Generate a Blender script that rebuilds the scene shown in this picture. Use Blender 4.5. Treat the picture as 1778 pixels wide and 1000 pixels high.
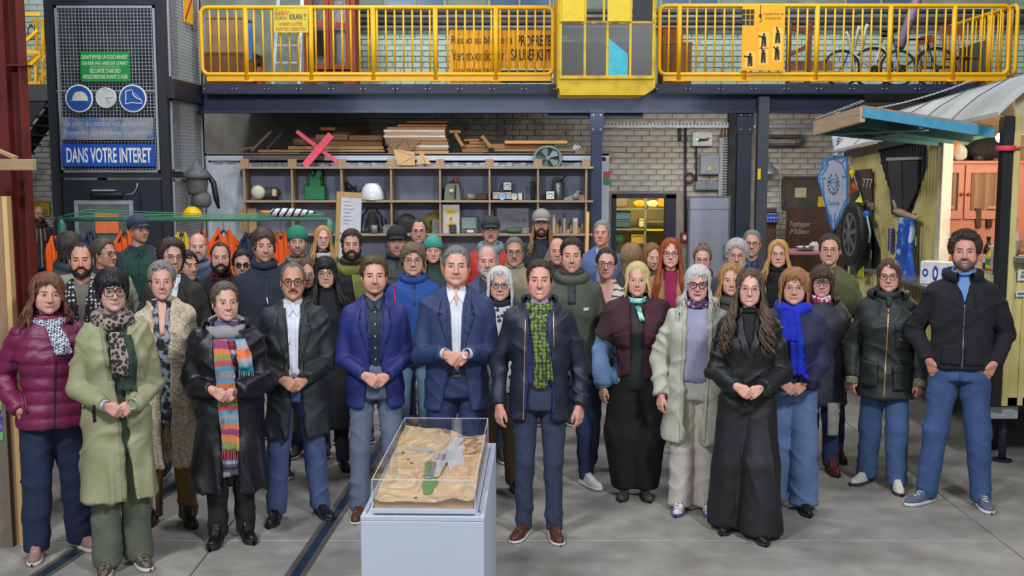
import bpy,bmesh,math,random
import numpy as np
from mathutils import Vector,Matrix
from mathutils.bvhtree import BVHTree
for o in list(bpy.data.objects):bpy.data.objects.remove(o)
scene=bpy.context.scene
COL=scene.collection
PI=math.pi
# -- camera
FPX=1900.0;CX=889.0;CY=500.0;CAMH=2.40
PITCH=math.atan((500-288)/FPX)
cam_d=bpy.data.cameras.new('camera');cam=bpy.data.objects.new('camera',cam_d);COL.objects.link(cam)
cam_d.sensor_width=36.0;cam_d.lens=FPX/1778*36.0
cam.location=(0,0,CAMH);cam.rotation_euler=(PI/2-PITCH,0,0)
cam_d.clip_end=200
scene.camera=cam
def P(u,v,Y):
 """photo pixel + depth Y -> world point"""
 xc=(u-CX)/FPX;yc=-(v-CY)/FPX
 dy=math.cos(PITCH)+yc*math.sin(PITCH);dz=-math.sin(PITCH)+yc*math.cos(PITCH)
 t=Y/dy
 return Vector((xc*t,Y,CAMH+dz*t))
def PG(u,v,z=0.0):
 """photo pixel -> point on the horizontal plane z"""
 xc=(u-CX)/FPX;yc=-(v-CY)/FPX
 dy=math.cos(PITCH)+yc*math.sin(PITCH);dz=-math.sin(PITCH)+yc*math.cos(PITCH)
 t=(z-CAMH)/dz
 return Vector((xc*t,dy*t,z))
# -- world, lights, exposure
world=bpy.data.worlds.new('hall_ambience');scene.world=world;world.use_nodes=True
bg=world.node_tree.nodes['Background'];bg.inputs[0].default_value=(0.62,0.74,1.0,1);bg.inputs[1].default_value=0.14
def area(name,loc,target,size,power,col=(1,1,1),size_y=None,spread=None):
 d=bpy.data.lights.new(name,'AREA');d.energy=power;d.color=col;d.size=size
 if size_y:d.shape='RECTANGLE';d.size_y=size_y
 if spread:d.spread=spread
 o=bpy.data.objects.new(name,d);COL.objects.link(o);o.location=loc
 o.rotation_euler=(Vector(target)-Vector(loc)).to_track_quat('-Z','Y').to_euler()
 return o
area('high_bay_light',(-3.8,1.4,6.4),(-0.5,8.5,1.0),0.9,470,(0.93,0.97,1.0))
area('high_bay_light',(3.4,0.8,6.5),(0.8,8.5,1.0),0.9,510,(0.95,0.97,1.0))
area('high_bay_light',(-3.2,9.6,8.2),(-0.5,13.0,1.0),1.2,290,(0.93,0.97,1.0))
area('high_bay_light',(3.5,10.5,8.6),(2.5,13.5,1.0),1.2,210,(0.95,0.97,1.0))
area('crane_bay_light',(-3.0,13.2,9.2),(-3.0,17.5,4.0),1.0,260,(0.95,0.98,1.0))
area('crane_bay_light',(4.0,13.2,9.2),(4.0,17.5,4.0),1.0,260,(0.95,0.98,1.0))
area('front_fill',(-0.5,-3.5,4.4),(0,8.5,1.3),5.0,150,(0.95,0.98,1.0),size_y=2.0)  # unseen soft fill behind the camera, added to ease the face shadows
area('stair_wall_fill',(-7.0,14.5,4.6),(-7.4,18.5,2.0),0.5,45,(0.97,0.98,1.0))  # fill added to brighten the left wall and stairs, no fixture modelled
area('under_deck_fill',(3.2,16.6,3.25),(3.2,18.2,1.4),2.6,42,(1.0,0.95,0.88),size_y=0.15)  # unseen fill added to brighten the brick wall below the deck
area('under_deck_fill',(0.2,15.35,3.30),(0.2,16.3,1.6),5.0,26,(0.97,0.97,1.0),size_y=0.12)  # second added fill, for container post and shelf, turned away from camera
vs=scene.view_settings;vs.view_transform='Standard';vs.look='None';vs.exposure=-0.2;vs.gamma=1.0
vs.use_curve_mapping=False
# -- materials
def lin(c):
 return tuple(((v/255)/12.92 if v/255<=0.04045 else((v/255+0.055)/1.055)**2.4)for v in c)
MATS={}
def M(col,rough=0.7,metal=0.0,var=0.12,scale=14.0,bump=0.15,bscale=60.0,name=None,coat=0.0,spec=None,sheen=0.0,alpha=None,trans=0.0,emit=0.0,detail=4):
 key=(tuple(col),rough,metal,var,scale,bump,bscale,coat,spec,sheen,trans,emit)
 if key in MATS:return MATS[key]
 m=bpy.data.materials.new(name or 'surface_%03d'%len(MATS));m.use_nodes=True
 nt=m.node_tree;N=nt.nodes;L=nt.links;b=N['Principled BSDF']
 c=lin(col)
 b.inputs['Roughness'].default_value=rough;b.inputs['Metallic'].default_value=metal
 if spec is not None:b.inputs['Specular IOR Level'].default_value=spec
 if coat:b.inputs['Coat Weight'].default_value=coat;b.inputs['Coat Roughness'].default_value=0.15
 if sheen:b.inputs['Sheen Weight'].default_value=sheen;b.inputs['Sheen Roughness'].default_value=0.5
 if trans:b.inputs['Transmission Weight'].default_value=trans
 if emit:
  b.inputs['Emission Color'].default_value=(*c,1);b.inputs['Emission Strength'].default_value=emit
 tc=N.new('ShaderNodeTexCoord')
 if var:
  n=N.new('ShaderNodeTexNoise');n.inputs['Scale'].default_value=scale;n.inputs['Detail'].default_value=detail
  L.new(tc.outputs['Object'],n.inputs['Vector'])
  r=N.new('ShaderNodeValToRGB');r.color_ramp.elements[0].position=0.3;r.color_ramp.elements[1].position=0.7
  r.color_ramp.elements[0].color=(*[x*(1-var)for x in c],1);r.color_ramp.elements[1].color=(*[min(1,x*(1+var))for x in c],1)
  L.new(n.outputs['Fac'],r.inputs['Fac']);L.new(r.outputs['Color'],b.inputs['Base Color'])
 else:b.inputs['Base Color'].default_value=(*c,1)
 if bump:
  n2=N.new('ShaderNodeTexNoise');n2.inputs['Scale'].default_value=bscale;n2.inputs['Detail'].default_value=3
  L.new(tc.outputs['Object'],n2.inputs['Vector'])
  bp=N.new('ShaderNodeBump');bp.inputs['Strength'].default_value=bump;bp.inputs['Distance'].default_value=0.01
  L.new(n2.outputs['Fac'],bp.inputs['Height']);L.new(bp.outputs['Normal'],b.inputs['Normal'])
 MATS[key]=m
 return m
def glassy(name,tint=(1,1,1),gloss=0.12,rough=0.02,fres=0.5):
 """thin clear sheet: mostly transparent, some mirror"""
 k=('glassy',name)
 if k in MATS:return MATS[k]
 m=bpy.data.materials.new(name);m.use_nodes=True;nt=m.node_tree;N=nt.nodes;L=nt.links
 N.remove(N['Principled BSDF']);out=N['Material Output']
 t=N.new('ShaderNodeBsdfTransparent');t.inputs[0].default_value=(*tint,1)
 g=N.new('ShaderNodeBsdfGlossy');g.inputs['Roughness'].default_value=rough
 fr=N.new('ShaderNodeLayerWeight');fr.inputs['Blend'].default_value=0.25
 ma=N.new('ShaderNodeMath');ma.operation='MULTIPLY_ADD';ma.inputs[1].default_value=fres;ma.inputs[2].default_value=gloss
 L.new(fr.outputs['Fresnel'],ma.inputs[0])
 mx=N.new('ShaderNodeMixShader');L.new(ma.outputs[0],mx.inputs[0]);L.new(t.outputs[0],mx.inputs[1]);L.new(g.outputs[0],mx.inputs[2])
 L.new(mx.outputs[0],out.inputs['Surface']);MATS[k]=m
 return m
def pattern(name,kind,cols,scale=20.0,rough=0.85,extra=0.5):
 """procedural cloth / print patterns: dots, checks, stripes, patches, houndstooth"""
 k=('pattern',name)
 if k in MATS:return MATS[k]
 m=bpy.data.materials.new(name);m.use_nodes=True;nt=m.node_tree;N=nt.nodes;L=nt.links;b=N['Principled BSDF']
 b.inputs['Roughness'].default_value=rough
 tc=N.new('ShaderNodeTexCoord');mp=N.new('ShaderNodeMapping');L.new(tc.outputs['Object'],mp.inputs['Vector'])
 r=N.new('ShaderNodeValToRGB');r.color_ramp.interpolation='CONSTANT'
 def ramp(stops):
  e=r.color_ramp.elements
  while len(e)>1:e.remove(e[-1])
  e[0].position=0;e[0].color=(*lin(stops[0][1]),1)
  for p_,c_ in stops[1:]:
   q=e.new(p_);q.color=(*lin(c_),1)
 if kind=='dots':
  v=N.new('ShaderNodeTexVoronoi');v.inputs['Scale'].default_value=scale;v.inputs['Randomness'].default_value=extra
  L.new(mp.outputs[0],v.inputs['Vector']);ramp([(0,cols[0]),(0.36,cols[1])]+([(0.5,cols[2])]if len(cols)>2 else[]));L.new(v.outputs['Distance'],r.inputs['Fac'])
  L.new(r.outputs[0],b.inputs['Base Color'])
 elif kind=='bands':
  n=N.new('ShaderNodeTexNoise');n.inputs['Scale'].default_value=scale*0.6;L.new(mp.outputs[0],n.inputs['Vector'])
  sx=N.new('ShaderNodeSeparateXYZ');L.new(mp.outputs[0],sx.inputs[0])
  ma=N.new('ShaderNodeMath');ma.operation='MULTIPLY';ma.inputs[1].default_value=scale;L.new(sx.outputs['Z'],ma.inputs[0])
  ad=N.new('ShaderNodeMath');ad.operation='MULTIPLY_ADD';ad.inputs[1].default_value=extra;L.new(n.outputs['Fac'],ad.inputs[0]);L.new(ma.outputs[0],ad.inputs[2])
  fr=N.new('ShaderNodeMath');fr.operation='FRACT';L.new(ad.outputs[0],fr.inputs[0])
  ramp([(i/len(cols),c)for i,c in enumerate(cols)]);L.new(fr.outputs[0],r.inputs['Fac']);L.new(r.outputs[0],b.inputs['Base Color'])
 elif kind=='patches':
  v=N.new('ShaderNodeTexVoronoi');v.inputs['Scale'].default_value=scale;v.inputs['Randomness'].default_value=extra
  L.new(mp.outputs[0],v.inputs['Vector']);sp=N.new('ShaderNodeSeparateColor');L.new(v.outputs['Color'],sp.inputs[0])
  ramp([(i/len(cols),c)for i,c in enumerate(cols)]);L.new(sp.outputs[0],r.inputs['Fac']);L.new(r.outputs[0],b.inputs['Base Color'])
 elif kind=='checks':
  v=N.new('ShaderNodeTexChecker');v.inputs['Scale'].default_value=scale;v.inputs['Color1'].default_value=(*lin(cols[0]),1);v.inputs['Color2'].default_value=(*lin(cols[1]),1)
  mp.inputs['Rotation'].default_value=(0.6,0.5,0.8)
  L.new(mp.outputs[0],v.inputs['Vector']);L.new(v.outputs[0],b.inputs['Base Color'])
 elif kind=='noise':
  n=N.new('ShaderNodeTexNoise');n.inputs['Scale'].default_value=scale;n.inputs['Detail'].default_value=5;L.new(mp.outputs[0],n.inputs['Vector'])
  ramp([(0,cols[0])]+[(0.36+0.28*(i+1)/len(cols),c)for i,c in enumerate(cols[1:])]);r.color_ramp.interpolation='LINEAR'
  L.new(n.outputs['Fac'],r.inputs['Fac']);L.new(r.outputs[0],b.inputs['Base Color'])
  bp=N.new('ShaderNodeBump');bp.inputs['Strength'].default_value=extra;bp.inputs['Distance'].default_value=0.01
  L.new(n.outputs['Fac'],bp.inputs['Height']);L.new(bp.outputs[0],b.inputs['Normal'])
 MATS[k]=m
 return m
def wood(col,scale=3.0,axis='X',name=None,rough=0.75,con=0.25):
 k=('wood',tuple(col),scale,axis,con)
 if k in MATS:return MATS[k]
 m=bpy.data.materials.new(name or 'timber_%d'%len(MATS));m.use_nodes=True;nt=m.node_tree;N=nt.nodes;L=nt.links;b=N['Principled BSDF']
 b.inputs['Roughness'].default_value=rough;c=lin(col)
 tc=N.new('ShaderNodeTexCoord');mp=N.new('ShaderNodeMapping');s=[14,14,14];s['XYZ'.index(axis)]=0.9;mp.inputs['Scale'].default_value=s
 oi=N.new('ShaderNodeObjectInfo');L.new(tc.outputs['Object'],mp.inputs['Vector']);L.new(oi.outputs['Random'],mp.inputs['Location'])
 n=N.new('ShaderNodeTexNoise');n.inputs['Scale'].default_value=scale;n.inputs['Detail'].default_value=6;n.inputs['Distortion'].default_value=0.6
 L.new(mp.outputs[0],n.inputs['Vector'])
 r=N.new('ShaderNodeValToRGB');r.color_ramp.elements[0].position=0.3;r.color_ramp.elements[1].position=0.72
 r.color_ramp.elements[0].color=(*[x*(1-con)for x in c],1);r.color_ramp.elements[1].color=(*[min(1,x*(1+con*0.6))for x in c],1)
 L.new(n.outputs['Fac'],r.inputs['Fac']);L.new(r.outputs[0],b.inputs['Base Color'])
 MATS[k]=m
 return m
# -- mesh builders
class MB:
 def __init__(s):s.v=[];s.f=[]
 def add(s,vs,fs):
  o=len(s.v);s.v.extend([tuple(v)for v in vs]);s.f.extend([tuple(i+o for i in f)for f in fs]);return s
 def box(s,x0,x1,y0,y1,z0,z1):
  return s.add([(x0,y0,z0),(x1,y0,z0),(x1,y1,z0),(x0,y1,z0),(x0,y0,z1),(x1,y0,z1),(x1,y1,z1),(x0,y1,z1)],
     [(3,2,1,0),(4,5,6,7),(0,1,5,4),(1,2,6,5),(2,3,7,6),(3,0,4,7)])
 def cbox(s,x0,x1,y0,y1,z0,z1,c=0.004):
  """box with chamfered edges"""
  c=min(c,(x1-x0)*.3,(y1-y0)*.3,(z1-z0)*.3)
  bm=bmesh.new();bmesh.ops.create_cube(bm,size=1)
  for v in bm.verts:v.co=Vector(((x0+x1)/2+v.co.x*(x1-x0),(y0+y1)/2+v.co.y*(y1-y0),(z0+z1)/2+v.co.z*(z1-z0)))
  bmesh.ops.bevel(bm,geom=list(bm.edges),offset=c,segments=1,affect='EDGES')
  return s.bm(bm)
 def bm(s,bm):
  bm.verts.index_update();s.add([v.co[:]for v in bm.verts],[[v.index for v in f.verts]for f in bm.faces]);bm.free();return s
 def beam(s,a,b,w,h,up=(0,0,1)):
  """rectangular bar from a to b"""
  a=Vector(a);b=Vector(b);d=(b-a).normalized();up=Vector(up)
  if abs(d.dot(up))>0.98:up=Vector((0,1,0))
  sd=d.cross(up).normalized()*w/2;u=sd.cross(d).normalized()*h/2
  return s.add([a-sd-u,a+sd-u,a+sd+u,a-sd+u,b-sd-u,b+sd-u,b+sd+u,b-sd+u],
     [(0,1,2,3),(7,6,5,4),(1,0,4,5),(2,1,5,6),(3,2,6,7),(0,3,7,4)])
 def tube(s,pts,r,n=8,closed=False,cap=True,flat=1.0,up=None):
  pts=[Vector(p)for p in pts];m=len(pts);rr=r if hasattr(r,'__len__')else[r]*m
  o=len(s.v);prev=None
  for i,p in enumerate(pts):
   if closed:d=pts[(i+1)%m]-pts[i-1]
   else:d=pts[min(i+1,m-1)]-pts[max(i-1,0)]
   d.normalize()if d.length>1e-9 else None
   if prev is None:
    ref=Vector(up)if up else(Vector((0,0,1))if abs(d.z)<0.9 else Vector((0,1,0)))
    a=d.cross(ref).normalized()
   else:
    a=prev-d*prev.dot(d)
    a=a.normalized()if a.length>1e-6 else d.orthogonal().normalized()
   prev=a;b=d.cross(a)
   for k in range(n):
    t=2*PI*k/n;q=p+a*math.cos(t)*rr[i]+b*math.sin(t)*rr[i]*flat;s.v.append(q[:])
  seg=m if closed else m-1
  for i in range(seg):
   for k in range(n):
    i2=(i+1)%m;k2=(k+1)%n
    s.f.append((o+i*n+k,o+i*n+k2,o+i2*n+k2,o+i2*n+k))
  if cap and not closed:
   s.f.append(tuple(o+k for k in range(n))[::-1]);s.f.append(tuple(o+(m-1)*n+k for k in range(n)))
  return s
 def cyl(s,a,b,r,n=12,r2=None):return s.tube([a,b],[r,r if r2 is None else r2],n)
 def lathe(s,prof,c=(0,0,0),n=20,axis='Z',cap=True):
  o=len(s.v);m=len(prof)
  for r,h in prof:
   for k in range(n):
    t=2*PI*k/n;x,y,z=r*math.cos(t),r*math.sin(t),h
    if axis=='Y':x,y,z=x,-h,y
    elif axis=='X':x,y,z=h,x,y
    s.v.append((c[0]+x,c[1]+y,c[2]+z))
  for i in range(m-1):
   for k in range(n):
    k2=(k+1)%n;s.f.append((o+i*n+k,o+i*n+k2,o+(i+1)*n+k2,o+(i+1)*n+k))
  if cap:
   s.f.append(tuple(o+k for k in range(n))[::-1]);s.f.append(tuple(o+(m-1)*n+k for k in range(n)))
  return s
 def prism(s,poly,y0,y1,plane='xz'):
  """extrude a polygon given in x,z along y"""
  n=len(poly);o=len(s.v)
  for y in(y0,y1):
   for a,b in poly:s.v.append((a,y,b)if plane=='xz' else((a,b,y)if plane=='xy' else(y,a,b)))
  s.f.append(tuple(range(o,o+n)));s.f.append(tuple(range(o+2*n-1,o+n-1,-1)))
  for i in range(n):
   j=(i+1)%n;s.f.append((o+j,o+i,o+n+i,o+n+j))
  return s
 def sphere(s,c,r,n=12,m=8):
  rx,ry,rz=r if hasattr(r,'__len__')else(r,r,r)
  pr=[]
  o=len(s.v)
  for i in range(m+1):
   ph=-PI/2+PI*i/m
   for k in range(n):
    t=2*PI*k/n;s.v.append((c[0]+rx*math.cos(ph)*math.cos(t),c[1]+ry*math.cos(ph)*math.sin(t),c[2]+rz*math.sin(ph)))
  for i in range(m):
   for k in range(n):
    k2=(k+1)%n;s.f.append((o+i*n+k,o+i*n+k2,o+(i+1)*n+k2,o+(i+1)*n+k))
  return s
 def xf(s,mat):
  s.v=[tuple((mat@Vector(v))[:])for v in s.v];return s
 def build(s,name,mat,parent=None,smooth=False,kind=None):
  me=bpy.data.meshes.new(name);me.from_pydata(s.v,[],s.f);me.validate();me.update()
  return link(name,me,mat,parent,smooth,kind)
def link(name,me,mat=None,parent=None,smooth=False,kind=None):
 if smooth:me.polygons.foreach_set('use_smooth',[True]*len(me.polygons))
 if mat is not None:
  for mm in(mat if isinstance(mat,(list,tuple))else[mat]):me.materials.append(mm)
 o=bpy.data.objects.new(name,me);COL.objects.link(o)
 if parent:o.parent=parent
 if kind:o['kind']=kind
 return o
def np_obj(name,V,F,mat,parent=None,smooth=True,cols=None,midx=None,kind=None):
 me=bpy.data.meshes.new(name);V=np.asarray(V,dtype=np.float32);n=len(V)
 me.vertices.add(n);me.vertices.foreach_set('co',V.ravel())
 quads=[f for f in F]if not isinstance(F,np.ndarray)else F
 if isinstance(F,np.ndarray):
  k=F.shape[1];m=len(F);me.loops.add(m*k);me.loops.foreach_set('vertex_index',F.astype(np.int32).ravel())
  me.polygons.add(m);me.polygons.foreach_set('loop_start',np.arange(0,m*k,k,dtype=np.int32));me.polygons.foreach_set('loop_total',np.full(m,k,dtype=np.int32))
 if midx is not None:me.polygons.foreach_set('material_index',np.asarray(midx,dtype=np.int32))
 me.update(calc_edges=True)
 if cols is not None:
  a=me.color_attributes.new('tint','FLOAT_COLOR','POINT');c4=np.ones((n,4),dtype=np.float32);c4[:,:3]=cols;a.data.foreach_set('color',c4.ravel())
 return link(name,me,mat,parent,smooth,kind)
def tag(o,label,cat,group=None):
 o['label']=label;o['category']=cat
 if group:o['group']=group
 return o
def thing(name,label,cat,loc=(0,0,0),group=None,rz=0.0):
 o=bpy.data.objects.new(name,None);COL.objects.link(o);o.location=loc;o.rotation_euler=(0,0,rz);o.empty_display_size=0.1
 return tag(o,label,cat,group)
def struct(o):
 o['kind']='structure';return o
def dup(o,parent=None,loc=None):
 c=o.copy();COL.objects.link(c)
 if parent is not None:c.parent=parent
 if loc is not None:c.location=loc
 return c
def text(s,name,mat,parent,x0,x1,z0,z1,y,depth=0.002,shear=0.0,rz=0.0,origin=None,bold=0.0):
 """lettering fitted into a rectangle of the x-z plane facing -y"""
 cu=bpy.data.curves.new('lettering','FONT');cu.body=s;cu.extrude=0.0;cu.shear=shear;cu.resolution_u=3;cu.offset=bold
 t=bpy.data.objects.new('lettering',cu);COL.objects.link(t)
 me=bpy.data.meshes.new_from_object(t);bpy.data.objects.remove(t);bpy.data.curves.remove(cu)
 co=np.empty(len(me.vertices)*3);me.vertices.foreach_get('co',co);co=co.reshape(-1,3)
 mn=co.min(0);mx=co.max(0);sz=np.maximum(mx-mn,1e-6)
 nx=x0+(co[:,0]-mn[0])/sz[0]*(x1-x0);nz=z0+(co[:,1]-mn[1])/sz[1]*(z1-z0)
 out=np.stack([nx,np.full(len(co),y),nz],1);me.vertices.foreach_set('co',out.ravel());me.update()
 me.materials.clear()
 return link(name,me,mat,parent)
def pb(u0,v0,u1,v1,Y):
 um=(u0+u1)/2;vm=(v0+v1)/2
 return P(u0,vm,Y).x,P(u1,vm,Y).x,P(um,v1,Y).z,P(um,v0,Y).z  # x0,x1,z0,z1
def gridF(r,c,wrap=False):
 i=np.arange((r-1)*(c if wrap else c-1));w=c if wrap else c-1;a,b=i//w,i%w;b2=(b+1)%c;return np.stack([a*c+b,(a+1)*c+b,(a+1)*c+b2,a*c+b2],1)
# -- numpy noise, surface nets
def vnoise(p,seed=0):
 p=np.asarray(p,dtype=np.float64);i=np.floor(p).astype(np.int64);f=p-i;f=f*f*(3-2*f)
 def h(x,y,z):
  n=(x*374761393+y*668265263+z*2147483647+seed*1274126177)&0xFFFFFFFF
  n=((n^(n>>13))*1274126177)&0xFFFFFFFF
  return((n^(n>>16))&0xFFFF)/65535.0
 x,y,z=i[...,0],i[...,1],i[...,2];fx,fy,fz=f[...,0],f[...,1],f[...,2]
 a=h(x,y,z)*(1-fx)+h(x+1,y,z)*fx;b=h(x,y+1,z)*(1-fx)+h(x+1,y+1,z)*fx
 c=h(x,y,z+1)*(1-fx)+h(x+1,y,z+1)*fx;d=h(x,y+1,z+1)*(1-fx)+h(x+1,y+1,z+1)*fx
 return(a*(1-fy)+b*fy)*(1-fz)+(c*(1-fy)+d*fy)*fz
def surface_nets(fn,lo,hi,h):
 lo=np.asarray(lo,float);n=np.ceil((np.asarray(hi)-lo)/h).astype(int)+1
 ax=[lo[k]+h*np.arange(n[k])for k in range(3)]
 G=np.stack(np.meshgrid(*ax,indexing='ij'),-1).astype(np.float32)
 D=fn(G.reshape(-1,3)).reshape(n).astype(np.float32)
 s=D<0
 nc=n-1;cnt=np.zeros(nc,np.float32);acc=np.zeros((*nc,3),np.float32)
 corners=[(i,j,k)for i in(0,1)for j in(0,1)for k in(0,1)]
 def sub(A,c):return A[c[0]:c[0]+nc[0],c[1]:c[1]+nc[1],c[2]:c[2]+nc[2]]
 for c in corners:
  for a in range(3):
   if c[a]:continue
   c2=list(c);c2[a]=1
   d0=sub(D,c);d1=sub(D,c2);x=sub(s,c)!=sub(s,c2)
   t=np.where(x,d0/np.where(x,d0-d1,1),0)
   cnt+=x
   for b in range(3):acc[...,b]+=np.where(x,(t if b==a else c[b]),0)
 act=cnt>0;idx=np.full(nc,-1,np.int64);idx[act]=np.arange(act.sum())
 ijk=np.argwhere(act);V=lo+(ijk+acc[act]/cnt[act][:,None])*h
 F=[]
 for a in range(3):
  b,c=(a+1)%3,(a+2)%3
  sl0=[slice(1,nc[k])for k in range(3)];sl0[a]=slice(0,nc[a]);sl1=list(sl0);sl1[a]=slice(1,nc[a]+1)
  s0=s[tuple(sl0)];s1=s[tuple(sl1)];e=s0!=s1
  w=np.argwhere(e)
  if len(w)==0:continue
  off=np.ones(3,int);off[a]=0;w=w+off
  eb=np.zeros(3,int);eb[b]=1;ec=np.zeros(3,int);ec[c]=1
  q=np.stack([idx[tuple((w-eb-ec).T)],idx[tuple((w-ec).T)],idx[tuple(w.T)],idx[tuple((w-eb).T)]],1)
  fl=s0[e];q[~fl]=q[~fl][:,::-1]
  F.append(q)
 return V,np.concatenate(F)
def vnormals(V,F):
 e1=V[F[:,2]]-V[F[:,0]];e2=V[F[:,3]]-V[F[:,1]];n=np.cross(e1,e2);N=np.zeros_like(V)
 for k in range(4):np.add.at(N,F[:,k],n)
 return N/np.maximum(np.linalg.norm(N,axis=1,keepdims=True),1e-9)
def relax(V,F,it=1,w=0.5):
 for _ in range(it):
  A=np.zeros_like(V);c=np.zeros(len(V))
  for k in range(4):
   np.add.at(A,F[:,k],V[F[:,(k+1)%4]]);np.add.at(A,F[:,(k+1)%4],V[F[:,k]])
   np.add.at(c,F[:,k],1);np.add.at(c,F[:,(k+1)%4],1)
  V=V*(1-w)+w*A/c[:,None]
 return V
random.seed(7)
# -- hall shell
YW=18.7;YR=15.6;YC=16.2;YT=14.45
YELLOW=M((236,176,12),0.42,0,0.06,8,0.03)
NAVY=M((30,38,56),0.5,0,0.18,5,0.05)
BLUEST=M((32,47,76),0.5,0,0.18,5,0.05)
DARKST=M((36,38,46),0.5,0,0.15,6,0.05)
STEEL=M((150,154,158),0.35,0.8,0.1,20,0.03)
WHITE=M((214,216,220),0.5,0,0.05,6,0.02)
BLACK=M((22,22,24),0.55,0,0.1,10,0.05)
GALV=M((168,172,176),0.45,0.3,0.08,20,0.03)
# concrete floor
def concrete():
 m=bpy.data.materials.new('worn_concrete');m.use_nodes=True;N=m.node_tree.nodes;L=m.node_tree.links;b=N['Principled BSDF']
 tc=N.new('ShaderNodeTexCoord')
 def noise(s,d,dist=0.0):
  n=N.new('ShaderNodeTexNoise');n.inputs['Scale'].default_value=s;n.inputs['Detail'].default_value=d;n.inputs['Distortion'].default_value=dist;L.new(tc.outputs['Object'],n.inputs['Vector']);return n
 a=noise(0.9,6,0.6);c=noise(5.0,8,0.3);e=noise(2.2,3)
 r=N.new('ShaderNodeValToRGB');el=r.color_ramp.elements;el[0].position=0.32;el[0].color=(*lin((118,115,110)),1);el[1].position=0.7;el[1].color=(*lin((166,162,155)),1)
 mx=N.new('ShaderNodeMath');mx.operation='MULTIPLY_ADD';mx.inputs[1].default_value=0.45;L.new(c.outputs['Fac'],mx.inputs[0])
 m2=N.new('ShaderNodeMath');m2.operation='MULTIPLY';m2.inputs[1].default_value=0.55;L.new(a.outputs['Fac'],m2.inputs[0]);L.new(m2.outputs[0],mx.inputs[2])
 L.new(mx.outputs[0],r.inputs['Fac'])
 r2=N.new('ShaderNodeValToRGB');e2=r2.color_ramp.elements;e2[0].position=0.62;e2[0].color=(0,0,0,1);e2[1].position=0.75;e2[1].color=(0.5,0.5,0.5,1);L.new(e.outputs['Fac'],r2.inputs['Fac'])
 mix=N.new('ShaderNodeMixRGB');mix.inputs[2].default_value=(*lin((136,116,94)),1);L.new(r2.outputs[0],mix.inputs[0]);L.new(r.outputs[0],mix.inputs[1])
 L.new(mix.outputs[0],b.inputs['Base Color'])
 rr=N.new('ShaderNodeMapRange');rr.inputs[3].default_value=0.42;rr.inputs[4].default_value=0.72;L.new(c.outputs['Fac'],rr.inputs[0]);L.new(rr.outputs[0],b.inputs['Roughness'])
 bp=N.new('ShaderNodeBump');bp.inputs['Strength'].default_value=0.08;bp.inputs['Distance'].default_value=0.01;L.new(c.outputs['Fac'],bp.inputs['Height']);L.new(bp.outputs[0],b.inputs['Normal'])
 return m
CONC=concrete()
floor=struct(MB().box(-13,13,-1,24,-0.20,-0.006).build('floor',M((58,56,54),0.9)))
xs=[-13,-6.9,-1.9,3.15,8.15,13];ys=[-1,1.83,6.83,11.83,16.83,24]
for i in range(5):
 for j in range(5):
  MB().cbox(xs[i]+.004,xs[i+1]-.004,ys[j]+.004,ys[j+1]-.004,-0.10,0,.004).build('slab',CONC,floor)
def floor_rail(p,q,label):
 a=PG(*p);b=PG(*q);d=(b-a).normalized();a=a-d*1.5;b=b+d*5
 t=thing('floor_rail',label,'rail',(0,0,0))
 n=Vector((-d.y,d.x,0))
 for k,(w,mm,z)in enumerate(((0.055,M((62,84,104),0.35,0.6,0.25,12,0.1),0.004),)):
  MB().beam(a+Vector((0,0,z/2)),b+Vector((0,0,z/2)),w,z).build('rail_head',mm,t)
 for s in(-1,1):
  o=n*s*0.047
  MB().beam(a+o+Vector((0,0,.0015)),b+o+Vector((0,0,.0015)),0.03,0.003).build('flange_groove',M((84,80,76),0.8),t)
floor_rail((512,1000),(612,850),'blue-grey steel rail sunk in the concrete floor beside the display plinth')
floor_rail((70,1000),(145,950),'steel rail sunk in the floor by the pink sneakers of the magenta-jacket woman')
# back wall with a doorway
def paint(name,a,b,c):
 m=pattern(name,'noise',[a,b,b,c],3.2,0.9,0.25);return m
WB=pattern('whitewashed_brick','noise',[(96,88,80),(162,156,146),(182,177,166),(194,190,180)],2.6,0.9,0.25)
WG=pattern('green_white_brick','noise',[(120,118,108),(176,196,178),(188,210,192),(196,208,196)],1.6,0.9,0.2)
MORT=M((146,140,130),0.95,0,0.25,3,0.3,30)
MORTG=M((136,146,134),0.95,0,0.25,3,0.3,30)
dx0,dx1,_,dz1=pb(1064,338,1172,500,YW)
wb=MB();zsplit=P(889,165,YW).z
wb.box(-13,dx0,YW,YW+.35,0,zsplit);wb.box(dx1,13,YW,YW+.35,0,zsplit);wb.box(dx0,dx1,YW,YW+.35,dz1,zsplit)
wall_back=struct(wb.build('wall_back',MORT))
wall_upper=struct(MB().box(-13,13,YW,YW+.35,zsplit,7.5).build('wall_upper',MORTG))
BL,BH,BG=0.245,0.082,0.012
bvar=[]
for k in range(6):
 mb=MB();mb.cbox(-BL/2,BL/2,-0.012-0.003*(k%3),0.02,-BH/2,BH/2,0.006);j=[random.uniform(-.003,.003)for _ in range(9)]
 mb.v=[(x+j[n%9],y+j[(n*5)%9]*.6,z+j[(n*3)%9])for n,(x,y,z)in enumerate(mb.v)]
 bvar.append(mb)
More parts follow.
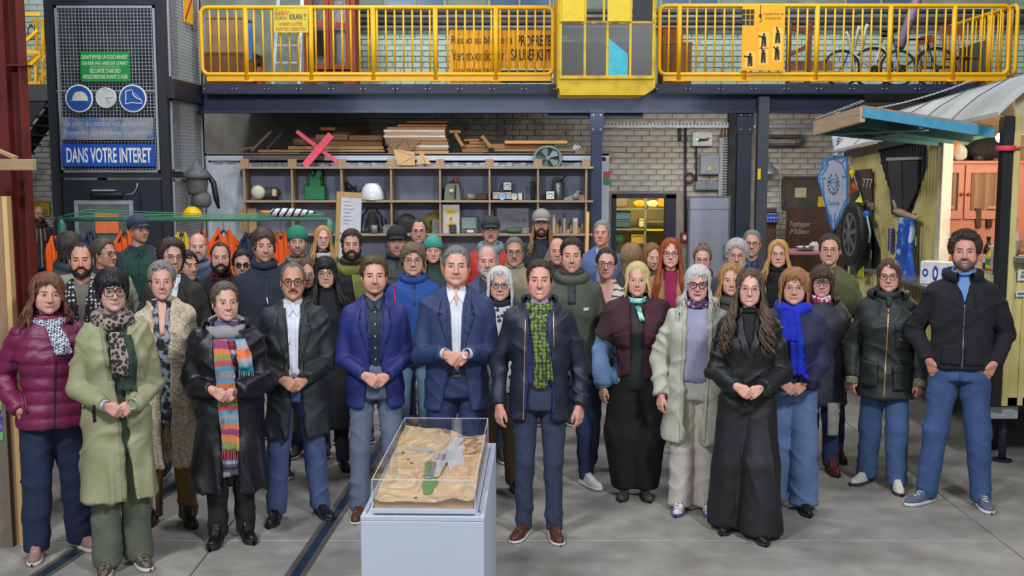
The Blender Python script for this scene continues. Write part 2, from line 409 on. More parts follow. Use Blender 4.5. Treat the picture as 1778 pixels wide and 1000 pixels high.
def bricks(wall,mat,areas,limit,holes=()):
 meshes=[]
 for mb in bvar:
  me=bpy.data.meshes.new('brick');me.from_pydata(mb.v,[],mb.f);me.materials.append(mat);meshes.append(me)
 cells=[]
 for a in areas:
  x0,x1,z0,z1=a;r=int(z0/(BH+BG))
  while r*(BH+BG)<z1:
   x=x0-(0.13 if r%2 else 0)
   while x<x1:
    z=r*(BH+BG)+BH/2
    if not any(h[0]-BL/2<x+BL/2<h[1]+BL/2 and h[2]-BH/2<z<h[3]+BH/2 for h in holes):cells.append((x+BL/2,z))
    x+=BL+BG
   r+=1
 for n,(x,z)in enumerate(cells[:limit]):
  o=bpy.data.objects.new('brick',meshes[random.randrange(6)]);COL.objects.link(o);o.location=(x,YW,z);o.parent=wall
 if len(cells)>limit:
  mb=MB()
  for x,z in cells[limit:]:
   q=bvar[random.randrange(6)];mb.add([(v[0]+x,v[1]+YW,v[2]+z)for v in q.v],q.f)
  mb.build('brick_courses',mat,wall,kind='stuff')
X=lambda u,v=250:P(u,v,YW).x
Z=lambda v:P(889,v,YW).z
hole=[(dx0-.06,dx1+.1,-1,dz1+.02)]
bricks(wall_back,WB,[(X(1062),X(1262),Z(338),Z(205)),(X(1325),X(1445),Z(365),Z(205)),(X(1172),X(1262),Z(430),Z(338)),(X(20),X(95),Z(480),Z(215)),(X(600),X(1062),Z(265),Z(195)),(X(1325),X(1445),Z(500),Z(365))],300,hole)
bricks(wall_upper,WG,[(X(615,60),X(800,60),Z(142),Z(50)),(X(1175,60),X(1300,60),Z(142),Z(50)),(X(1300,60),X(1480,60),Z(142),Z(50)),(X(800,60),X(975,60),Z(142),Z(50)),(X(0,60),X(90,60),Z(150),Z(0)),(X(1480),X(1790),Z(142),Z(10))],300)
# windows above the pipes
for n,(u0,u1)in enumerate(((672,770),(852,952),(1150,1245),(1470,1590))):
 x0,x1,z0,z1=pb(u0,-70,u1,13,YW)
 fr=struct(MB().box(x0,x1,YW-.02,YW+.02,z0,z1).build('window_%d'%(n+1),M((92,112,142),0.15,0,0.15,2,0)))
 m=(x0+x1)/2
 for(a,b)in((x0-.05,x0),(m-.02,m+.02),(x1,x1+.05)):MB().box(a,b,YW-.05,YW-.001,z0,z1).build('window_frame',M((150,156,140),0.8),fr)
 MB().box(x0-.08,x1+.08,YW-.09,YW-.001,z0-.05,z0).build('window_sill',M((160,158,140),0.8),fr)
# pipes along the upper wall
for k,(v,r)in enumerate(((20,.04),(29,.028),(38,.04),(47,.028))):
 a=P(600,v,YW-.14);b=P(1790,v,YW-.14)
 tag(MB().cyl(a,b,r,10).build('pipe',M((150,148,140)if k%2 else(92,90,88),0.6,0,0.3,4,0.1),smooth=True),['topmost of the four pipes running along the upper brick wall','thin second pipe down along the upper brick wall','thick third pipe down along the upper brick wall','lowest thin pipe along the upper brick wall'][k],'pipe')
# cable tray below the deck
cx0,cx1,cz0,cz1=pb(1045,217,1440,222,YW-.1)
ct=MB().box(cx0,cx1,YW-.12,YW-.02,cz0,cz1)
t=thing('cable_tray','perforated galvanised cable tray along the whitewashed brick wall','cable tray')
ct.build('tray_base',GALV,t)
mb=MB();x=cx0
while x<cx1:mb.box(x,x+.03,YW-.125,YW-.119,cz0,cz1+.04);x+=.06
mb.build('tray_side',GALV,t,kind='stuff')
# doorway, store room behind
fr=struct(MB().box(dx0-.02,dx0+.05,YW-.05,YW+.2,0,dz1).box(dx1-.17,dx1,YW-.05,YW+.2,0,dz1).box(dx0-.02,dx1,YW-.05,YW+.2,dz1-.06,dz1+.02).build('door_1',NAVY))
sr=struct(MB().box(dx0-1.2,dx1+1.2,YW+2.2,YW+2.25,0,2.6).box(dx0-1.25,dx0-1.2,YW+.35,YW+2.2,0,2.6).box(dx1+1.2,dx1+1.25,YW+.35,YW+2.2,0,2.6).box(dx0-1.2,dx1+1.2,YW+.35,YW+2.2,2.6,2.65).build('wall_store',M((150,140,96),0.9)))
d=bpy.data.lights.new('store_lamp','AREA');d.energy=55;d.color=(1,.85,.45);d.size=.5;o=bpy.data.objects.new('store_lamp',d);COL.objects.link(o);o.location=((dx0+dx1)/2,YW+.7,2.5)
YS=YW+1.4
rk=thing('store_rack','grey metal shelving rack in the yellow-lit store room behind the doorway','shelf',(0,YS,0))
SG=M((120,122,104),0.6)
a0=P(1050,400,YS).x;a1=P(1168,400,YS).x;am=P(1120,400,YS).x
for x in(a0,am,a1):MB().box(x-.02,x+.02,-.02,.02,0,P(889,330,YS).z).build('upright',SG,rk)
for v,m_ in((361,SG),(397,SG)):z=P(889,v,YS).z;MB().box(a0,am,-.02,.4,z-.03,z).build('shelf_board',m_,rk)
for v,m_ in((361,SG),(383,SG),(398,M((216,216,40),.6))):z=P(889,v,YS).z;MB().box(am,a1,-.02,.4,z-.03,z).build('shelf_board',m_,rk)
def storebox(nm,u0,v0,u1,v1,col,label,cat='box',lid=True):
 x0,x1,z0,z1=pb(u0,v0,u1,v1,YS+.02);tt=thing(nm,label,cat,((x0+x1)/2,YS+.15,z0))
 w=(x1-x0)/2;h=z1-z0
 MB().cbox(-w,w,-.12,.12,0,h,.01).build('carton',M(col,.8),tt)
 if lid:MB().cbox(-w-.008,w+.008,-.128,.128,h*.78,h+.004,.006).build('lid',M(tuple(int(c*.85)for c in col),.8),tt)
storebox('crate',1068,367,1095,381,(70,100,128),'upper blue crate on the middle shelf of the store rack')
storebox('crate',1068,382,1094,394.5,(62,92,120),'lower blue crate on the middle shelf of the store rack')
storebox('cardboard_box',1144,336,1154,359,(214,152,50),'left orange upright box on top of the store rack',lid=False)
storebox('cardboard_box',1155,336,1166,359,(220,160,56),'right orange upright box on top of the store rack',lid=False)
storebox('cardboard_box',1068,340,1089,359,(120,104,92),'brown box on top of the store rack beside the grey wrap')
storebox('cardboard_box',1096,407,1119,424,(190,150,60),'open yellow carton on the lowest shelf of the store rack')
storebox('green_crate',1068,408,1082,420,(40,110,60),'green crate on the lowest shelf of the store rack')
storebox('plastic_tub',1110,380,1118,394.5,(210,200,150),'small cream tub on the middle shelf of the store rack','tub')
for(u,v,r,c,lb)in((1110,353,9,(230,150,30),'orange bundled sack on the top shelf of the store rack'),(1132,352,9,(226,214,170),'cream folded sack on the top shelf of the store rack')):
 p=P(u,v,YS+.1);s=r/100
 V,F=surface_nets(lambda q:np.linalg.norm((q)/np.array([1.3,.8,.8]),axis=1)*0.8-s*.8+0.03*(vnoise(q*18,3)-.5),(-.3,)*3,(.3,)*3,.015)
 o=np_obj('sack',V,F,M(c,.8));o.location=(p.x,p.y,P(889,361,YS).z+s*.75);tag(o,lb,'sack')
# -- container with timber on top
def ribbed(name,x0,x1,z0,z1,y,mat,parent,pitch=.2,depth=.03):
 mb=MB();x=x0;pts=[]
 while x<x1-1e-6:
  w=min(pitch,x1-x);pts+=[(x,y),(x+w*.35,y),(x+w*.5,y+depth),(x+w*.85,y+depth)];x+=w
 pts.append((x1,y));n=len(pts);o=0
 mb.v=[(a,b,z0)for a,b in pts]+[(a,b,z1)for a,b in pts];mb.f=[(i,i+1,n+i+1,n+i)for i in range(n-1)]
 return mb.build(name,mat,parent)
CW=M((188,194,204),0.55,0,0.06,3,0.03)
c0=P(346,400,YC).x;c1=c0+6.06;ct_=2.591
con=thing('container','white steel shipping container carrying timber behind the wooden shelf','container',(c0,YC,0))
MB().box(.12,5.94,.10,2.40,.12,2.45).build('body',M((150,158,176),.6,0,.06,3),con)
ribbed('side_wall',.16,5.9,.16,2.45,.03,M((156,162,180),.6,0,.08,4),con)
for x in(0,5.90):MB().cbox(x,x+.16,0,.16,0,2.591,.01).build('corner_post',CW,con)
MB().box(.16,5.9,0,.10,2.48,2.57).build('top_rail',CW,con);MB().box(.16,5.9,0,.10,0,.16).build('bottom_rail',CW,con)
MB().box(.0,6.06,.0,2.44,2.55,2.585).build('roof',M((120,122,126),.7),con)
dr=MB().box(.16,.80,-.035,.03,.2,2.42).build('door_panel',CW,con)
for x in(.34,.60):MB().box(x,x+.06,-.05,-.034,.3,2.3).build('door_rib',CW,dr)
for x in(.08,5.98):MB().lathe([(.035,-.004),(.035,.002)],(x,0,2.50),14,'Y').build('corner_hole',BLACK,con)
x0,x1,z0,z1=pb(1048,298,1060,309,YC)
for(v0,v1,c,nm,lb)in((297,309,(206,74,84),'red_sticker','square red sticker on the white container corner post'),(309,320,(34,150,90),'green_sticker','square green sticker below the red one on the container post')):
 x0,x1,z0,z1=pb(1048,v0,1060,v1,YC);tag(MB().cbox(x0,x1,YC-.012,YC-.002,z0,z1-.005,.002).build(nm,M(c,.6)),lb,'sticker')
# deck beams, columns, platform
def plat():
 z_dk=P(889,143,YR).z
 t=struct(MB().box(P(350,150,YR).x,P(1765,150,YR).x,YR+.02,YW,z_dk-.10,z_dk-.03).build('floor_deck',M((60,62,66),.7)))
 x0,x1,z0,z1=pb(352,145,966,164,YR);e=P(1762,155,YR).x;s2=P(1137,155,YR).x
 for(a,b)in((x0,x1),(s2,e)):
  MB().box(a,b,YR-.02,YR+.02,z0,z1-.01).build('edge_beam',NAVY,t)
  n=int(round((b-a)/.455));w=(b-a)/n
  for i in range(n):
   MB().cbox(a+i*w+.004,a+(i+1)*w-.004,YR-.034,YR-.02,z0+.01,z1-.02,.003).build('splice_plate',NAVY,t)
   bo=MB()
   for xx in(a+i*w+.03,a+(i+1)*w-.03):bo.lathe([(.012,0),(.012,.01),(.006,.016)],(xx,YR-.034,(z0+z1)/2),8,'Y')
   bo.build('bolt',STEEL,t)
 # deep main girder
 x0,x1,z0,z1=pb(365,172,1330,187,YR+.35)
 g=MB();YG=YR+.25;g.box(x0-.2,P(1500,180,YG).x,YG,YG+.02,z0-.06,z_dk-.1);g.box(x0-.2,P(1500,180,YG).x,YG-.10,YG+.12,z0-.08,z0-.06);g.box(x0-.2,P(1500,180,YG).x,YG-.10,YG+.12,z_dk-.13,z_dk-.1)
 g.build('girder',BLUEST,t)
 bo=MB();x=x0
 while x<P(1480,180,YG).x:
  for q in(0,.09):bo.lathe([(.011,0),(.011,.03)],(x+q,YG-.03,z_dk-.155),6,'Z')
  x+=.455
 bo.build('hanging_bolt',STEEL,t)
 xa,xb,za,zb=pb(952,190,1116,205,YG+.1);MB().box(xa,xb,YG+.05,YG+.2,za,zb+.03).build('lower_girder',BLUEST,t)
 return t,z_dk
deck,z_dk=plat()
def ibeam(name,u,w,Y,z1,mat,label,group=None,cap=True):
 x=P(u,300,Y).x;t=thing(name,label,'column',(x,Y,0),group)
 mb=MB().box(-w/2,w/2,-.075,-.06,0,z1).box(-w/2,w/2,.06,.075,0,z1).box(-.008,.008,-.06,.06,0,z1);mb.build('shaft',mat,t)
 if cap:
  MB().box(-w/2-.06,w/2+.06,-.09,.09,z1,z1+.02).build('head_plate',mat,t)
  MB().box(-w/2-.02,w/2+.02,-.085,-.077,z1-.32,z1).build('splice_plate',mat,t)
  bo=MB()
  for sx in(-1,1):
   for dz in(.06,.26):bo.lathe([(.012,0),(.012,.012)],(sx*w*.33,-.085,z1-dz),8,'Y')
  bo.build('bolt',STEEL,t)
 MB().box(-w/2-.05,w/2+.05,-.12,.12,0,.02).build('base_plate',mat,t)
ibeam('steel_column',1035,.155,YR+.25,P(889,187,YR+.3).z-.05,BLUEST,'blue steel column beside the red and green stickers of the container')
ibeam('steel_column',1322,.15,YR+.1,P(889,168,YR+.1).z,M((62,66,74),.5),'grey steel column carrying the small yellow tag',cap=False)
ibeam('steel_column',1290,.2,YR+.3,P(889,187,YR+.3).z-.05,NAVY,'dark blue steel column next to the grey one with the yellow tag')
x0,x1,z0,z1=pb(1316,293,1321,312,YR);tag(MB().cbox(x0,x1,YR+.005,YR+.02,z0,z1,.002).build('yellow_tag',M((240,190,20),.5)),'small yellow tag stuck on the grey steel column','tag')
# dark painted wall field between the columns and the grey door
x0,x1,z0,z1=pb(1262,165,1300,500,YW-.1)
struct(MB().box(x0,x1,YW-.16,YW-.03,0,z1).build('trim_1',M((52,52,56),.8,0,.5,4,.2)))
# -- railings
def railing(label,u0,u1,vt,vb,posts,nb,ends=(True,True)):
 Y=YR-.01;p0=P(u0,70,Y);p1=P(u1,70,Y);zt=P(889,vt,Y).z;zb=P(889,vb,Y).z;zf=P(889,142,Y).z
 t=thing('railing',label,'railing',(p0.x,Y,zf));W=p1.x-p0.x;T=zt-zf;B=zb-zf;r=.03;c=.09
 path=[]
 def arc(cx,cz,a0,a1):return[(cx+c*math.cos(a),0,cz+c*math.sin(a))for a in[a0+(a1-a0)*i/5 for i in range(6)]]
 path=arc(c,B+c,PI*1.5,PI)+arc(c,T-c,PI,PI/2)+arc(W-c,T-c,PI/2,0)+arc(W-c,B+c,0,-PI/2)
 MB().tube(path,r,10,closed=True).build('frame_tube',YELLOW,t,smooth=True)
 xs_=sorted([P(u,70,Y).x-p0.x for u in posts])
 pm=MB().cyl((0,0,0),(0,0,T),.036,10).box(-.07,.07,-.05,.05,0,.012)
 first=None
 for x in xs_:
  if first is None:first=pm.build('post',YELLOW,t,True);first.location=(x,0,0)
  else:dup(first,t,(x,0,0))
 bb=MB().cyl((0,0,B),(0,0,T),.0135,8);first=None
 n=nb
 for i in range(1,n):
  x=W*i/n
  if any(abs(x-q)<.05 for q in xs_):continue
  if first is None:first=bb.build('baluster',YELLOW,t,True);first.location=(x,0,0)
  else:dup(first,t,(x,0,0))
 MB().box(.06,W-.02,-.012,.012,.01,.085).build('toe_board',YELLOW,t)
 return t,W,T,B
RT,RW_,RTop,RBot=railing('long yellow railing on the deck carrying the crane warning sign',350,960,13,129,(427,540,648,756,861),40)
railing('yellow railing on the deck in front of the bicycles',1145,1752,10,129,(1179,1293,1418,1545,1656),38)
def side_rail():
 Y=YR-.01;p=P(1765,70,Y);zt=P(889,8,Y).z;zb=P(889,129,Y).z;L_=2.6
 t=thing('railing','yellow end railing returning to the back wall behind the wooden chair','railing',(p.x,Y,zb))
 T=zt-zb;c=.09
 def arc(cx,cz,a0,a1):return[(0,cx+c*math.cos(a),cz+c*math.sin(a))for a in[a0+(a1-a0)*i/5 for i in range(6)]]
 MB().tube(arc(c,c,PI*1.5,PI)+arc(c,T-c,PI,PI/2)+arc(L_-c,T-c,PI/2,0)+arc(L_-c,c,0,-PI/2),.03,10,closed=True).build('frame_tube',YELLOW,t,True)
 f=None
 for i in range(1,17):
  b=MB().cyl((0,0,0),(0,0,T),.0135,8)
  if f is None:f=b.build('baluster',YELLOW,t,True);f.location=(0,L_*i/17,0)
  else:dup(f,t,(0,L_*i/17,0))
 MB().cyl((0,.9,-.13),(0,.9,T),.036,10).build('post',YELLOW,t,True)
 MB().box(-.012,.012,.02,L_,-.12,-.05).build('toe_board',YELLOW,t)
side_rail()
# -- caged tower on the left
def tower():
 xl=P(84,200,YT).x;xr=P(291,200,YT).x;W=xr-xl;zt=5.4;D=1.7
 zb=P(889,306,YT).z;zm=P(889,0,YT).z
 t=thing('lift_tower','dark steel tower clad in wire mesh hung with safety signs','tower',(xl,YT,0))
 fr=DARKST
 for x in(0,W-.11):
  for y in(0,D-.1):MB().box(x,x+.11,y,y+.1,0,zt).build('corner_post',fr,t)
 z1=P(889,8,YT).z
 for z,h in((zb-.02,.06),(z1,.07),(P(889,158,YT).z-.005,.012)):MB().box(.11,W-.11,.02,.08,z,z+h).build('cross_bar',fr if h>.02 else GALV,t)
 zbk=P(889,166,YT).z
 MB().box(W-.11,W+.01,.1,D-.1,zb-.02,zb+.04).build('cross_bar',fr,t);MB().box(W-.13,W+.10,.02,D,zbk-.03,zbk+.22).build('side_beam',fr,t)
 MB().box(.12,W-.12,D*.55,D*.55+.02,zb,zt).build('inner_panel',M((40,44,54),.7),t)
 MB().box(.0,.02,.1,D-.1,zb,zt).build('inner_panel',M((46,50,58),.7),t)
 # wire mesh
 def mesh(nm,x0,x1,z0,z1,y,along='x'):
  mb=MB();st=.0445;r=.003;n=int((x1-x0)/st)
  for i in range(n+1):
   a=x0+i*st;mb.box(a-r,a+r,y-r,y+r,z0,z1)if along=='x' else mb.box(y-r,y+r,a-r,a+r,z0,z1)
  n=int((z1-z0)/st)
  for i in range(n+1):
   a=z0+i*st;mb.box(x0,x1,y-r-.002,y+r-.002,a-r,a+r)if along=='x' else mb.box(y-r,y+r,x0,x1,a-r,a+r)
  for(p,q,s_,e_)in((x0,x0+.03,z0,z1),(x1-.03,x1,z0,z1),(x0,x1,z0,z0+.03),(x0,x1,z1-.03,z1)):
   mb.box(p,q,y-.014,y+.01,s_,e_)if along=='x' else mb.box(y-.01,y+.014,p,q,s_,e_)
  mb.build(nm,GALV,t,kind='stuff')
 mesh('wire_mesh',.13,W-.13,zb+.05,z1-.01,.03);mesh('wire_mesh',.13,W-.13,z1+.08,zt-.1,.03)
 mesh('wire_mesh',.14,D-.12,zb+.06,zbk-.04,W,'y');mesh('wire_mesh',.14,D-.12,zbk+.23,zt-.1,W,'y');mesh('wire_mesh',.14,D-.12,.2,zb-.04,W,'y')
 # lower door leaf
 dl=MB().cbox(.13,W-.13,.03,.07,.05,zb-.05,.006).build('door_leaf',M((38,42,52),.45,0,.1,5),t)
 x0,x1,z0,z1_=pb(129,348,231,400,YT);x0-=xl;x1-=xl;z0-=.35
 for(a,b,c,d_)in((x0,x0+.05,z0,z1_),(x1-.05,x1,z0,z1_),(x0+.05,x1-.05,z1_-.05,z1_),(x0+.05,x1-.05,z0,z0+.05)):MB().box(a,b,.005,.03,c,d_).build('window_frame',M((150,156,166),.5),dl)
 MB().box(x0+.05,x1-.05,.012,.028,z0+.05,z1_-.05).build('window_pane',M((104,112,112),.15,0,.2,2,0),dl)
 a=P(158,338,YT);b=P(214,338,YT);MB().tube([(a.x-xl,.0,a.z),(a.x-xl+.05,-.02,a.z),(b.x-xl-.05,-.02,a.z),(b.x-xl,0,a.z)],[.03,.035,.035,.03],10).build('door_closer',BLACK,dl,True)
 MB().cbox(a.x-xl+.03,b.x-xl-.1,-.04,.02,a.z+.045,a.z+.065,.004).build('closer_arm',GALV,dl)
 q=[P(u,v,YT)for u,v in((218,338),(232,336),(238,326),(239,318))];MB().tube([(k.x-xl,-.01,k.z)for k in q],.007,6).build('cable',GALV,dl,True)
 MB().box(P(241,340,YT).x-xl,P(244,340,YT).x-xl,.0,.03,1.2,P(889,335,YT).z).build('lock_bar',BLACK,dl)
 return t,xl
tower_t,txl=tower()
YS_=YT-.03
def plate(nm,u0,v0,u1,v1,Y,mat,label,cat,th=.012,c=.003):
 x0,x1,z0,z1=pb(u0,v0,u1,v1,Y);t=thing(nm,label,cat,((x0+x1)/2,Y,(z0+z1)/2));w=(x1-x0)/2;h=(z1-z0)/2
 MB().cbox(-w,w,-th,0,-h,h,c).build('panel',mat,t)
 return t,w,h
LW=M((226,226,218),.6,0,.04);SIGNB=M((28,78,176),.4,0,.08,5)
t,w,h=plate('safety_sign',140,90,226,142,YS_,M((24,142,62),.45,0,.06),'green enamel safety sign with four lines of white lettering','sign')
lt=M((206,226,190),.6)
for s,a,b,c in(("DENKT EMMER UN D'SECHERHEET",.80,.52,.93),("EIER DER ENG ARBECHT UF\u00c4NKT",.40,.12,.93),("SECURITE D'ABORD",-.12,-.42,.62),("REFLECHISSONS AVANT D'AGIR",-.52,-.80,.90)):text(s,'lettering',lt,t,-w*c,w*c,h*b,h*a,-.0135,bold=.01)
MB().box(-w*.6,w*.6,-.0135,-.012,h*-.02,h*.01).build('rule',lt,t)
for(sx,sz)in((-1,1),(1,1),(-1,-1),(1,-1)):MB().lathe([(.008,0),(.008,.006)],(sx*(w-.02),-.012,sz*(h-.02)),8,'Y').build('rivet',STEEL,t)
def roundsign(u,v,r,label):
 p=P(u,v,YS_);t=thing('mandatory_sign',label,'sign',p);R=r/131
 MB().lathe([(R,-.0),(R,.012),(R*.93,.014)],(0,0,0),36,'Y').build('rim',LW,t,False)
 MB().lathe([(R*.9,.0125),(R*.9,.0155)],(0,0,0),36,'Y').build('disc',M((34,84,162),.4,0,.08),t)
 return t,R
t,R=roundsign(138,171,23.5,'round blue sign showing a white hard hat')
pts=[(-.78,-.16),(-.55,-.10),(-.5,.15),(-.35,.38),(-.1,.5),(.2,.5),(.48,.38),(.66,.15),(.72,-.12),(.74,-.18)]
MB().prism([(a*R*.9,b*R)for a,b in pts],-.018,-.0155).build('helmet_symbol',M((214,210,196),.6),t)
t,R=roundsign(231,171,23.5,'round blue sign showing a white outlined safety boot')
bt=[(-.5,.52),(-.02,.62),(0,.42),(.1,.18),(.3,.02),(.6,-.08),(.7,-.2),(.68,-.36),(-.2,-.3),(-.32,-.38),(-.56,-.36),(-.52,-.1),(-.5,.52)]
MB().tube([(a*R*.95,-.017,b*R)for a,b in bt],.006,5).build('boot_symbol',LW,t)
for k in range(5):a=.02+k*.1;b=.36-k*.1;MB().beam((a*R-.01,-.017,b*R),(a*R+.025,-.017,b*R+.015),.005,.004).build('lace_mark',LW,t)
p=P(185,170,YS_);t=thing('wall_clock','plain round white wall clock between the two round blue signs','clock',p);R=17.5/131
MB().lathe([(R,0),(R,.03),(R*.92,.036),(R*.9,.03)],(0,0,0),32,'Y').build('case',M((206,206,202),.4),t)
MB().lathe([(R*.9,.028),(R*.9,.031)],(0,0,0),32,'Y').build('dial',M((196,198,196),.5),t)
MB().beam((0,-.033,0),(.055,-.033,-.075*.9),.009,.003).build('hour_hand',M((90,88,84),.6),t);MB().beam((0,-.035,0),(R*.72,-.035,.005),.005,.003).build('minute_hand',M((120,120,116),.6),t)
t,w,h=plate('helmet_sign',106,204,267,243,YS_,pattern('worn_blue_enamel','noise',[(56,84,156),(86,104,152),(128,134,146),(140,142,144)],3.5,.6,.1),'worn blue-grey bilingual sign with faded white script','sign')
fl=M((170,178,198),.7)
text('Le port du casque est obligatoire','lettering',fl,t,-w*.9,w*.9,h*.08,h*.72,-.0135);text('Tragen des Schutzhelmes obligatorisch','lettering',fl,t,-w*.95,w*.97,-h*.76,-h*.08,-.0135)
t,w,h=plate('interest_sign',108,250,269,289,YS_,SIGNB,'bright blue sign reading DANS VOTRE INTERET','sign')
text('DANS VOTRE INTERET','lettering',LW,t,-w*.9,w*.93,-h*.68,h*.68,-.0135,bold=.02)
# tower side notice, red strike
x=P(331,18,YR-.6);t=thing('notice','yellow notice with a red diagonal stroke on the tower mesh','sign',(txl+P(291,200,YT).x-P(84,200,YT).x+.02,YT+1.0,P(889,15,YT+1).z),rz=0)
MB().cbox(0,.012,-.22,.22,-.20,.2,.003).build('panel',M((240,190,20),.5),t);MB().beam((.014,-.18,-.16),(.014,.16,.16),.05,.004,up=(1,0,0)).build('stroke',M((200,40,40),.6),t)
# masks stack hung at the tower corner and a yellow helmet
p=P(342,320,YT+.5)
t=thing('mask_stack','grey figure of stacked rubber mask and helmet shells hanging at the tower','sculpture',(p.x,p.y,P(889,356,YT+.5).z))
GR=M((92,92,90),.65,0,.2,10,.1)
s=1/128
MB().lathe([(.001,.62),(.03,.58),(.06,.53),(.16,.44),(.20,.37),(.17,.36)],(0,0,0),20).build('top_shell',GR,t,True)
MB().lathe([(.12,.14),(.13,.2),(.15,.30),(.14,.37),(.03,.39)],(0,0,0),18).build('middle_shell',GR,t,True)
MB().lathe([(.10,-.03),(.14,.02),(.13,.12),(.09,.18),(.02,.2)],(.05,0,0),18).build('lower_shell',GR,t,True)
MB().tube([(.12,.02,.45),(.22,.02,.3),(.25,.02,.1),(.28,.03,-.05)],[.03,.04,.04,.02],8).build('hose',BLACK,t,True)
MB().cyl((-.1,.05,.3),(-.2,.05,.33),.012,6).build('bracket',BLACK,t)
p=P(334,376,YT+.12);t=thing('hard_hat','yellow hard hat under the grey mask stack by the clothes rack','helmet',p)
MB().lathe([(.135,-.02),(.13,.02),(.115,.07),(.08,.11),(.03,.13),(.001,.132)],(0,0,0),20).build('shell',M((240,190,10),.35),t,True)
MB().lathe([(.15,-.03),(.16,-.025),(.135,-.015)],(0,-.01,0),20).build('brim',M((236,184,10),.35),t,True)
for k in(-1,0,1):MB().tube([(k*.04,.11*math.cos(a)*1.0,.005+.125*math.sin(a))for a in[PI*i/8 for i in range(9)]],.008,5).build('ridge',M((240,190,10),.35),t,True)

# -- crane cab between the railings
def cab():
 Y=15.05;x0=P(971,90,Y).x;x1=P(1136,90,Y).x;W=x1-x0;zs=P(889,165,Y).z
 zz=lambda v:P(889,v,Y).z-zs
 xx=lambda u:P(u,90,Y).x-x0
 t=thing('crane_cab','old yellow crane driver cab with dusty panes and a turquoise panel','crane cab',(x0,Y,zs))
 CY_=pattern('worn_yellow_paint','noise',[(96,70,30),(206,168,26),(216,178,22),(220,182,24)],5.0,.55,.08)
 D=1.5;top=2.4
 MB().prism([(0,zz(153)),(0,zz(136)),(W,zz(136)),(W,zz(155)),(W-.12,0),(.02,0)],0,D).build('skirt',CY_,t)
 for u in(971,1013,1052,1092,1132):
  MB().cbox(xx(u),xx(u)+.035,-.02,.03,zz(136),zz(40),.004).build('window_bar',CY_,t)
 MB().cbox(0,W,-.025,.04,zz(136)-.01,zz(134)+.02,.004).build('sill_bar',CY_,t)
 for(u0,u1,nm)in((975,1013,0),(1016,1052,1),(1056,1092,2),(1096,1132,3)):
  MB().box(xx(u0),xx(u1),.0,.012,zz(134),zz(40)).build('window_pane',glassy('dusty_glass',(.42,.41,.41),.05,.35),t)
 a,b=xx(1056),xx(1090)
 MB().prism([(a,zz(134)),(b,zz(134)),(b,zz(94)),(a,zz(66))],-.012,-.004).build('turquoise_panel',M((60,176,196),.5),t)
 MB().box(xx(1097),xx(1124),.03,.04,zz(76),zz(44)).build('paper_sheet',M((150,150,150),.8),t)
 for(u0,u1)in((975,1014),(1054,1094)):
  MB().cbox(xx(u0),xx(u1),-.02,.0,zz(40),top,.006).build('upper_panel',M((222,190,14),.45,0,.06),t)
 for u in(971,1014,1046,1093,1132):MB().cbox(xx(u),xx(u)+.03,-.015,.03,zz(40),top,.004).build('upper_bar',CY_,t)
 MB().cbox(0,W,-.02,.03,zz(40)-.012,zz(37),.004).build('transom',pattern('rusty_yellow','noise',[(92,62,40),(150,110,40),(200,160,30)],8,.7,.2),t)
 MB().box(xx(1098),xx(1131),.01,.02,zz(36),top).build('dark_window',M((18,24,38),.5),t)
 MB().box(-.02,0,0,D,zz(153),top).build('side_sheet',CY_,t);MB().box(W,W+.02,0,D,zz(153),top).build('side_sheet',CY_,t)
 MB().box(.02,W-.02,.9,.93,zz(136),zz(60)).build('rear_sheet',M((70,70,70),.7),t)
 MB().cbox(xx(1000),xx(1042),.5,.8,zz(134),zz(78),.02).build('driver_seat',M((96,96,94),.7),t)
 MB().cbox(xx(1108),xx(1114),.4,.5,zz(134),zz(84),.01).build('control_lever',M((160,160,160),.5),t)
cab()
# -- things on the deck
ZD=z_dk-.03
def crate(nm,u0,v0,u1,v1,Y,D,mat,label,cat='box',z0=None):
 x0,x1,za,zb=pb(u0,v0,u1,v1,Y)
 if z0 is not None:za=z0
 t=thing(nm,label,cat,((x0+x1)/2,Y,za));w=(x1-x0)/2;h=zb-za
 MB().cbox(-w,w,0,D,0,h,.006).build('side_panel',mat,t)
 MB().cbox(-w-.008,w+.008,-.008,D+.008,h-.03,h+.002,.004).build('top_edge',mat,t)
 return t,w,h
t,w,h=crate('wooden_crate',355,91,440,142,YR+.5,.7,wood((116,74,46),axis='X'),'dark brown wooden crate on the deck behind the railing end',z0=ZD)
crate('cardboard_box',358,29,424,91,YR+.55,.5,M((150,120,84),.85,0,.1),'tall tan cardboard box on top of the dark crate',z0=ZD+h+.006)
p=P(435,90,YR+.45);t=thing('blue_board','bright blue board standing against the dark crate','board',(p.x,p.y,ZD))
MB().cbox(-.025,.03,-.02,.0,.38,.9,.003).build('panel',M((56,120,214),.6),t);MB().cbox(-.02,.025,0,.03,0,.4,.003).build('leg',wood((140,100,60),axis='Z'),t)
p=P(448,110,YR+.8);t=thing('orange_canister','rusty orange gas canister standing on the deck','canister',(p.x,p.y,ZD))
MB().lathe([(.09,0),(.095,.05),(.095,.24),(.06,.3),(.03,.32)],n=16).build('tank',M((150,66,36),.6,0,.2),t,True);MB().lathe([(.03,.32),(.03,.36),(.045,.37),(.045,.39)],n=12).build('valve',DARKST,t,True)
t=thing('step_ladder','grey aluminium ladder leaning on the deck behind the crane warning sign','ladder',(0,0,0))
A0=P(474,138,YR+.35);A1=P(484,0,YR+.75);B0=P(519,138,YR+.35);B1=P(525,0,YR+.75);A0.z=B0.z=ZD
for a,b in((A0,A1),(B0,B1)):MB().beam(a,b+(b-a)*.15,.05,.03).build('stile',M((176,180,186),.4,.3),t)
for k in range(7):
 f=(k+.35)/5.0;MB().beam(A0.lerp(A1,f),B0.lerp(B1,f),.03,.025).build('rung',M((176,180,186),.4,.3),t)
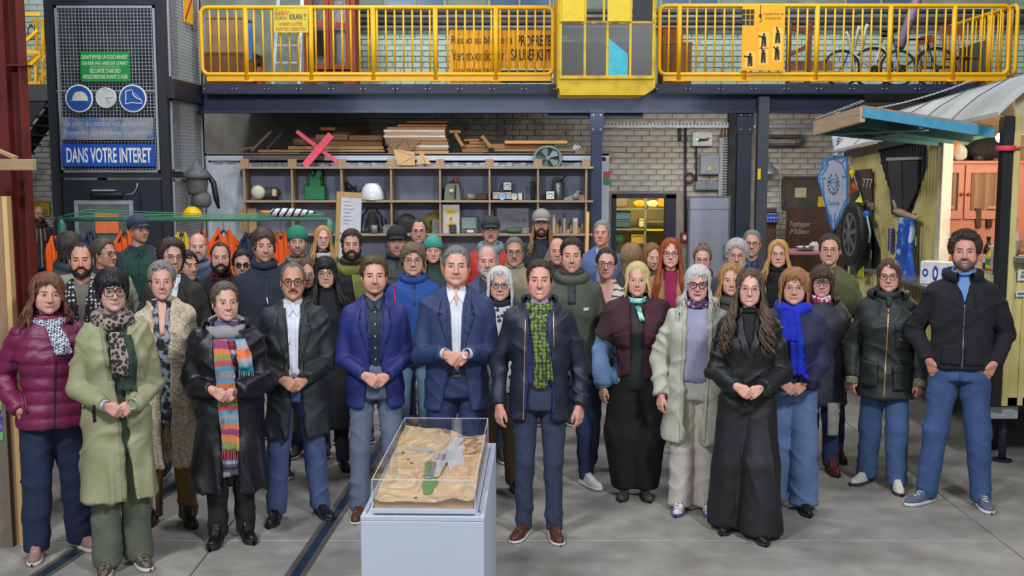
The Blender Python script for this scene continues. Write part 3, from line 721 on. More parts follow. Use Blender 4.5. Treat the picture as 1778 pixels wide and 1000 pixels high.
def wardrobe():
 Y=YR+1.3;x0=P(527,70,Y).x;x1=P(617,70,Y).x;W=x1-x0;H_=1.9
 t=thing('glazed_wardrobe','orange-brown wooden display wardrobe with dark glazed doors on the deck','wardrobe',(x0,Y,ZD));OW=wood((156,72,40),axis='Z',con=.3)
 for x in(0,W-.07):MB().cbox(x,x+.07,0,.5,0,H_,.006).build('side_post',OW,t)
 MB().box(.07,W-.07,.45,.48,.2,H_).build('back_panel',OW,t)
 MB().prism([(.07,.30),(.07,.02),(.13,.02),(.2,.14),(W-.2,.14),(W-.13,.02),(W-.07,.02),(W-.07,.30)],.0,.03).build('plinth_apron',OW,t)
 for x in(.07,W/2-.02,W/2+.02):
  pass
 for s in(0,1):
  a=.075+s*(W/2-.07);b=a+W/2-.08
  dd=MB().box(a,a+.07,-.02,.02,.32,H_-.02).box(b-.07,b,-.02,.02,.32,H_-.02).box(a+.07,b-.07,-.02,.02,.32,.39).box(a+.07,b-.07,-.02,.02,.95,1.02).box(a+.07,b-.07,-.02,.02,H_-.09,H_-.02).build('door',OW,t)
  MB().box(a+.07,b-.07,0,.008,.39,H_-.09).build('door_glass',M((44,36,36),.15),dd)
 MB().cbox(-.02,W+.02,-.03,.52,H_,H_+.06,.008).build('cornice',OW,t)
wardrobe()
# warning sign on the railing
SY=YR-.06
YSIGN=pattern('chipped_yellow_enamel','noise',[(120,112,110),(206,178,40),(214,188,44),(216,190,50)],4,.5,.05)
t,w,h=plate('crane_warning_sign',475,15,535,57,SY,YSIGN,'chipped yellow warning sign reading Gefahr durch Kran','sign')
RD=M((186,60,40),.6);BN=M((40,60,90),.6)
text('Gefahr','lettering',RD,t,-w*.92,-w*.05,h*.45,h*.95,-.014,shear=.3);text('DURCH','lettering',BN,t,-w*.9,-w*.25,h*.08,h*.32,-.014);text('KRAN','lettering',BN,t,-w*.06,w*.68,h*.08,h*.55,-.014,bold=.02);text('!','lettering',BN,t,w*.8,w*.88,h*.08,h*.6,-.014)
text('UNBEFUGTER','lettering',RD,t,-w*.7,w*.68,-h*.42,-h*.15,-.014,bold=.01);text('AUFSTIEG VERBOTEN','lettering',RD,t,-w*.88,w*.85,-h*.82,-h*.55,-.014,bold=.01)
# corrugated banner behind the railing
BY=YR+.14;x0,x1,z0,z1=pb(781,52,958,141,BY);W=x1-x0;z0=ZD+.035
t=thing('cleanliness_banner','yellow corrugated sheet sign about cleanliness with black lettering behind the railing','sign',(x0,BY,z0));Hh=z1-z0
mid=P(871,90,BY).x-x0
ribbed('yellow_sheet',0,mid,0,Hh,0,M((240,172,20),.5),t,.14,.02);ribbed('yellow_sheet',mid,W,Hh*.24+.02,Hh,0,M((238,170,20),.5),t,.14,.02)
MB().box(mid,W,.0,.02,0,Hh*.24).build('dark_sheet',M((44,56,70),.6),t)
K=M((40,38,40),.6)
zr=lambda v:P(889,v,BY).z-z0
xr_=lambda u:P(u,90,BY).x-x0
for s,u0,u1,v0,v1,bo in(('Responsable de la',784,890,62,80,0),('PROPRETE',898,957,61,80,.015),('Verantwortlich f\u00fcr',785,876,86,105,0),('SAUBERKEIT',887,957,85,105,.015),('CONTREMAITRES',788,858,119,128,0)):text(s,'lettering',K,t,xr_(u0),xr_(u1),zr(v1),zr(v0),-.004,bold=bo)
# hand signal sign hung over the right railing
t,w,h=plate('hand_signal_sign',1288,8,1362,123,SY,M((246,172,14),.5,0,.03),'orange-yellow crane hand-signal sign with black pictograms on the railing','sign')
def figure(u,v,arm):
 q=P(u,v,SY);px,pz=q.x-t.location.x,q.z-t.location.z;s=.0011*8
 f=[(-2.6,0),(-1,-8),(0,-8),(0,-1),(.2,-8),(2.2,-8),(2.2,5),(3,8),(-2.8,8)]
 mb=MB().prism([(px+a*s,pz+(b)*s)for a,b in((-4,-10),(-.6,-10),(0,-2),(.6,-10),(4,-10),(3.4,6),(-3.4,6))],-.0145,-.0125)
 mb.sphere((px,-.0135,pz+8.5*s),(2.2*s,.002,2.4*s),8,6)
 mb.beam((px,-.0135,pz+4.5*s),(px+arm[0]*s,-.0135,pz+(4.5+arm[1])*s),2.4*s,.002,up=(0,1,0))
 mb.build('pictogram',K,t)
 MB().box(px-8*s,px+8*s,-.0128,-.012,pz-13*s,pz+13*s).build('pictogram_field',M((250,196,84),.6),t)
for(u,v,arm)in((1326,70,(-9,2)),(1350,64,(-2,11)),(1302,104,(-10,1)),(1325,98,(-4,11)),(1349,93,(-6,6))):figure(u,v,arm)
text('Handzeichen im','lettering',K,t,w*-.02,w*.92,h*.68,h*.76,-.0135);text('Kranbetrieb','lettering',K,t,w*.08,w*.8,h*.55,h*.64,-.0135)
q=P(1299,30,SY);gx,gz=q.x-t.location.x,q.z-t.location.z
for i in range(3):
 for j in range(3):MB().box(gx-.09+i*.06,gx-.04+i*.06,-.0145,-.012,gz-.11+j*.075,gz-.045+j*.075).build('cab_symbol',K,t)
q=P(1320,25,SY);gx,gz=q.x-t.location.x,q.z-t.location.z
MB().box(gx-.004,gx+.004,-.0145,-.012,gz,gz+.13).sphere((gx,-.013,gz-.02),(.022,.002,.03),10,6).tube([(gx,-.0135,gz-.05),(gx+.02,-.0135,gz-.07),(gx+.015,-.0135,gz-.1),(gx-.015,-.0135,gz-.1)],.006,5).build('hook_symbol',K,t)
t,w,h=crate('cardboard_box',1150,73,1201,142,YR+.35,.5,M((140,98,62),.85,0,.08),'large brown cardboard box on the deck beside the crane cab',z0=ZD)
crate('cardboard_box',1150,46,1186,73,YR+.4,.4,M((150,92,56),.85,0,.08),'smaller brown box stacked on the large one beside the crane cab',z0=ZD+h+.006)
# timber trestle and loose boards
BRW=wood((118,70,44),axis='X');BRZ=wood((118,70,44),axis='Z')
p=P(1405,90,YR+1.2);t=thing('timber_frame','brown timber frame with one tall post standing on the deck','frame',(p.x,p.y,ZD))
MB().cbox(-.04,.04,0,.08,0,1.0,.004).build('post',BRZ,t);MB().beam((-.3,.04,.95),(.02,.04,.85),.06,.07).build('rail',BRW,t);MB().beam((-.3,.04,.52),(-.02,.04,.66),.05,.06).build('brace',BRW,t);MB().cbox(-.33,-.27,0,.08,0,1.0,.004).build('post',BRZ,t)
for k,(u0,u1,v)in enumerate(((1365,1450,96),(1368,1462,112),(1366,1470,126))):
 a=P(u0,v,YR+1.9);b=P(u1,v,YR+1.9);tag(MB().cbox(a.x,b.x,YR+1.9,YR+1.95,ZD+.02+(2-k)*.17,ZD+.17+(2-k)*.17,.004).build('plank',wood((128,96,70),axis='X')),['top one of three wide planks stacked on edge behind the timber frame','middle one of three wide planks stacked on edge behind the timber frame','bottom one of three wide planks stacked on edge behind the timber frame'][k],'plank')
# bicycles
def bicycle(label,u,Y,flip,cols,sc=.9,tilt=0):
 p=P(u,100,Y);t=thing('bicycle',label,'bicycle',(p.x,p.y,ZD));t.scale=(flip*sc,sc,sc);t.rotation_euler=(tilt,0,0)
 FM=M(cols[0],.35);TY=M((26,26,28),.7)
 R=.32;bx,fx=-.5,.52
 for x,nm in((bx,'rear_wheel'),(fx,'front_wheel')):
  wh=MB().tube([(x+R*math.cos(a),0,R+.02+R*math.sin(a))for a in[2*PI*i/28 for i in range(28)]],.018,6,closed=True).build(nm,TY,t,True)
  MB().tube([(x+.295*math.cos(a),0,R+.02+.295*math.sin(a))for a in[2*PI*i/28 for i in range(28)]],.008,5,closed=True).build('rim',STEEL,wh,True)
  sp=MB()
  for i in range(16):a=2*PI*i/16;sp.beam((x,.01,R+.02),(x+.295*math.cos(a),0,R+.02+.295*math.sin(a)),.003,.003)
  sp.build('spokes',STEEL,wh,kind='stuff');MB().cyl((x,-.05,R+.02),(x,.05,R+.02),.02,8).build('hub',STEEL,wh)
 bb=(-.06,0,.30);st=(-.18,0,.78);hd=(.36,0,.80);hb=(.39,0,.66)
 MB().tube([st,hd],.017,8).tube([bb,hb],.02,8).tube([bb,st],.016,8).tube([bb,(bx,.03,R+.02)],.011,6).tube([st,(bx,.03,R+.02)],.01,6).tube([hd,hb],.021,8).build('frame',FM,t,True)
 MB().tube([hb,(.43,.0,.55),(fx,.04,R+.02)],.013,6).tube([(.43,-.0,.55),(fx,-.04,R+.02)],.013,6).build('fork',M(cols[1],.35),t,True)
 MB().tube([hd,(.34,0,.92)],.014,6).tube([(.24,-.28,.95),(.34,-.2,.93),(.34,.2,.93),(.24,.28,.95)],.012,6).build('handlebar',STEEL,t,True)
 MB().tube([st,(-.22,0,.9)],.013,6).build('seat_post',STEEL,t,True)
 MB().sphere((-.26,0,.93),(.14,.08,.035),12,6).build('saddle',BLACK,t,True)
 ck=MB().lathe([(.09,-.01),(.09,.01)],(bb[0],-.05,bb[2]),18,'Y').build('chainring',BLACK,t)
 MB().beam((bb[0],-.07,bb[2]),(bb[0]+.1,-.07,bb[2]-.13),.02,.015).box(bb[0]+.06,bb[0]+.15,-.16,-.08,bb[2]-.145,bb[2]-.12).build('crank',STEEL,t)
bicycle('white and blue bicycle parked behind the railing beside the wooden chair',1512,YR+.55,-1,((204,206,214),(48,56,150)),.8)
bicycle('dark bicycle with large spoked wheel behind the white and blue one',1570,YR+.95,1,((40,40,60),(40,40,46)),.92)
p0=P(1562,82,YR+.8);p1=P(1592,0,YR+1.0);tag(MB().tube([p0,p1,p1+(p1-p0)*.3],.07,12).build('lilac_tube',M((134,112,142),.5),smooth=True),'fat lilac tube leaning against the bicycles on the deck','tube')
for k,(pts,lb)in enumerate(((((1486,142),(1480,100),(1474,66),(1470,56),(1466,58)),'cream bent tube with curled top among the bicycles'),(((1484,84),(1490,52),(1493,46)),'short cream flared tube upright among the bicycles'),(((1498,84),(1503,50),(1507,43)),'cream flared tube next to its short twin among the bicycles'))):
 tag(MB().tube([P(u,v,YR+.3)for u,v in pts],.02 if k==0 else[.018,.025,.035],8).build('cream_tube',M((206,200,172),.5),smooth=True),lb,'tube')
def old_chair(label,u,Y,rz,sc=1.0):
 p=P(u,120,Y);t=thing('wooden_chair',label,'chair',(p.x,p.y,ZD),rz=rz);t.scale=(sc,)*3;CH=wood((150,88,44),axis='Z',con=.3)
 for sx in(-1,1):
  MB().tube([(sx*.18,-.18,0),(sx*.19,-.19,.25),(sx*.17,-.17,.44)],[.016,.022,.02],8).build('leg',CH,t,True)
  MB().tube([(sx*.18,.2,0),(sx*.18,.17,.45),(sx*.19,.2,.7),(sx*.19,.27,.95)],[.016,.02,.02,.018],8).build('leg',CH,t,True)
 MB().cbox(-.21,.21,-.21,.19,.43,.46,.01).build('seat',CH,t)
 MB().prism([(-.2,.84),(.2,.84),(.22,.93),(.12,.98),(-.12,.98),(-.22,.93)],.22,.245).build('crest_rail',CH,t)
 for k in range(5):x=-.12+.06*k;MB().tube([(x,.19,.46),(x,.24,.86)],.008,6).build('spindle',CH,t,True)
 for y in(-.18,.18):MB().beam((-.18,y,.2),(.18,y,.2),.018,.018).build('stretcher',CH,t)
old_chair('turned wooden chair standing on the deck at the railing corner',1668,YR+.5,.3,.92)
old_chair('wooden chair standing sideways behind the other one on the deck',1625,YR+1.85,1.9,.9)
for k,(u,c,lb)in enumerate(((1722,(84,94,88),'grey-green panel leaning behind the wooden chair on the deck'),(1700,(38,38,40),'black panel leaning behind the wooden chair on the deck'))):
 p=P(u,100,YR+.95+.62*k);o=MB().cbox(-.05,.05,0,.45,0,.72,.004).build('panel',M(c,.6));o.location=(p.x,p.y,ZD);o.rotation_euler=(0,-.14,0);tag(o,lb,'panel')
# -- timber on the container roof
ZR=2.591;YB=YC-.02
def plank(u0,v0,u1,v1,label,col=(150,112,76),Y=None,D=.3,tilt=0.0,cat='plank',group=None,nm='plank',mat=None):
 Y=Y or YB+.25;x0,x1,z0,z1=pb(u0,v0,u1,v1,Y);col=tuple(min(225,int(c*1.22))for c in col)
 o=MB().cbox(-(x1-x0)/2,(x1-x0)/2,0,D,-(z1-z0)/2,(z1-z0)/2,.004).build(nm,mat or wood(col,axis='X'));o.location=((x0+x1)/2,Y,(z0+z1)/2);o.rotation_euler=(0,tilt,0)
 return tag(o,label,cat,group)
plank(422,269.5,562,278,'dark weathered beam on the container edge below the pink cross',(84,76,68),Y=YB-.05,D=.12)
plank(448,260,668,264,'longest pale plank on the container behind the pink cross',(158,122,84))
plank(450,265,520,268.5,'short plank under the longest pale plank on the container',(140,108,76))
plank(500,254,666,259,'split pale plank lying above the longest plank on the container',(168,132,92),D=.4)
plank(548,233.5,604,243,'upper thick brown plank over the plank pile behind the pink cross',(130,96,62),Y=YB+.4)
plank(606,235,664,244,'brown plank beside the tall board stack on the container',(136,92,56),Y=YB+.4)
plank(540,244.5,664,253.5,'wide pale plank lying in the middle of the plank pile behind the pink cross',(120,90,62),Y=YB+.45)
plank(556,220,582,226,'short orange-brown plank end on top of the plank pile',(160,112,64),Y=YB+.45)
p=P(508,247,YB+.3);o=MB().cyl((0,0,0),(.5,.25,.03),.06,12).build('log',wood((122,96,70),axis='X'));o.location=p;tag(o,'round log lying in the plank pile behind the pink cross','log')
p=P(575,228,YB+.7);o=MB().tube([(0,0,0),(.25,.1,.02),(.45,.2,.06)],[.11,.1,.07],10).build('sack',M((110,98,84),.9));o.location=p;tag(o,'grey rolled sack behind the short plank end on the pile','sack')
for k,(u0,v0,u1,v1,lb)in enumerate(((436,262,470,228,'pale batten propped slanting beside the plank pile'),(462,260,487,232,'thin grey batten propped slanting beside the plank pile'))):
 a=P(u0,v0,YB+.3);b=P(u1,v1,YB+.5);tag(MB().beam(a,b,.03,.03).build('batten',wood((150,132,84)if k==0 else(92,88,78),axis='Z')),lb,'batten')
a=P(412,260,YB+.25);b=P(440,256,YB+.3);tag(MB().beam(a,b,.04,.03).build('batten',wood((140,128,80))),'short yellowish batten lying flat at the end of the container','batten')
lay=[(706,210,776,213.2,(166,120,76)),(690,216,776,219.6,(150,104,62)),(672,220.5,774,224.5,(160,116,72)),(666,225,772,229.5,(206,208,214)),(668,230,773,234.2,(168,128,84)),(666,234.7,773,239,(204,206,212)),(668,239.5,776,244.5,(150,112,74)),(669,245,778,251,(140,106,72)),(700,251.5,779,256.5,(206,208,214)),(672,257,778,261,(148,112,76)),(674,261.5,779,266.8,(160,122,80)),(690,267.2,780,270.5,(136,104,72))]
on_=['topmost','second','third','fourth','fifth','sixth','seventh','eighth','ninth','tenth','eleventh','lowest']
for k,(a,b,c,d_,col)in enumerate(lay):plank(a,b,c,d_,'%s board of the tall neat board stack on the container'%on_[k],col,Y=YB+.12+.01*(k%3),D=.5,nm='board',cat='board')
# triangulated plywood panels
PW=wood((196,158,108),axis='Z',con=.12);PWD=wood((136,106,76),axis='Z',con=.15)
t=thing('folded_panel','brown folded panel made of joined plywood triangles against the board stack','panel',(0,0,0))
def tri(us,Y,mat,dy=(0,0,0)):
 pts=[P(u,v,Y+d_)for(u,v),d_ in zip(us,dy)];n=(pts[1]-pts[0]).cross(pts[2]-pts[0]).normalized();n=n if n.y>0 else-n
 MB().add([*pts,*[q+n*.012 for q in pts]],[(0,1,2),(5,4,3),(0,3,4,1),(1,4,5,2),(2,5,3,0)]).build('triangle',mat,t)
tri([(668,241),(703,241),(683,261)],YB+.08,PWD,(.0,.0,-.03));tri([(704,241),(684,262),(713,262)],YB+.08,PWD,(0,-.03,-.02));tri([(705,241),(731,243),(714,262)],YB+.08,PWD,(0,.0,-.02));tri([(669,244),(683,263),(686,276)],YB+.08,PWD,(.0,-.03,-.05))
t=thing('plywood_star','pale plywood panel of triangles leaning on the shelf top','panel',(0,0,0))
tri([(683,259),(719,272),(689,287)],YB-.12,PW,(.05,0,-.02));tri([(684,259),(719,264),(720,271)],YB-.12,PW,(.05,.05,0));tri([(690,287),(719,273),(721,287)],YB-.12,PW,(-.02,0,-.02))
t=thing('plywood_triangle','small pair of plywood triangles leaning beside the pale plywood panel','panel',(0,0,0))
tri([(731,262),(722,286),(738,284)],YB-.12,PW,(.04,0,-.02));tri([(732,262),(739,284),(749,285)],YB-.12,PW,(.04,-.02,0))
rp=[(780,226,800,231,(150,110,70),0),(806,241,832,245,(146,104,66),0),(815,245.5,842,250,(150,108,70),0),(800,251,845,256,(158,116,74),0),(802,257,848,264.5,(140,102,66),0),(780,265,838,270,(134,104,72),0),(846,250,876,258,(150,112,74),0)]
rl=['short plank jutting from the tall board stack','small plank topping the loose stack right of the tall boards','second plank of the loose stack right of the tall boards','third plank of the loose stack right of the tall boards','thick plank of the loose stack right of the tall boards','dark base plank of the loose stack right of the tall boards','square block end beside the long orange board']
for(a,b,c,d_,col,tl),lb in zip(rp,rl):plank(a,b,c,d_,lb,col,Y=YB+.2,D=.35)
for(u0,v0,u1,v1,lb)in((791,232,804,254,'short plank leaning off the jutting plank'),(837,236,853,256,'short plank leaning on the loose stack of planks')):
 a=P(u0,v0,YB+.1);b=P(u1,v1,YB+.1);tag(MB().beam(a,b,.05,.22,up=(0,1,0)).build('plank',wood((156,112,70),axis='Z')),lb,'plank')
plank(876,244,985,249.5,'long orange board lying on the low plywood box',(184,138,80),Y=YB+.1,D=.5,nm='board',cat='board')
plank(858,258.5,997,263,'thin plywood sheet under the low plywood box',(126,96,66),Y=YB+.1,D=.6,nm='board',cat='board')
plank(876,250,962,258,'low brown plywood box on the container',(130,92,60),Y=YB+.2,D=.4,nm='plywood_box',cat='box')
plank(998,261,1016,274,'small cardboard carton at the end of the container',(150,116,82),Y=YB+.1,D=.2,nm='carton',cat='box',mat=M((150,116,82),.85))
p=P(1001,257,YB+.12);V,F=surface_nets(lambda q:np.linalg.norm(q/np.array([1.2,1,1]),axis=1)-.05+0.03*(vnoise(q*40,3)-.5),(-.12,)*3,(.12,)*3,.01);o=np_obj('plastic_bag',V,F,M((176,178,186),.35));o.location=p;tag(o,'crumpled pale plastic bag above the small carton','bag')
# pink cross
t=thing('pink_cross','pink painted wooden cross trestle standing on the shelf top','trestle',P(553,289,YB-.2));PK=M((230,84,106),.55)
o_=t.location.copy()
for(a,b,w_)in(((515,228),(591,286),.05),((576,234),(530,288),.10)):
 A=P(*a,YB-.2)-o_;B=P(*b,YB-.2)-o_;A.y+=.03 if w_<.06 else-.03;B.y+=.03 if w_<.06 else-.03;MB().beam(A,B,w_,.07,up=(0,1,0)).build('arm',PK,t)
q=P(553,258,YB-.2)-o_;MB().lathe([(.012,0),(.012,.05)],(q.x,.0,q.z),8,'Y').build('bolt',DARKST,t)
# extractor fan
p=P(951,275,YB-.16);t=thing('extractor_fan','round grey-green extractor fan standing on the shelf top','fan',p);FG=M((108,132,126),.5);R=22/118
MB().tube([(R*1.05*math.cos(a),0,R*.9*math.sin(a))for a in[2*PI*i/28 for i in range(28)]],.02,8,closed=True).build('ring',FG,t,True)
MB().lathe([(R*.9,-.06),(R*.9,-.05)],(0,0,0),24,'Y').build('backing',M((60,74,72),.6),t)
for k in range(5):
 a=2*PI*k/5+.3;b=a+.75
 MB().add([(0,-.01,0),(R*.85*math.cos(a),-.03,R*.75*math.sin(a)),(R*.9*math.cos((a+b)/2),0,R*.8*math.sin((a+b)/2)),(R*.85*math.cos(b),.03,R*.75*math.sin(b)),(0,-.02,.0),(R*.85*math.cos(a),-.036,R*.75*math.sin(a)),(R*.9*math.cos((a+b)/2),-.006,R*.8*math.sin((a+b)/2)),(R*.85*math.cos(b),.024,R*.75*math.sin(b))],[(0,1,2,3),(7,6,5,4),(0,4,5,1),(1,5,6,2),(2,6,7,3),(3,7,4,0)]).build('blade',FG,t)
MB().lathe([(.035,0),(.035,.04),(.02,.05)],(0,0,0),12,'Y').build('hub',FG,t,True)
MB().box(-.1,.1,-.05,.05,-R*.9-.03,-R*.9-.002).build('foot',FG,t)
# -- wooden shelf in front of the container
YSH=15.72;SD=.40
sxl=P(420,350,YSH).x;sxr=P(1030,350,YSH).x
shelf=thing('shelf_unit','long pale wooden shelf unit with eight bays along the container','shelf',(sxl,YSH,0));SW=wood((164,142,116),axis='X',con=.18);SWZ=wood((160,132,100),axis='Z',con=.2)
SZ=[P(889,v,YSH).z for v in(289.5,348,406,466,530,610)]
for z in SZ:MB().cbox(-.12 if z==SZ[0]else 0,sxr-sxl,0,SD,z-.03,z,.003).build('shelf_board',SW,shelf)
for u in(424,507,593,679,764,850,934,1018):
 x=P(u,350,YSH).x-sxl
 MB().cbox(x-.014,x+.014,.015,SD-.01,0,SZ[0]-.03,.002).build('divider',SWZ,shelf)
 MB().cbox(x-.06,x+.06,.05,.12,SZ[0],SZ[0]+.11,.004).build('block',SWZ,shelf)
MB().box(.02,sxr-sxl-.02,SD-.012,SD-.004,0,SZ[0]-.03).build('back_board',M((128,132,154),.8,0,.15,4),shelf)
def on(u,row,dy=.2):p=P(u,380,YSH+dy);return(p.x,YSH+dy,SZ[row]+.001)
S_=1/121.
t=thing('fan_heater','old round fan heater with dark motor on the top shelf','heater',on(462,1));CR=M((196,192,176),.5)
MB().lathe([(.10,0),(.105,.02),(.075,.06),(.03,.07)],(-.09,-.06,.115),20,'Y').build('dish',CR,t,True)
for r in(.09,.06,.035):MB().tube([(-.09+r*math.cos(a),-.085,.115+r*math.sin(a))for a in[2*PI*i/20 for i in range(20)]],.004,5,closed=True).build('grille_ring',CR,t,True)
MB().lathe([(.07,-.12),(.085,-.08),(.085,.1),(.05,.15)],(.06,0,.1),16,'X').build('motor',M((64,62,60),.6),t,True);MB().cbox(-.05,.15,-.06,.06,0,.02,.004).build('foot',BLACK,t)
MB().cbox(.12,.18,-.1,-.09,.06,.16,.002).build('tag',M((206,170,140),.8),t)
t=thing('green_machine','green cast machine tool with forked top on the top shelf','machine',on(549,1));GM=M((22,110,62),.45)
MB().cbox(-.145,.145,-.1,.1,0,.2,.01).build('base',GM,t)
MB().prism([(-.09,.2),(.09,.2),(.075,.3),(.10,.45),(.04,.45),(.01,.34),(-.03,.45),(-.09,.43),(-.06,.3)],-.05,.05).build('fork',GM,t)
MB().tube([(-.08,-.06,.43),(-.02,-.07,.34),(.03,-.06,.44)],.016,6).build('cable',BLACK,t,True);MB().cbox(.07,.12,-.03,.06,.2,.43,.01).build('bracket',BLACK,t)
for sx in(-1,1):MB().lathe([(.02,0),(.02,.05),(.012,.09)],(sx*.1,-.04,.2),10).build('knob',M((40,60,50),.5),t,True)
t=thing('pipe_fitting','black bent pipe fitting on the top shelf next to the lamp dome','fitting',on(608,1))
MB().tube([(-.06,0,.25),(0,0,.18),(.05,-.02,.12),(.06,0,.03)],[.03,.045,.05,.04],10).build('elbow',BLACK,t,True);MB().tube([(.02,-.05,.16),(.1,-.05,.2),(.1,-.05,.06)],.02,8).build('branch',BLACK,t,True);MB().lathe([(.06,0),(.06,.02)],(.06,0,0),14).build('flange',BLACK,t)
t=thing('lamp_dome','large white enamel lamp dome standing upside down on the top shelf','lamp',on(647,1,.15))
MB().lathe([(.17,0),(.175,.02),(.165,.1),(.13,.19),(.09,.235),(.07,.245),(.001,.245)],n=28).build('dome',M((206,210,212),.25,0,.03),t,True);MB().lathe([(.175,0),(.18,.004),(.176,.012)],n=28).build('rim',STEEL,t,True)
t=thing('film_projector','grey-green slide projector with red plug and cable on the top shelf','projector',on(786,1));PG_=M((112,116,100),.5)
MB().prism([(-.12,0),(.12,0),(.10,.22),(.06,.24),(-.07,.24),(-.10,.2)],-.1,.1).build('housing',PG_,t);MB().lathe([(.025,0),(.03,.04),(.018,.06)],(-.01,-.1,.13),12,'Y').build('lens',M((190,190,180),.3),t,True)
MB().tube([(-.14,-.05,0),(-.15,-.05,.12),(-.09,-.06,.22),(.02,-.08,.28),(.05,-.1,.2),(.04,-.11,.02)],.011,6).build('cable',BLACK,t,True);MB().lathe([(.035,0),(.04,.05),(.02,.07)],(.05,0,.25),12).build('plug',M((206,60,60),.5),t,True)
t=thing('cable_roll','low rolled grey tarpaulin on the top shelf beside the projector','roll',on(829,1));MB().cyl((-.14,-.05,.045),(.0,.05,.045),.045,12).build('roll',M((134,128,108),.8),t,True);MB().cbox(-.02,.15,-.05,.12,0,.1,.02).build('pack',M((72,68,58),.8),t)
def meter(u,row,w,label,z=0,dy=.2):
 p=on(u,row,dy);t=thing('panel_meter',label,'meter',(p[0],p[1],p[2]+z));w/=2
 MB().cbox(-w,w,-.03,.06,0,2*w,.006).build('case',BLACK,t);MB().box(-w*.8,w*.8,-.033,-.0301,w*.25,2*w-w*.2).build('dial',M((214,214,206),.5),t)
 MB().beam((w*.1,-.036,w*.45),(w*.6,-.036,w*1.0),.004,.002).build('needle',K,t);MB().tube([(w*.7*math.cos(a),-.035,w*.6+w*.8*math.sin(a))for a in[.4+2.3*i/8 for i in range(9)]],.003,4).build('scale_arc',K,t)
meter(862,1,.125,'left one of the two lower square meters on the top shelf');meter(882,1,.125,'square meter carrying another meter on the top shelf');meter(881,1,.14,'square black meter standing on top of another meter',z=.129);meter(955,1,.14,'square black meter in front of the metal canister',dy=.1)
for(u,r,col,lb)in((872,.058,(150,176,226),'round gauge with blue-white dial on the top shelf'),(893,.052,(206,200,186),'round cream gauge next to the square meters')):
 t=thing('round_gauge',lb,'gauge',on(u,1,.1));MB().lathe([(r,0),(r,.05),(r*.85,.056),(r*.84,.05)],(0,0,r),22,'Y').build('case',STEEL,t,True);MB().lathe([(r*.84,.048),(r*.84,.052)],(0,0,r),22,'Y').build('dial',M(col,.4),t);MB().beam((0,-.054,r),(r*.5,-.054,r*1.4),.004,.002).build('needle',K,t)
t=thing('small_gauge','small boxed gauge beside the round cream gauge','gauge',on(903,1,.1));MB().cbox(-.03,.03,0,.05,0,.1,.004).build('case',M((200,198,190),.5),t);MB().box(.03,.05,0,.05,.0,.1).build('side_plate',BLACK,t)
t=thing('coil_spring','black coil spring standing on the top shelf','spring',on(925,1,.1));MB().tube([(.035*math.cos(a),.035*math.sin(a),.008+.265*a/(2*PI*11))for a in[2*PI*i/12 for i in range(12*11)]],.0075,6).build('coil',BLACK,t,True)
MB().lathe([(.04,0),(.04,.006)],n=14).build('end_plate',BLACK,t)
t=thing('metal_canister','dull metal canister with spout on the top shelf','canister',on(969,1,.25));CM=M((110,112,112),.35,.7)
MB().lathe([(.085,0),(.09,.02),(.09,.22),(.07,.26),(.03,.28),(.028,.31),(.035,.315),(.035,.33)],n=20).build('body',CM,t,True);MB().tube([(.05,0,.26),(.08,0,.33),(.12,0,.35)],[.018,.015,.012],8).build('spout',DARKST,t,True);MB().tube([(-.08,-.0,.25),(-.09,0,.3),(-.03,0,.32)],.008,6).build('handle',DARKST,t,True)
t=thing('cast_casing','grey cast casing lying on the top shelf corner','casting',on(994,1));MB().prism([(-.13,0),(.13,0),(.13,.04),(.08,.1),(.11,.13),(.06,.14),(.02,.08),(-.06,.05),(-.13,.03)],-.08,.08).build('housing',M((130,136,136),.5),t);MB().lathe([(.04,0),(.05,.03),(.03,.06)],(.04,-.08,.05),12,'Y').build('boss',M((120,126,126),.5),t,True)
t=thing('wood_block','small wooden block beside the cast casing','block',on(1012,1,.1));MB().cbox(-.025,.025,-.03,.03,0,.07,.004).build('block',SWZ,t);MB().cbox(-.027,.02,-.032,.032,.05,.056,.001).build('band',BLACK,t)
# second row
t=thing('plywood_sheet','square plywood sheet leaning in the first shelf bay','board',on(431,2,.12));MB().cbox(-.12,.12,0,.015,0,.36,.003).build('panel',wood((176,140,104),axis='Z',con=.1),t);MB().cbox(-.12,.12,.015,.03,.3,.33,.002).build('batten',SW,t)
t=thing('lantern_frame','black arched lantern frame on the second shelf','lantern',on(646,2,.15))
MB().tube([(-.17,0,.02),(-.13,0,.25),(-.05,0,.36),(.05,0,.36),(.13,0,.25),(.17,0,.02)],.016,8).build('arch',BLACK,t,True);MB().cbox(-.06,.06,-.04,.06,0,.32,.03).build('core',M((56,50,50),.8),t);MB().lathe([(.05,0),(.05,.12),(.046,.12)],(.04,-.09,0),16).build('tin',M((130,126,118),.5,.3),t,True);MB().cbox(-.2,.2,-.02,.08,0,.03,.004).build('foot',BLACK,t)
t=thing('wood_block','two stacked wooden blocks, the upper one paler, beside the lantern frame','block',on(620,2,.12));MB().cbox(-.06,.05,-.05,.05,0,.05,.005).build('block',wood((110,84,60)),t);MB().cbox(-.05,.06,-.04,.04,.052,.075,.004).build('block',wood((150,120,80)),t)  # two separate blocks stacked under one parent
t=thing('stone_lump','pale grey stone lump beside the lantern frame','stone',on(676,2,.15));V,F=surface_nets(lambda q:np.maximum(np.abs(q[:,0])-.09,np.maximum(np.abs(q[:,1])-.06,np.abs(q[:,2]-.06)-.06))+.03*(vnoise(q*25,5)-.5),(-.13,-.1,-.02),(.13,.1,.16),.012);V[:,2]=np.maximum(V[:,2],0);np_obj('stone',V,F,M((128,126,124),.9),t)
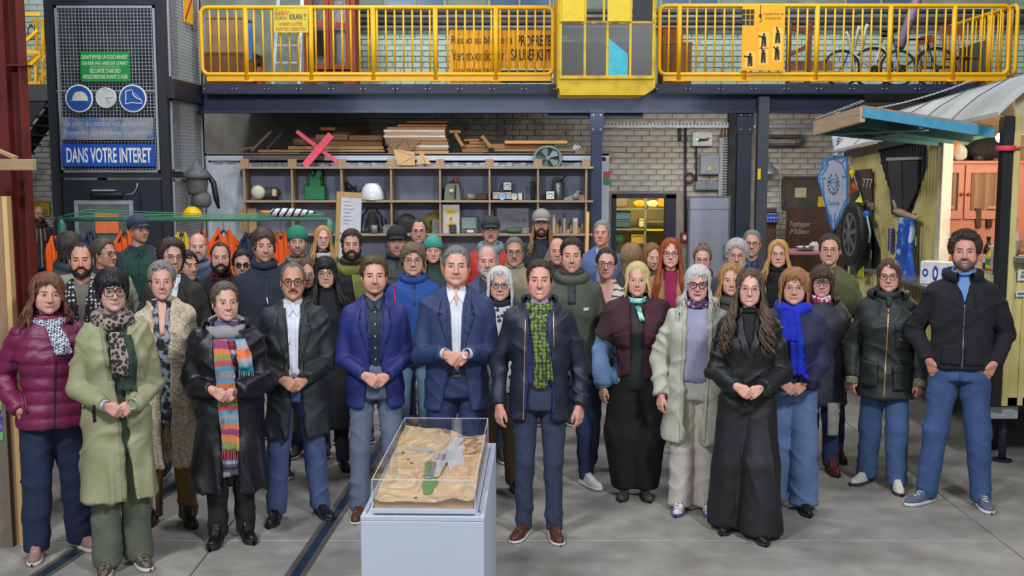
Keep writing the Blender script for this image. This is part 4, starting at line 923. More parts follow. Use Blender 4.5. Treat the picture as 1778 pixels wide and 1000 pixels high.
for(u,R,c1,lb)in((706,.14,(64,64,64),'dark grey disc standing upright on the second shelf'),(751,.15,(120,112,40),'olive yellow reel standing upright on the second shelf')):
 t=thing('cable_reel',lb,'reel',on(u,2,.25));MB().lathe([(R,-.05),(R,-.03),(R*.5,-.028),(R*.5,.028),(R,.03),(R,.05)],(0,0,R),24,'Y').build('reel',M(c1,.6),t,True);MB().lathe([(R*.3,.05),(R*.3,.06)],(0,0,R),16,'Y').build('hub',DARKST,t)
t=thing('stone_slab','rough grey stone slab leaning on the second shelf','stone',on(757,2,.1));V,F=surface_nets(lambda q:np.maximum(np.abs(q[:,0])-.06,np.maximum(np.abs(q[:,1])-.03,np.abs(q[:,2]-.1)-.1))+.02*(vnoise(q*25,5)-.5),(-.1,-.06,-.02),(.1,.06,.25),.012);V[:,2]=np.maximum(V[:,2],0);np_obj('stone',V,F,M((118,114,108),.9),t)
t,w,h=plate('voltage_sign',768,354,798,404,YSH+.14,M((216,214,206),.5),'white enamel high voltage sign with yellow triangle on the second shelf','sign')
t.location.z=SZ[2]+h+.002;YE=M((236,200,40),.5)
for(a,b,c)in((.3,.62,.6),(-.62,-.3,.55)):MB().box(-w*c,w*c,-.0135,-.012,h*a,h*b).build('yellow_field',YE,t)
MB().prism([(-w*.38,-h*.22),(w*.38,-h*.22),(0,h*.2)],-.0135,-.012).build('triangle_field',YE,t);MB().prism([(-.004,h*.1),(.014,h*.1),(.0,-h*.02),(.014,-h*.02),(-.012,-h*.18),(-.003,-h*.05),(-.014,-h*.05)],-.0145,-.0135).build('bolt_symbol',K,t)
text('HOCHSPANNUNG','lettering',K,t,-w*.5,w*.5,h*.4,h*.52,-.014);text('LEBENSGEFAHR','lettering',K,t,-w*.45,w*.45,-h*.52,-h*.4,-.014)
t=thing('coil_bobbin','short grey coil bobbin in front of the voltage sign','coil',on(786,2,.08));MB().tube([(.045*math.cos(a),.045*math.sin(a),.01+.12*a/(2*PI*8))for a in[2*PI*i/12 for i in range(12*8)]],.008,5).build('winding',M((84,80,74),.5),t,True);MB().lathe([(.05,0),(.05,.006)],n=14).build('flange',DARKST,t)
t=thing('portable_television','small old portable television with pale green screen','television',on(815,2,.2));MB().cbox(-.125,.125,-.1,.12,0,.24,.012).build('cabinet',M((96,96,96),.5),t);MB().cbox(-.1,.1,-.112,-.1,.07,.225,.01).build('screen',M((136,156,150),.12),t);MB().box(-.03,.06,-.115,-.1,.012,.05).build('label_plate',WHITE,t)
t,w,h=plate('lavender_panel',860,360,920,405,YSH+.3,M((70,66,80),.6),'dark framed lavender panel with half-faded lettering on the second shelf','sign');t.location.z=SZ[2]+h+.002
MB().box(-w*.9,w*.92,-.0135,-.012,-h*.82,h*.86).build('lavender_field',M((132,126,144),.6),t);text('IT ITALIA 1991','lettering',M((70,66,82),.6),t,-w*.2,w*.8,-h*.25,h*.08,-.0145);text('ATELIER CENTRAL','lettering',M((110,104,124),.6),t,-w*.85,w*.5,h*.3,h*.45,-.0145)
t=thing('green_bowl','shallow green enamel bowl on the second shelf','bowl',on(893,2,.12));MB().lathe([(.06,0),(.11,.03),(.135,.07),(.13,.07),(.1,.035),(.05,.01)],n=24).build('bowl',M((96,130,96),.35),t,True);MB().lathe([(.135,.068),(.138,.072),(.133,.076)],n=24).build('rim',M((70,100,72),.35),t,True)
for k in range(4):
 p=on(911,2,.12);o=MB().lathe([(.04,0),(.075,.012),(.073,.018),(.03,.006)],n=20).build('plate',M((188,184,174),.4),None,True);o.location=(p[0],p[1],p[2]+k*.019);tag(o,['bottom plate','second plate from the bottom','third plate from the bottom','top plate'][k]+' of the small stack beside the green bowl','plate')
random.seed(21)
bl=['tall slat','short cube','pale stick','dark-tipped stick','flat chip','little post','white-topped stool','thick stub','slim upright']
for k,u in enumerate((962,967,973,980,986,992,999,1005,1011)):
 hh=(.27,.13,.10,.28,.06,.12,.22,.09,.14)[k];w_=(.02,.025,.02,.014,.03,.02,.035,.025,.018)[k]
 t=thing('wood_offcut','%s among the wooden offcuts on the second shelf'%bl[k],'offcut',on(u,2,.08+.06*(k%3)));MB().cbox(-w_,w_,-.02,.02,0,hh*.8,.003).build('lower_piece',wood((190,160,124),axis='Z',con=.15),t);MB().cbox(-w_*.9,w_*.9,-.018,.018,hh*.8,hh,.003).build('upper_piece',M((40,38,38),.7)if k==3 else(M((206,196,186),.7)if k==6 else wood((176,140,100),axis='Z')),t)
a=P(1017,440,YSH-.15);b=P(1021,369,YSH-.12);a.z=0.0;t=thing('wooden_stave','yellow wooden stave propped against the end of the shelf','stave',(a.x,a.y,0));MB().tube([(0,0,0),(b.x-a.x,.08,b.z)],[.028,.024],10).build('shaft',wood((206,156,86),axis='Z',con=.1),t,True);MB().sphere((b.x-a.x,.08,b.z),(.024,.024,.012),10,5).build('tip',wood((206,156,86),axis='Z',con=.1),t,True)
# leaning pinboard with papers
a=P(589,336,13.2);t=thing('pin_board','tall narrow wooden board with pinned paper sheets standing before the shelf','board',(a.x,13.2,0));t.rotation_euler=(-.05,.06,.28)
z1=a.z+.02;MB().cbox(-.14,.17,0,.05,0,z1,.004).build('board',wood((190,152,96),axis='Z',con=.1),t)
for k in range(3):MB().cbox(-.085,.16,-.006,-.001,z1-.5-k*.46,z1-.07-k*.46,.001).build('paper_sheet',M((204,206,214),.8),t)
for k in range(7):MB().box(-.05,.03+.02*(k%3),-.0075,-.006,z1-.12-k*.045,z1-.112-k*.045).build('print_line',M((140,144,160),.8),t)
# -- green clothes rack
YK=12.6;gp=M((70,128,104),.45);zt=P(889,381,YK).z
x0=P(104,381,YK).x;x1=P(575,381,YK).x
t=thing('clothes_rack','green pipe clothes rack strung with thin cords','clothes rack',(x0,YK,0));W=x1-x0
MB().cyl((-.03,0,zt),(W,0,zt),.022,12).build('top_pipe',gp,t,True)
for x in(0.02,W-.02):
 MB().cyl((x,0,0),(x,0,zt),.032,12).build('upright',gp,t,True);MB().lathe([(.048,0),(.05,.03),(.048,.11),(.036,.14)],(x,0,zt-.17),14).build('coupling',gp,t,True)
 MB().box(x-.05,x+.05,-.3,.3,0,.03).build('foot',gp,t)
for k,(dz,dy,e)in enumerate(((.05,-.14,.04),(.03,-.05,.0),(.06,.06,.05),(.04,.15,.0))):MB().tube([(-.08+.12*(k%2),dy*.3,zt+.01),(.3,dy,zt+dz+e),(W*.5,dy,zt+dz),(W-.1,dy,zt+dz+.01)],.006,5).build('cord',M((70,150,110),.5),t,True)
def vest(u,vtop,vbot,wpx,col,label,hang=None,Y=YK,cat='vest',strip=None,rz=0.0):
 p=P(u,vtop,Y);zb=P(u,vbot,Y).z;h=p.z-zb;w=wpx/1900*Y/2
 t=thing('hanging_vest',label,cat,(p.x,Y,zb),rz=rz)
 def f(q):
  x,y,z=q[:,0]/w,q[:,1],q[:,2]/h
  ww=np.where(z>.78,1.0-(z-.78)*3.0,1.0+.06*np.sin(z*9));fold=.02*np.sin(x*11+z*3)+.02*np.sin(x*5)
  d=np.maximum(np.abs(x)-ww,0)*w
  return np.maximum(np.maximum((np.abs(x)-ww)*w,np.abs(y+fold)-.035),np.maximum(-q[:,2],q[:,2]-h+.12*h*np.maximum(0,1-np.abs(x)*3)))
 V,F=surface_nets(f,(-w*1.15,-.12,-.03),(w*1.15,.12,h+.03),.014);V=relax(V,F,1)
 np_obj('cloth',V,F,M(col,.75,0,.06,6,.1),t)
 if strip:
  for a in strip:MB().tube([(x*w*.95,-.05-(.02*math.sin(x*11+a*3)+.02*math.sin(x*5)),h*a)for x in[i/6-1 for i in range(13)]],.018,4,flat=.3,up=(0,1,0)).build('reflective_band',M((196,200,190),.4),t)
 hg=M((30,30,32),.5)if hang=='black' else wood((186,140,80),axis='X')
 if hang:
  MB().tube([(-w*.75,0,h*.8),(-w*.2,0,h*.93),(0,0,h*.97),(w*.2,0,h*.93),(w*.75,0,h*.8)],.014,8).build('hanger',hg,t,True)
 MB().tube([(0,0,h*.95),(0,0,zt-zb-.02),(.02,0,zt-zb+.035),(-.02,0,zt-zb+.03)],.004,5).build('hook',STEEL,t,True)
OR=(236,96,24)
vest(388,395,560,62,OR,'large orange vest on a black hanger between the bearded men','black')
vest(487,398,560,44,OR,'orange vest on a wooden hanger beside the green beanie','wood',strip=(.62,))
vest(432,400,540,40,(40,52,86),'navy blue jacket hanging between two orange vests','black',cat='jacket')
vest(216,398,560,46,OR,'orange jacket hanging behind the man in the flat cap','black',cat='jacket')
vest(315,400,560,44,(222,190,40),'yellow and orange high visibility vest behind the bald man','black',strip=(.6,.75))
vest(350,396,560,26,OR,'narrow orange vest seen edge-on behind the bald man','black')
vest(158,398,540,40,(52,60,84),'dark blue jacket hanging behind the wavy-haired person','black',cat='jacket')
vest(93,408,560,32,(240,104,26),'bright orange bag hanging from the rack end',None,cat='bag',Y=YK-.2)
# striped umbrella lying on the rack
a=P(460,371,YK);b=P(552,377,YK);t=thing('umbrella','furled black and white striped umbrella lying on the rack','umbrella',(a.x,YK-.12,zt+.085));L_=b.x-a.x
UM=pattern('striped_umbrella_cloth','bands',[(214,216,220),(214,216,220),(34,34,40)],14,.7,.6);UM.node_tree.nodes['Mapping'].inputs['Rotation'].default_value=(0,1.1,0)
MB().lathe([(.02,.09),(.045,.12),(.05,.25),(.04,.45),(.015,L_-.02),(.004,L_)],(0,0,0),12,'X').build('canopy',UM,t,True);MB().tube([(-.02,0,0),(.1,0,0)],[.024,.02],10).build('grip',M((214,140,40),.5),t,True)
# orange poster on the tower window
t,w,h=plate('orange_poster',165,370,206,405,YT-.012,M((232,120,66),.7),'orange paper poster taped on the tower window','poster',th=.003,c=.0005)
# yellow sign and mount on the left wall
t,w,h=plate('danger_notice',46,350,88,376,YW-.03,M((206,170,20),.5),'yellow danger notice with black frame on the left brick wall','sign')
for(a,b,c,d_)in((-w,w,h*.92,h),(-w,w,-h,-h*.92),(-w,-w*.95,-h,h),(w*.95,w,-h,h)):MB().box(a,b,-.0135,-.012,c,d_).build('border',K,t)
text('DANGER','lettering',K,t,-w*.8,w*.2,h*.45,h*.75,-.0135);text('CENTRALE','lettering',K,t,-w*.8,w*.75,-h*.65,-h*.1,-.0135,bold=.02)
t,w,h=plate('orange_notice',47,383,60,402,YW-.03,M((214,130,40),.5),'small orange notice below the yellow danger notice','sign')
# graffiti tag
x0,x1,z0,z1=pb(30,42,66,70,YW-.02);tt=tag(text('TAGE','graffiti',M((40,40,40),.8),None,x0,x1,z0,z1,YW-.02,shear=.3),'black sprayed graffiti letters on the left brick wall','graffiti')
# -- left side: red columns, stairs, planks, display board
RED=M((104,32,30),.55,0,.3,3,.1);p=P(20,200,11.8);t=thing('red_column','dark red riveted steel column at the hall edge','column',(p.x,11.8,0))
MB().box(-.24,.125,.14,.16,0,6).box(.105,.125,-.02,.14,0,6).box(-.24,-.015,-.05,-.03,0,6).box(-.1,-.085,-.03,.14,0,6).build('shaft',RED,t)
bo=[]
for z in(1.6,2.6,3.3,3.55,3.8):MB().lathe([(.022,0),(.02,.012),(.008,.02)],(.06,.14,z),10,'Y').build('rivet',RED,t,True)
MB().box(-.02,.2,-.04,.14,3.45,3.47).build('bracket',RED,t)
PL=wood((190,160,122),axis='X',con=.12)
p=P(56,286,10.9);q=P(-40,286,10.9);tag(MB().cbox(q.x,p.x,10.9,11.0,p.z-.055,p.z+.055,.006).build('beam',PL),'pale squared timber beam jutting out beside the red column','beam')
b=P(28,282,10.95);b.z=P(56,286,10.9).z+.068;a=P(-25,252,10.95);tag(MB().beam(a,b,.09,.03).build('board',PL),'pale board lying slanted on the timber beam by the red column','board')
YD=6.75;x1=P(31,700,YD).x;zt_=P(15,341,YD).z
t=thing('display_board','tall plain plywood display board with pale edge beside the magenta jacket','board',(x1-1.2,YD,0));MB().box(0,1.17,0,.04,.0,zt_).build('panel',wood((146,118,88),axis='Z',con=.08),t);MB().box(1.17,1.2,-.01,.05,0,zt_).build('edge_strip',wood((206,168,112),axis='Z',con=.08),t);MB().box(.2,.9,-.02,.5,0,.03).build('foot',PL,t)
t=thing('photo_board','low board of small photographs propped against the plywood board','board',(x1-1.0,YD-.05,0));
za,zb_=P(10,765,YD).z,P(10,690,YD).z;xe=P(17,730,YD).x-t.location.x
MB().box(0,xe,0,.02,0,zb_).build('panel',M((120,110,100),.7),t)
random.seed(4)
for i in range(2):
 for j in range(4):MB().box(xe-.01-(i+1)*.09,xe-.02-i*.09,-.004,-.001,zb_-.065*(j+1),zb_-.065*j-.008).build('photograph',pattern('photo_print_%d'%(i*4+j),'patches',[(random.randint(40,220),random.randint(40,200),random.randint(40,200))for _ in range(4)],40),t)
# yellow stairs
def stairs():
 Y=17.3;t=thing('stairs','black steel stairs with yellow handrails behind the red column','stairs',(P(30,300,Y).x,Y,0));x_=t.location.x
 w=lambda u,v,d_=0:(P(u,v,Y).x-x_,d_,P(u,v,Y).z)
 for d_ in(-.4,.35):
  MB().beam(w(-30,340,d_),w(90,172,d_),.03,.22).build('stringer',DARKST,t)
  for(a,b)in(((30,106),(85,58)),((30,155),(90,100)),((30,204),(72,170)),((38,31),(90,31)),((45,93),(90,96)),((45,148),(90,148))):MB().beam(w(*a,d_),w(*b,d_),.035,.05).build('handrail',YELLOW,t)
  for(u,v0,v1)in((33,106,215),(47,31,150),(58,31,150),(82,120,150)):MB().beam(w(u,v1,d_),w(u,v0,d_),.04,.045).build('post',YELLOW,t)
 for k in range(9):
  a=w(86-k*11.5,186+k*16);MB().box(a[0]-.12,a[0]+.14,-.4,.35,a[2]-.02,a[2]+.012).build('tread',DARKST,t)
  if k in(3,5):pass
 a=w(35,150);b=w(98,178);MB().box(a[0],b[0]+.5,-.45,.4,b[2],a[2]).build('landing',M((62,62,64),.6),t)
 c=w(92,178);MB().box(c[0]+.1,c[0]+.2,-.3,-.2,0,c[2]).build('landing_post',DARKST,t)
stairs()
# -- fittings on the right-hand brick wall
YF=YW-.03
def wallbox(nm,u0,v0,u1,v1,col,label,cat,D=.12,door=True):
 x0,x1,z0,z1=pb(u0,v0,u1,v1,YF);t=thing(nm,label,cat,((x0+x1)/2,YF,z0));w=(x1-x0)/2;h=z1-z0
 MB().cbox(-w,w,-D,0,0,h,.008).build('housing',M(col,.5),t)
 if door:MB().cbox(-w*.94,w*.94,-D-.008,-D,h*.04,h*.96,.003).build('cover',M(col,.5),t)
 return t,w,h,D
t,w,h,D=wallbox('junction_cabinet',1200,229,1235,254,(196,200,200),'pale wall cabinet with a green lamp and dark window','cabinet')
MB().prism([(-w*.5,h*.3),(w*.5,h*.35),(w*.8,h*.62),(w*.3,h*.52),(-w*.5,h*.52)],-D-.012,-D-.008).build('window',BLACK,t);MB().lathe([(.014,0),(.014,.006)],(-w*.48,-D-.01,h*.45),10,'Y').build('indicator_lamp',M((110,255,90),.4,emit=3.0),t)
t,w,h,D=wallbox('switch_box',1214,268,1247,303,(150,156,164),'grey electrical box with yellow hazard triangle','box');MB().prism([(-.05,.08),(.03,.08),(-.01,.15)],-D-.011,-D-.008).build('hazard_triangle',YE,t)
for k,(u0,u1)in enumerate(((1206,1225),(1225,1246))):wallbox('socket_box',u0,315,u1,330,(132,138,152),['left of two grey socket boxes under the hazard box','right of two grey socket boxes under the hazard box'][k],'box',.08)
x0,x1,z0,z1=pb(1247,239,1262,340,YF);t=thing('cable_duct','upright slotted pale cable duct on the brick wall','cable duct',((x0+x1)/2,YF,z0));w=(x1-x0)/2
MB().box(-w,w,-.06,0,0,z1-z0).build('channel',M((170,174,178),.5),t);n=22
for k in range(n):MB().box(-w*.1,w*.95,-.066,-.06,(z1-z0)*(k+.15)/n,(z1-z0)*(k+.6)/n).build('slot',M((70,72,76),.6),t)
for k in range(7):MB().tube([(-w*.8+k*.02,-.03,z1-z0),(-w*.7+k*.02,-.05,z1-z0+.09),(-w*.3+k*.012,-.04,z1-z0+.17)],.006,5).build('cable',M([(150,110,90),(60,60,62),(190,180,160)][k%3],.6),t,True)
for k,(u,v0,v1,r,c,lb)in enumerate(((1190,222,410,.022,(46,46,52),'thick dark conduit running down beside the doorway'),(1209,255,318,.018,(54,54,60),'short dark conduit below the pale wall cabinet'),(1355,255,420,.012,(190,186,170),'thin pale conduit running down the wall beside the chalkboard'),(1180,222,245,.03,(60,58,60),'short dark pipe stub under the cable tray'))):
 tag(MB().cyl(P(u,v0,YF-.03),P(u,v1,YF-.03),r,8).build('conduit',M(c,.5),smooth=True),lb,'conduit')
p=P(1197,309,YF-.07);t=thing('hose_hook','dark red hose coil on a wall hook','hose',p);
for k,R in enumerate((.07,.085)):MB().tube([(R*math.cos(a),-.012*k,R*math.sin(a))for a in[2*PI*i/18 for i in range(18)]],.014,6,closed=True).build('coil',M((92,44,46),.6),t,True)
MB().cyl((0,0,.06),(0,.06,.06),.012,6).build('hook',STEEL,t)
t,w,h,D=wallbox('fire_call_point',1181,404,1194,420,(140,36,34),'red fire alarm call point beside the doorway','alarm',.07);MB().box(-w*.4,w*.4,-D-.012,-D-.008,h*.3,h*.75).build('label_plate',WHITE,t)
# grey locker door
x0,x1,z0,z1=pb(1196,343,1262,500,YF-.05);t=thing('metal_door','pale grey sheet metal locker door leaning at the brick wall','door',(x0,YF-.15,0));W=x1-x0
MB().cbox(0,W,0,.04,.0,z1,.006).build('leaf',M((158,164,184),.4,0,.05),t);MB().box(0,W,-.008,0,z1-.2,z1-.19).build('seam',M((120,124,140),.4),t);MB().cbox(W-.08,W-.05,-.04,0,z1-1.05,z1-.8,.006).build('handle',M((120,124,134),.4),t);MB().box(-.03,0,0,.05,0,z1).box(W,W+.03,0,.05,0,z1).box(-.03,W+.03,0,.05,z1,z1+.03).build('frame',M((110,112,116),.5),t)
# wall lamp, fixture, spotlight
p=P(1336,300,YF-.3);t=thing('shop_lamp','dull aluminium lamp shade on the wall by the grey column','lamp',p);MB().lathe([(.15,-.02),(.145,.0),(.10,.08),(.05,.12),(.04,.18),(.001,.18)],n=24).build('shade',M((150,154,158),.35,.5),t,True);MB().tube([(0,0,.16),(0,.1,.24),(0,.27,.22)],.015,8).build('arm',STEEL,t,True)
a=P(1330,237,YF);b=P(1390,252,YF);t=thing('wall_bracket','long rounded dark metal bracket frame on the wall','bracket',(0,0,0))
MB().tube([(a.x,YF-.1,a.z),(b.x-.04,YF-.1,a.z),(b.x,YF-.1,(a.z+b.z)/2),(b.x-.04,YF-.1,b.z),(a.x,YF-.1,b.z)],.03,8).build('bar',M((84,84,88),.5,.3),t,True);MB().box(b.x-.1,b.x+.06,YF-.06,YF,b.z-.03,a.z+.03).build('wall_plate',M((120,116,108),.6),t)
p=P(1341,378,YW-.5);t=thing('led_spotlight','square floodlight with six blue lenses on a wooden post','spotlight',(p.x,YW-.5,0));zc=p.z
MB().cbox(-.10,.10,0,.08,zc-.1,zc+.09,.01).build('housing',BLACK,t);MB().box(-.085,.085,-.006,0,zc-.07,zc+.075).build('face',M((150,170,230),.3),t)
for i in range(3):
 for j in range(2):MB().lathe([(.026,0),(.024,.01),(.012,.014)],(-.055+.055*i,-.006,zc-.03+.07*j),12,'Y').build('lens',M((50,80,210),.2),t,True)
MB().cbox(-.09,.09,.08,.15,0,zc+.15,.006).build('post',wood((92,64,50),axis='Z'),t)
x0,x1,z0,z1=pb(1360,308,1432,361,YW-.06);fr=struct(MB().box(x0,x1,YW-.05,YW-.03,z0,z1).build('window_5',M((92,88,76),.12,0,.35,3,0)))
for(a,b,c,d_)in((x0-.02,x0+.02,z0,z1),(x1-.02,x1+.02,z0,z1),(x0,x1,z1-.02,z1+.02),(x0,x1,z0-.02,z0+.02)):MB().box(a,b,YW-.08,YW-.03,c,d_).build('window_frame',M((84,76,66),.7),fr)
t,w,h=plate('pinned_paper',1380,326,1400,343,YW-.07,M((206,186,150),.8),'square cream paper stuck on the dim window','paper',th=.003,c=.0005)
t,w,h=plate('yellow_notice',1420,341,1433,359,YW-.085,M((230,190,30),.6),'small yellow notice at the corner of the dim window','sign',th=.004,c=.001)
t,w,h=plate('chalkboard',1364,362,1484,500,YW-.09,M((92,66,54),.85,0,.15,5),'brown chalkboard with white handwriting on the brick wall','chalkboard',th=.02);CH=M((196,186,176),.9)
x_=t.location.x;zc=t.location.z;q0=P(1371,388,YW-.09);q1=P(1407,400,YW-.09);text('Topftapper','chalk_lettering',CH,t,q0.x-x_,q1.x-x_,P(889,396,YW-.09).z-zc,P(889,384,YW-.09).z-zc,-.022,shear=.3);text('Millen','chalk_lettering',CH,t,q0.x-x_,P(1404,400,YW-.09).x-x_,P(889,406,YW-.09).z-zc,P(889,397,YW-.09).z-zc,-.022,shear=.3)
# table with bowls under the chalkboard
p=P(1400,436,15.2);zt2=p.z;t=thing('bar_table','pink-topped table under the chalkboard holding steel bowls','table',(p.x+.2,15.3,0));MB().cbox(-.5,.55,-.3,.4,zt2-.04,zt2,.008).build('table_top',M((170,112,112),.6),t)
for sx in(-.45,.5):
 for sy in(-.25,.35):MB().box(sx-.02,sx+.02,sy-.02,sy+.02,0,zt2-.04).build('leg',DARKST,t)
for k,u in enumerate((1391,1402)):
 o=MB().lathe([(.04,0),(.075,.03),(.085,.075),(.08,.075),(.07,.035),(.03,.008)],n=20).build('steel_bowl',M((170,166,162),.25,.8),None,True);q=P(u,434,15.2);o.location=(q.x,15.2,zt2+.001);tag(o,['steel bowl on the pink-topped table beside the napkin box','second steel bowl touching its twin on the pink-topped table'][k],'bowl')
q=P(1414,432,15.25);t=thing('napkin_box','white napkin box on the pink-topped table','box',(q.x,15.25,zt2+.001));MB().cbox(-.065,.065,-.05,.05,0,.1,.008).build('box',WHITE,t);MB().cbox(-.04,.04,-.02,.02,.1,.125,.004).build('napkin',M((226,222,214),.8),t)
# diamond sign with two crowned bottles
YX=12.9;pts=[(1421,310),(1430,277),(1470,271),(1471,352),(1446,402)]
W3=[P(u,v,YX)for u,v in pts];t=thing('diamond_sign','diamond-shaped pale sign outlined in blue with laurel emblem and Diamonds lettering','sign',(W3[4].x,YX,W3[4].z));o_=t.location.copy()
pl=[((q-o_).x,(q-o_).z)for q in W3]
MB().prism(pl,0,.02).build('board',M((196,202,222),.5),t);DB=M((62,130,214),.5)
for i in range(5):a,b=pl[i],pl[(i+1)%5];MB().beam((a[0],-.004,a[1]),(b[0],-.004,b[1]),.02,.008,up=(0,1,0)).build('outline',DB,t)
L2=lambda u,v:((P(u,v,YX)-o_).x,-.003,(P(u,v,YX)-o_).z)
for(a,b)in(((1430,277),(1438,285)),((1438,285),(1426,306)),((1440,276),(1423,300)),((1446,275),(1461,283)),((1461,283),(1470,304)),((1461,283),(1469,274)),((1421,310),(1433,309)),((1462,307),(1471,306)),((1423,312),(1444,395)),((1428,312),(1431,337)),((1448,392),(1469,345)),((1441,372),(1445,385)),((1450,371),(1448,385))):MB().beam(L2(*a),L2(*b),.009,.005,up=(0,1,0)).build('facet_line',DB,t)
for s in(-1,1):
 for k in range(7):a=.5+k*.42;c=L2(1447+s*9*math.sin(a),319-17*math.cos(PI-a)*-1);MB().sphere((c[0],-.004,c[2]),(.008,.003,.016),8,5).build('laurel_leaf',M((90,82,60),.7),t)
g=[L2(1440,316),L2(1444,311),L2(1451,311),L2(1455,316),L2(1447.5,330)]
for i in range(5):MB().beam(g[i],g[(i+1)%5],.008,.004,up=(0,1,0)).build('gem_line',DB,t)
MB().beam(g[0],g[3],.006,.004,up=(0,1,0)).build('gem_line',DB,t)
a=L2(1437,356);b=L2(1457,348);text('Diamonds','lettering',DB,t,a[0],b[0],a[2],b[2],-.004)
MB().box(.0,.05,.03,.08,-1.6,.95).build('pole',DARKST,t)
for k,u in enumerate((1452,1467)):
 q=P(u,272,YX+.05);t=thing('crowned_bottle',['white crowned bottle cut-out standing on the diamond sign','white crowned bottle cut-out on the diamond sign nearest the wagon wall'][k],'bottle',(q.x,YX+.05,q.z+.005));BW=M((190,206,226),.4)
 MB().lathe([(.03,0),(.035,.03),(.02,.05),(.03,.07),(.058,.2),(.056,.26),(.035,.27)],n=16).build('bottle',BW,t,True)
 for i in range(5):a=2*PI*i/5;MB().tube([(.035*math.cos(a),.035*math.sin(a),.26),(.045*math.cos(a),.045*math.sin(a),.32)],[.016,.002],6).build('crown_point',BW,t,True)
 for j in range(4):MB().sphere((0.0,-.055,.11+j*.032),(.016,.006,.013),8,5).build('red_mark',M((170,50,70),.6),t)
# -- bar wagon on the right
XW=3.79;WY0=8.5;WY1=12.25;WZ=0.52
def LS(u,v,x=XW):
 """photo pixel -> point on the wagon's long side (plane x = const)"""
 xc=(u-CX)/FPX;yc=-(v-CY)/FPX;t=x/xc
 return Vector((x,(math.cos(PITCH)+yc*math.sin(PITCH))*t,CAMH+(-math.sin(PITCH)+yc*math.cos(PITCH))*t))
WYEL=pattern('yellow_wagon_paint','noise',[(130,116,70),(190,176,108),(200,187,120),(206,194,130)],2.2,.6,.06)
WBLK=M((46,46,50),.55,0,.12,6,.05)
CREAM=M((226,212,190),.6)
wag=thing('bar_wagon','yellow corrugated bar wagon with barrel roof and open serving hatch','wagon',(XW,WY0,0))
W2=2.2;HY0=.08;HY1=1.15  # hatch along y, local coordinates
zN,zF=2.80,2.58  # eave heights near and far
def ribwall(name,y0,y1,z0,z1,mat,poly=None,x=0.0,pitch=.075,d=.016):
 """corrugated sheet in the plane x, ribs along z; z0/z1 may be functions of y"""
 mb=MB();y=y0;pts=[]
 while y<y1-1e-6:
  w=min(pitch,y1-y);pts+=[(y,0),(y+w*.4,0),(y+w*.5,-d),(y+w*.9,-d)];y+=w
 pts.append((y1,0))
 f0=z0 if callable(z0)else(lambda q:z0);f1=z1 if callable(z1)else(lambda q:z1)
 n=len(pts);mb.v=[(x+b,a,f0(a))for a,b in pts]+[(x+b,a,f1(a))for a,b in pts];mb.f=[(i,n+i,n+i+1,i+1)for i in range(n-1)]
 return mb.build(name,mat,wag)
L=WY1-WY0
eave=lambda y:zN+(zF-zN)*y/L-.03
ribwall('wall_sheet',HY1+.04,L,WZ,eave,WYEL);MB().box(.005,.04,HY1+.04,L,WZ,zF-.04).build('wall_core',M((150,140,90),.8),wag)
ribwall('wall_sheet',0,HY1+.04,WZ,1.55,WYEL);MB().box(.005,.04,0,HY1+.04,WZ,1.55).build('wall_core',M((150,140,90),.8),wag)
# black painted chevron: separate sheets just proud of the yellow ones
def onwall(u,v):q=LS(u,v);return(q.y-WY0,q.z)
def wallpoly(name,px,mat,x0=-.03,x1=-.017):
 mb=MB().prism([onwall(u,v)for u,v in px],x0,x1,'yz');return mb.build(name,mat,wag)
def blackribs():
 # ribs of the black upper field, clipped between the two slanting paint edges
 yl=[(onwall(*p))for p in((1526,244),(1535,290),(1552,345),(1570,380))]
 yr=[(onwall(*p))for p in((1613,232),(1613,290),(1596,340),(1583,380))]
 mb=MB();zz=np.linspace(yl[-1][1],min(yl[0][1],yr[0][1]),26)
 L_=np.interp(zz,[p[1]for p in yl[::-1]],[p[0]for p in yl[::-1]]);R_=np.interp(zz,[p[1]for p in yr[::-1]],[p[0]for p in yr[::-1]])
 for i in range(25):
  lo,hi=min(R_[i],R_[i+1]),max(L_[i],L_[i+1]);y=math.floor(lo/.075)*.075
  mb.add([(-.018,R_[i],zz[i]),(-.018,L_[i],zz[i]),(-.018,L_[i+1],zz[i+1]),(-.018,R_[i+1],zz[i+1])],[(0,1,2,3)])
 mb.build('black_paint_field',WBLK,wag)
 y=R_.min()
 while y<L_.max():
  ok=[z for z,a,b in zip(zz,R_,L_)if a+.02<y<b-.02]
  if len(ok)>2:MB().box(-.034,-.018,y-.014,y+.014,min(ok),max(ok)).build('black_rib',WBLK,wag)
  y+=.075
blackribs()
wallpoly('black_paint_field',[(1518,397),(1532,435),(1533,470),(1500,470),(1500,430)],WBLK,-.024,-.017)
# shutters
sh=wallpoly('shutter',[(1551,279),(1574,279),(1576,376),(1556,372)],M((58,58,62),.5),-.05,-.035);wallpoly('shutter',[(1576,279),(1603,279),(1601,330),(1578,378)],M((50,50,54),.5),-.05,-.035)
wallpoly('shutter_lintel',[(1549,274),(1607,272),(1607,277),(1549,279)],GALV,-.06,-.03)
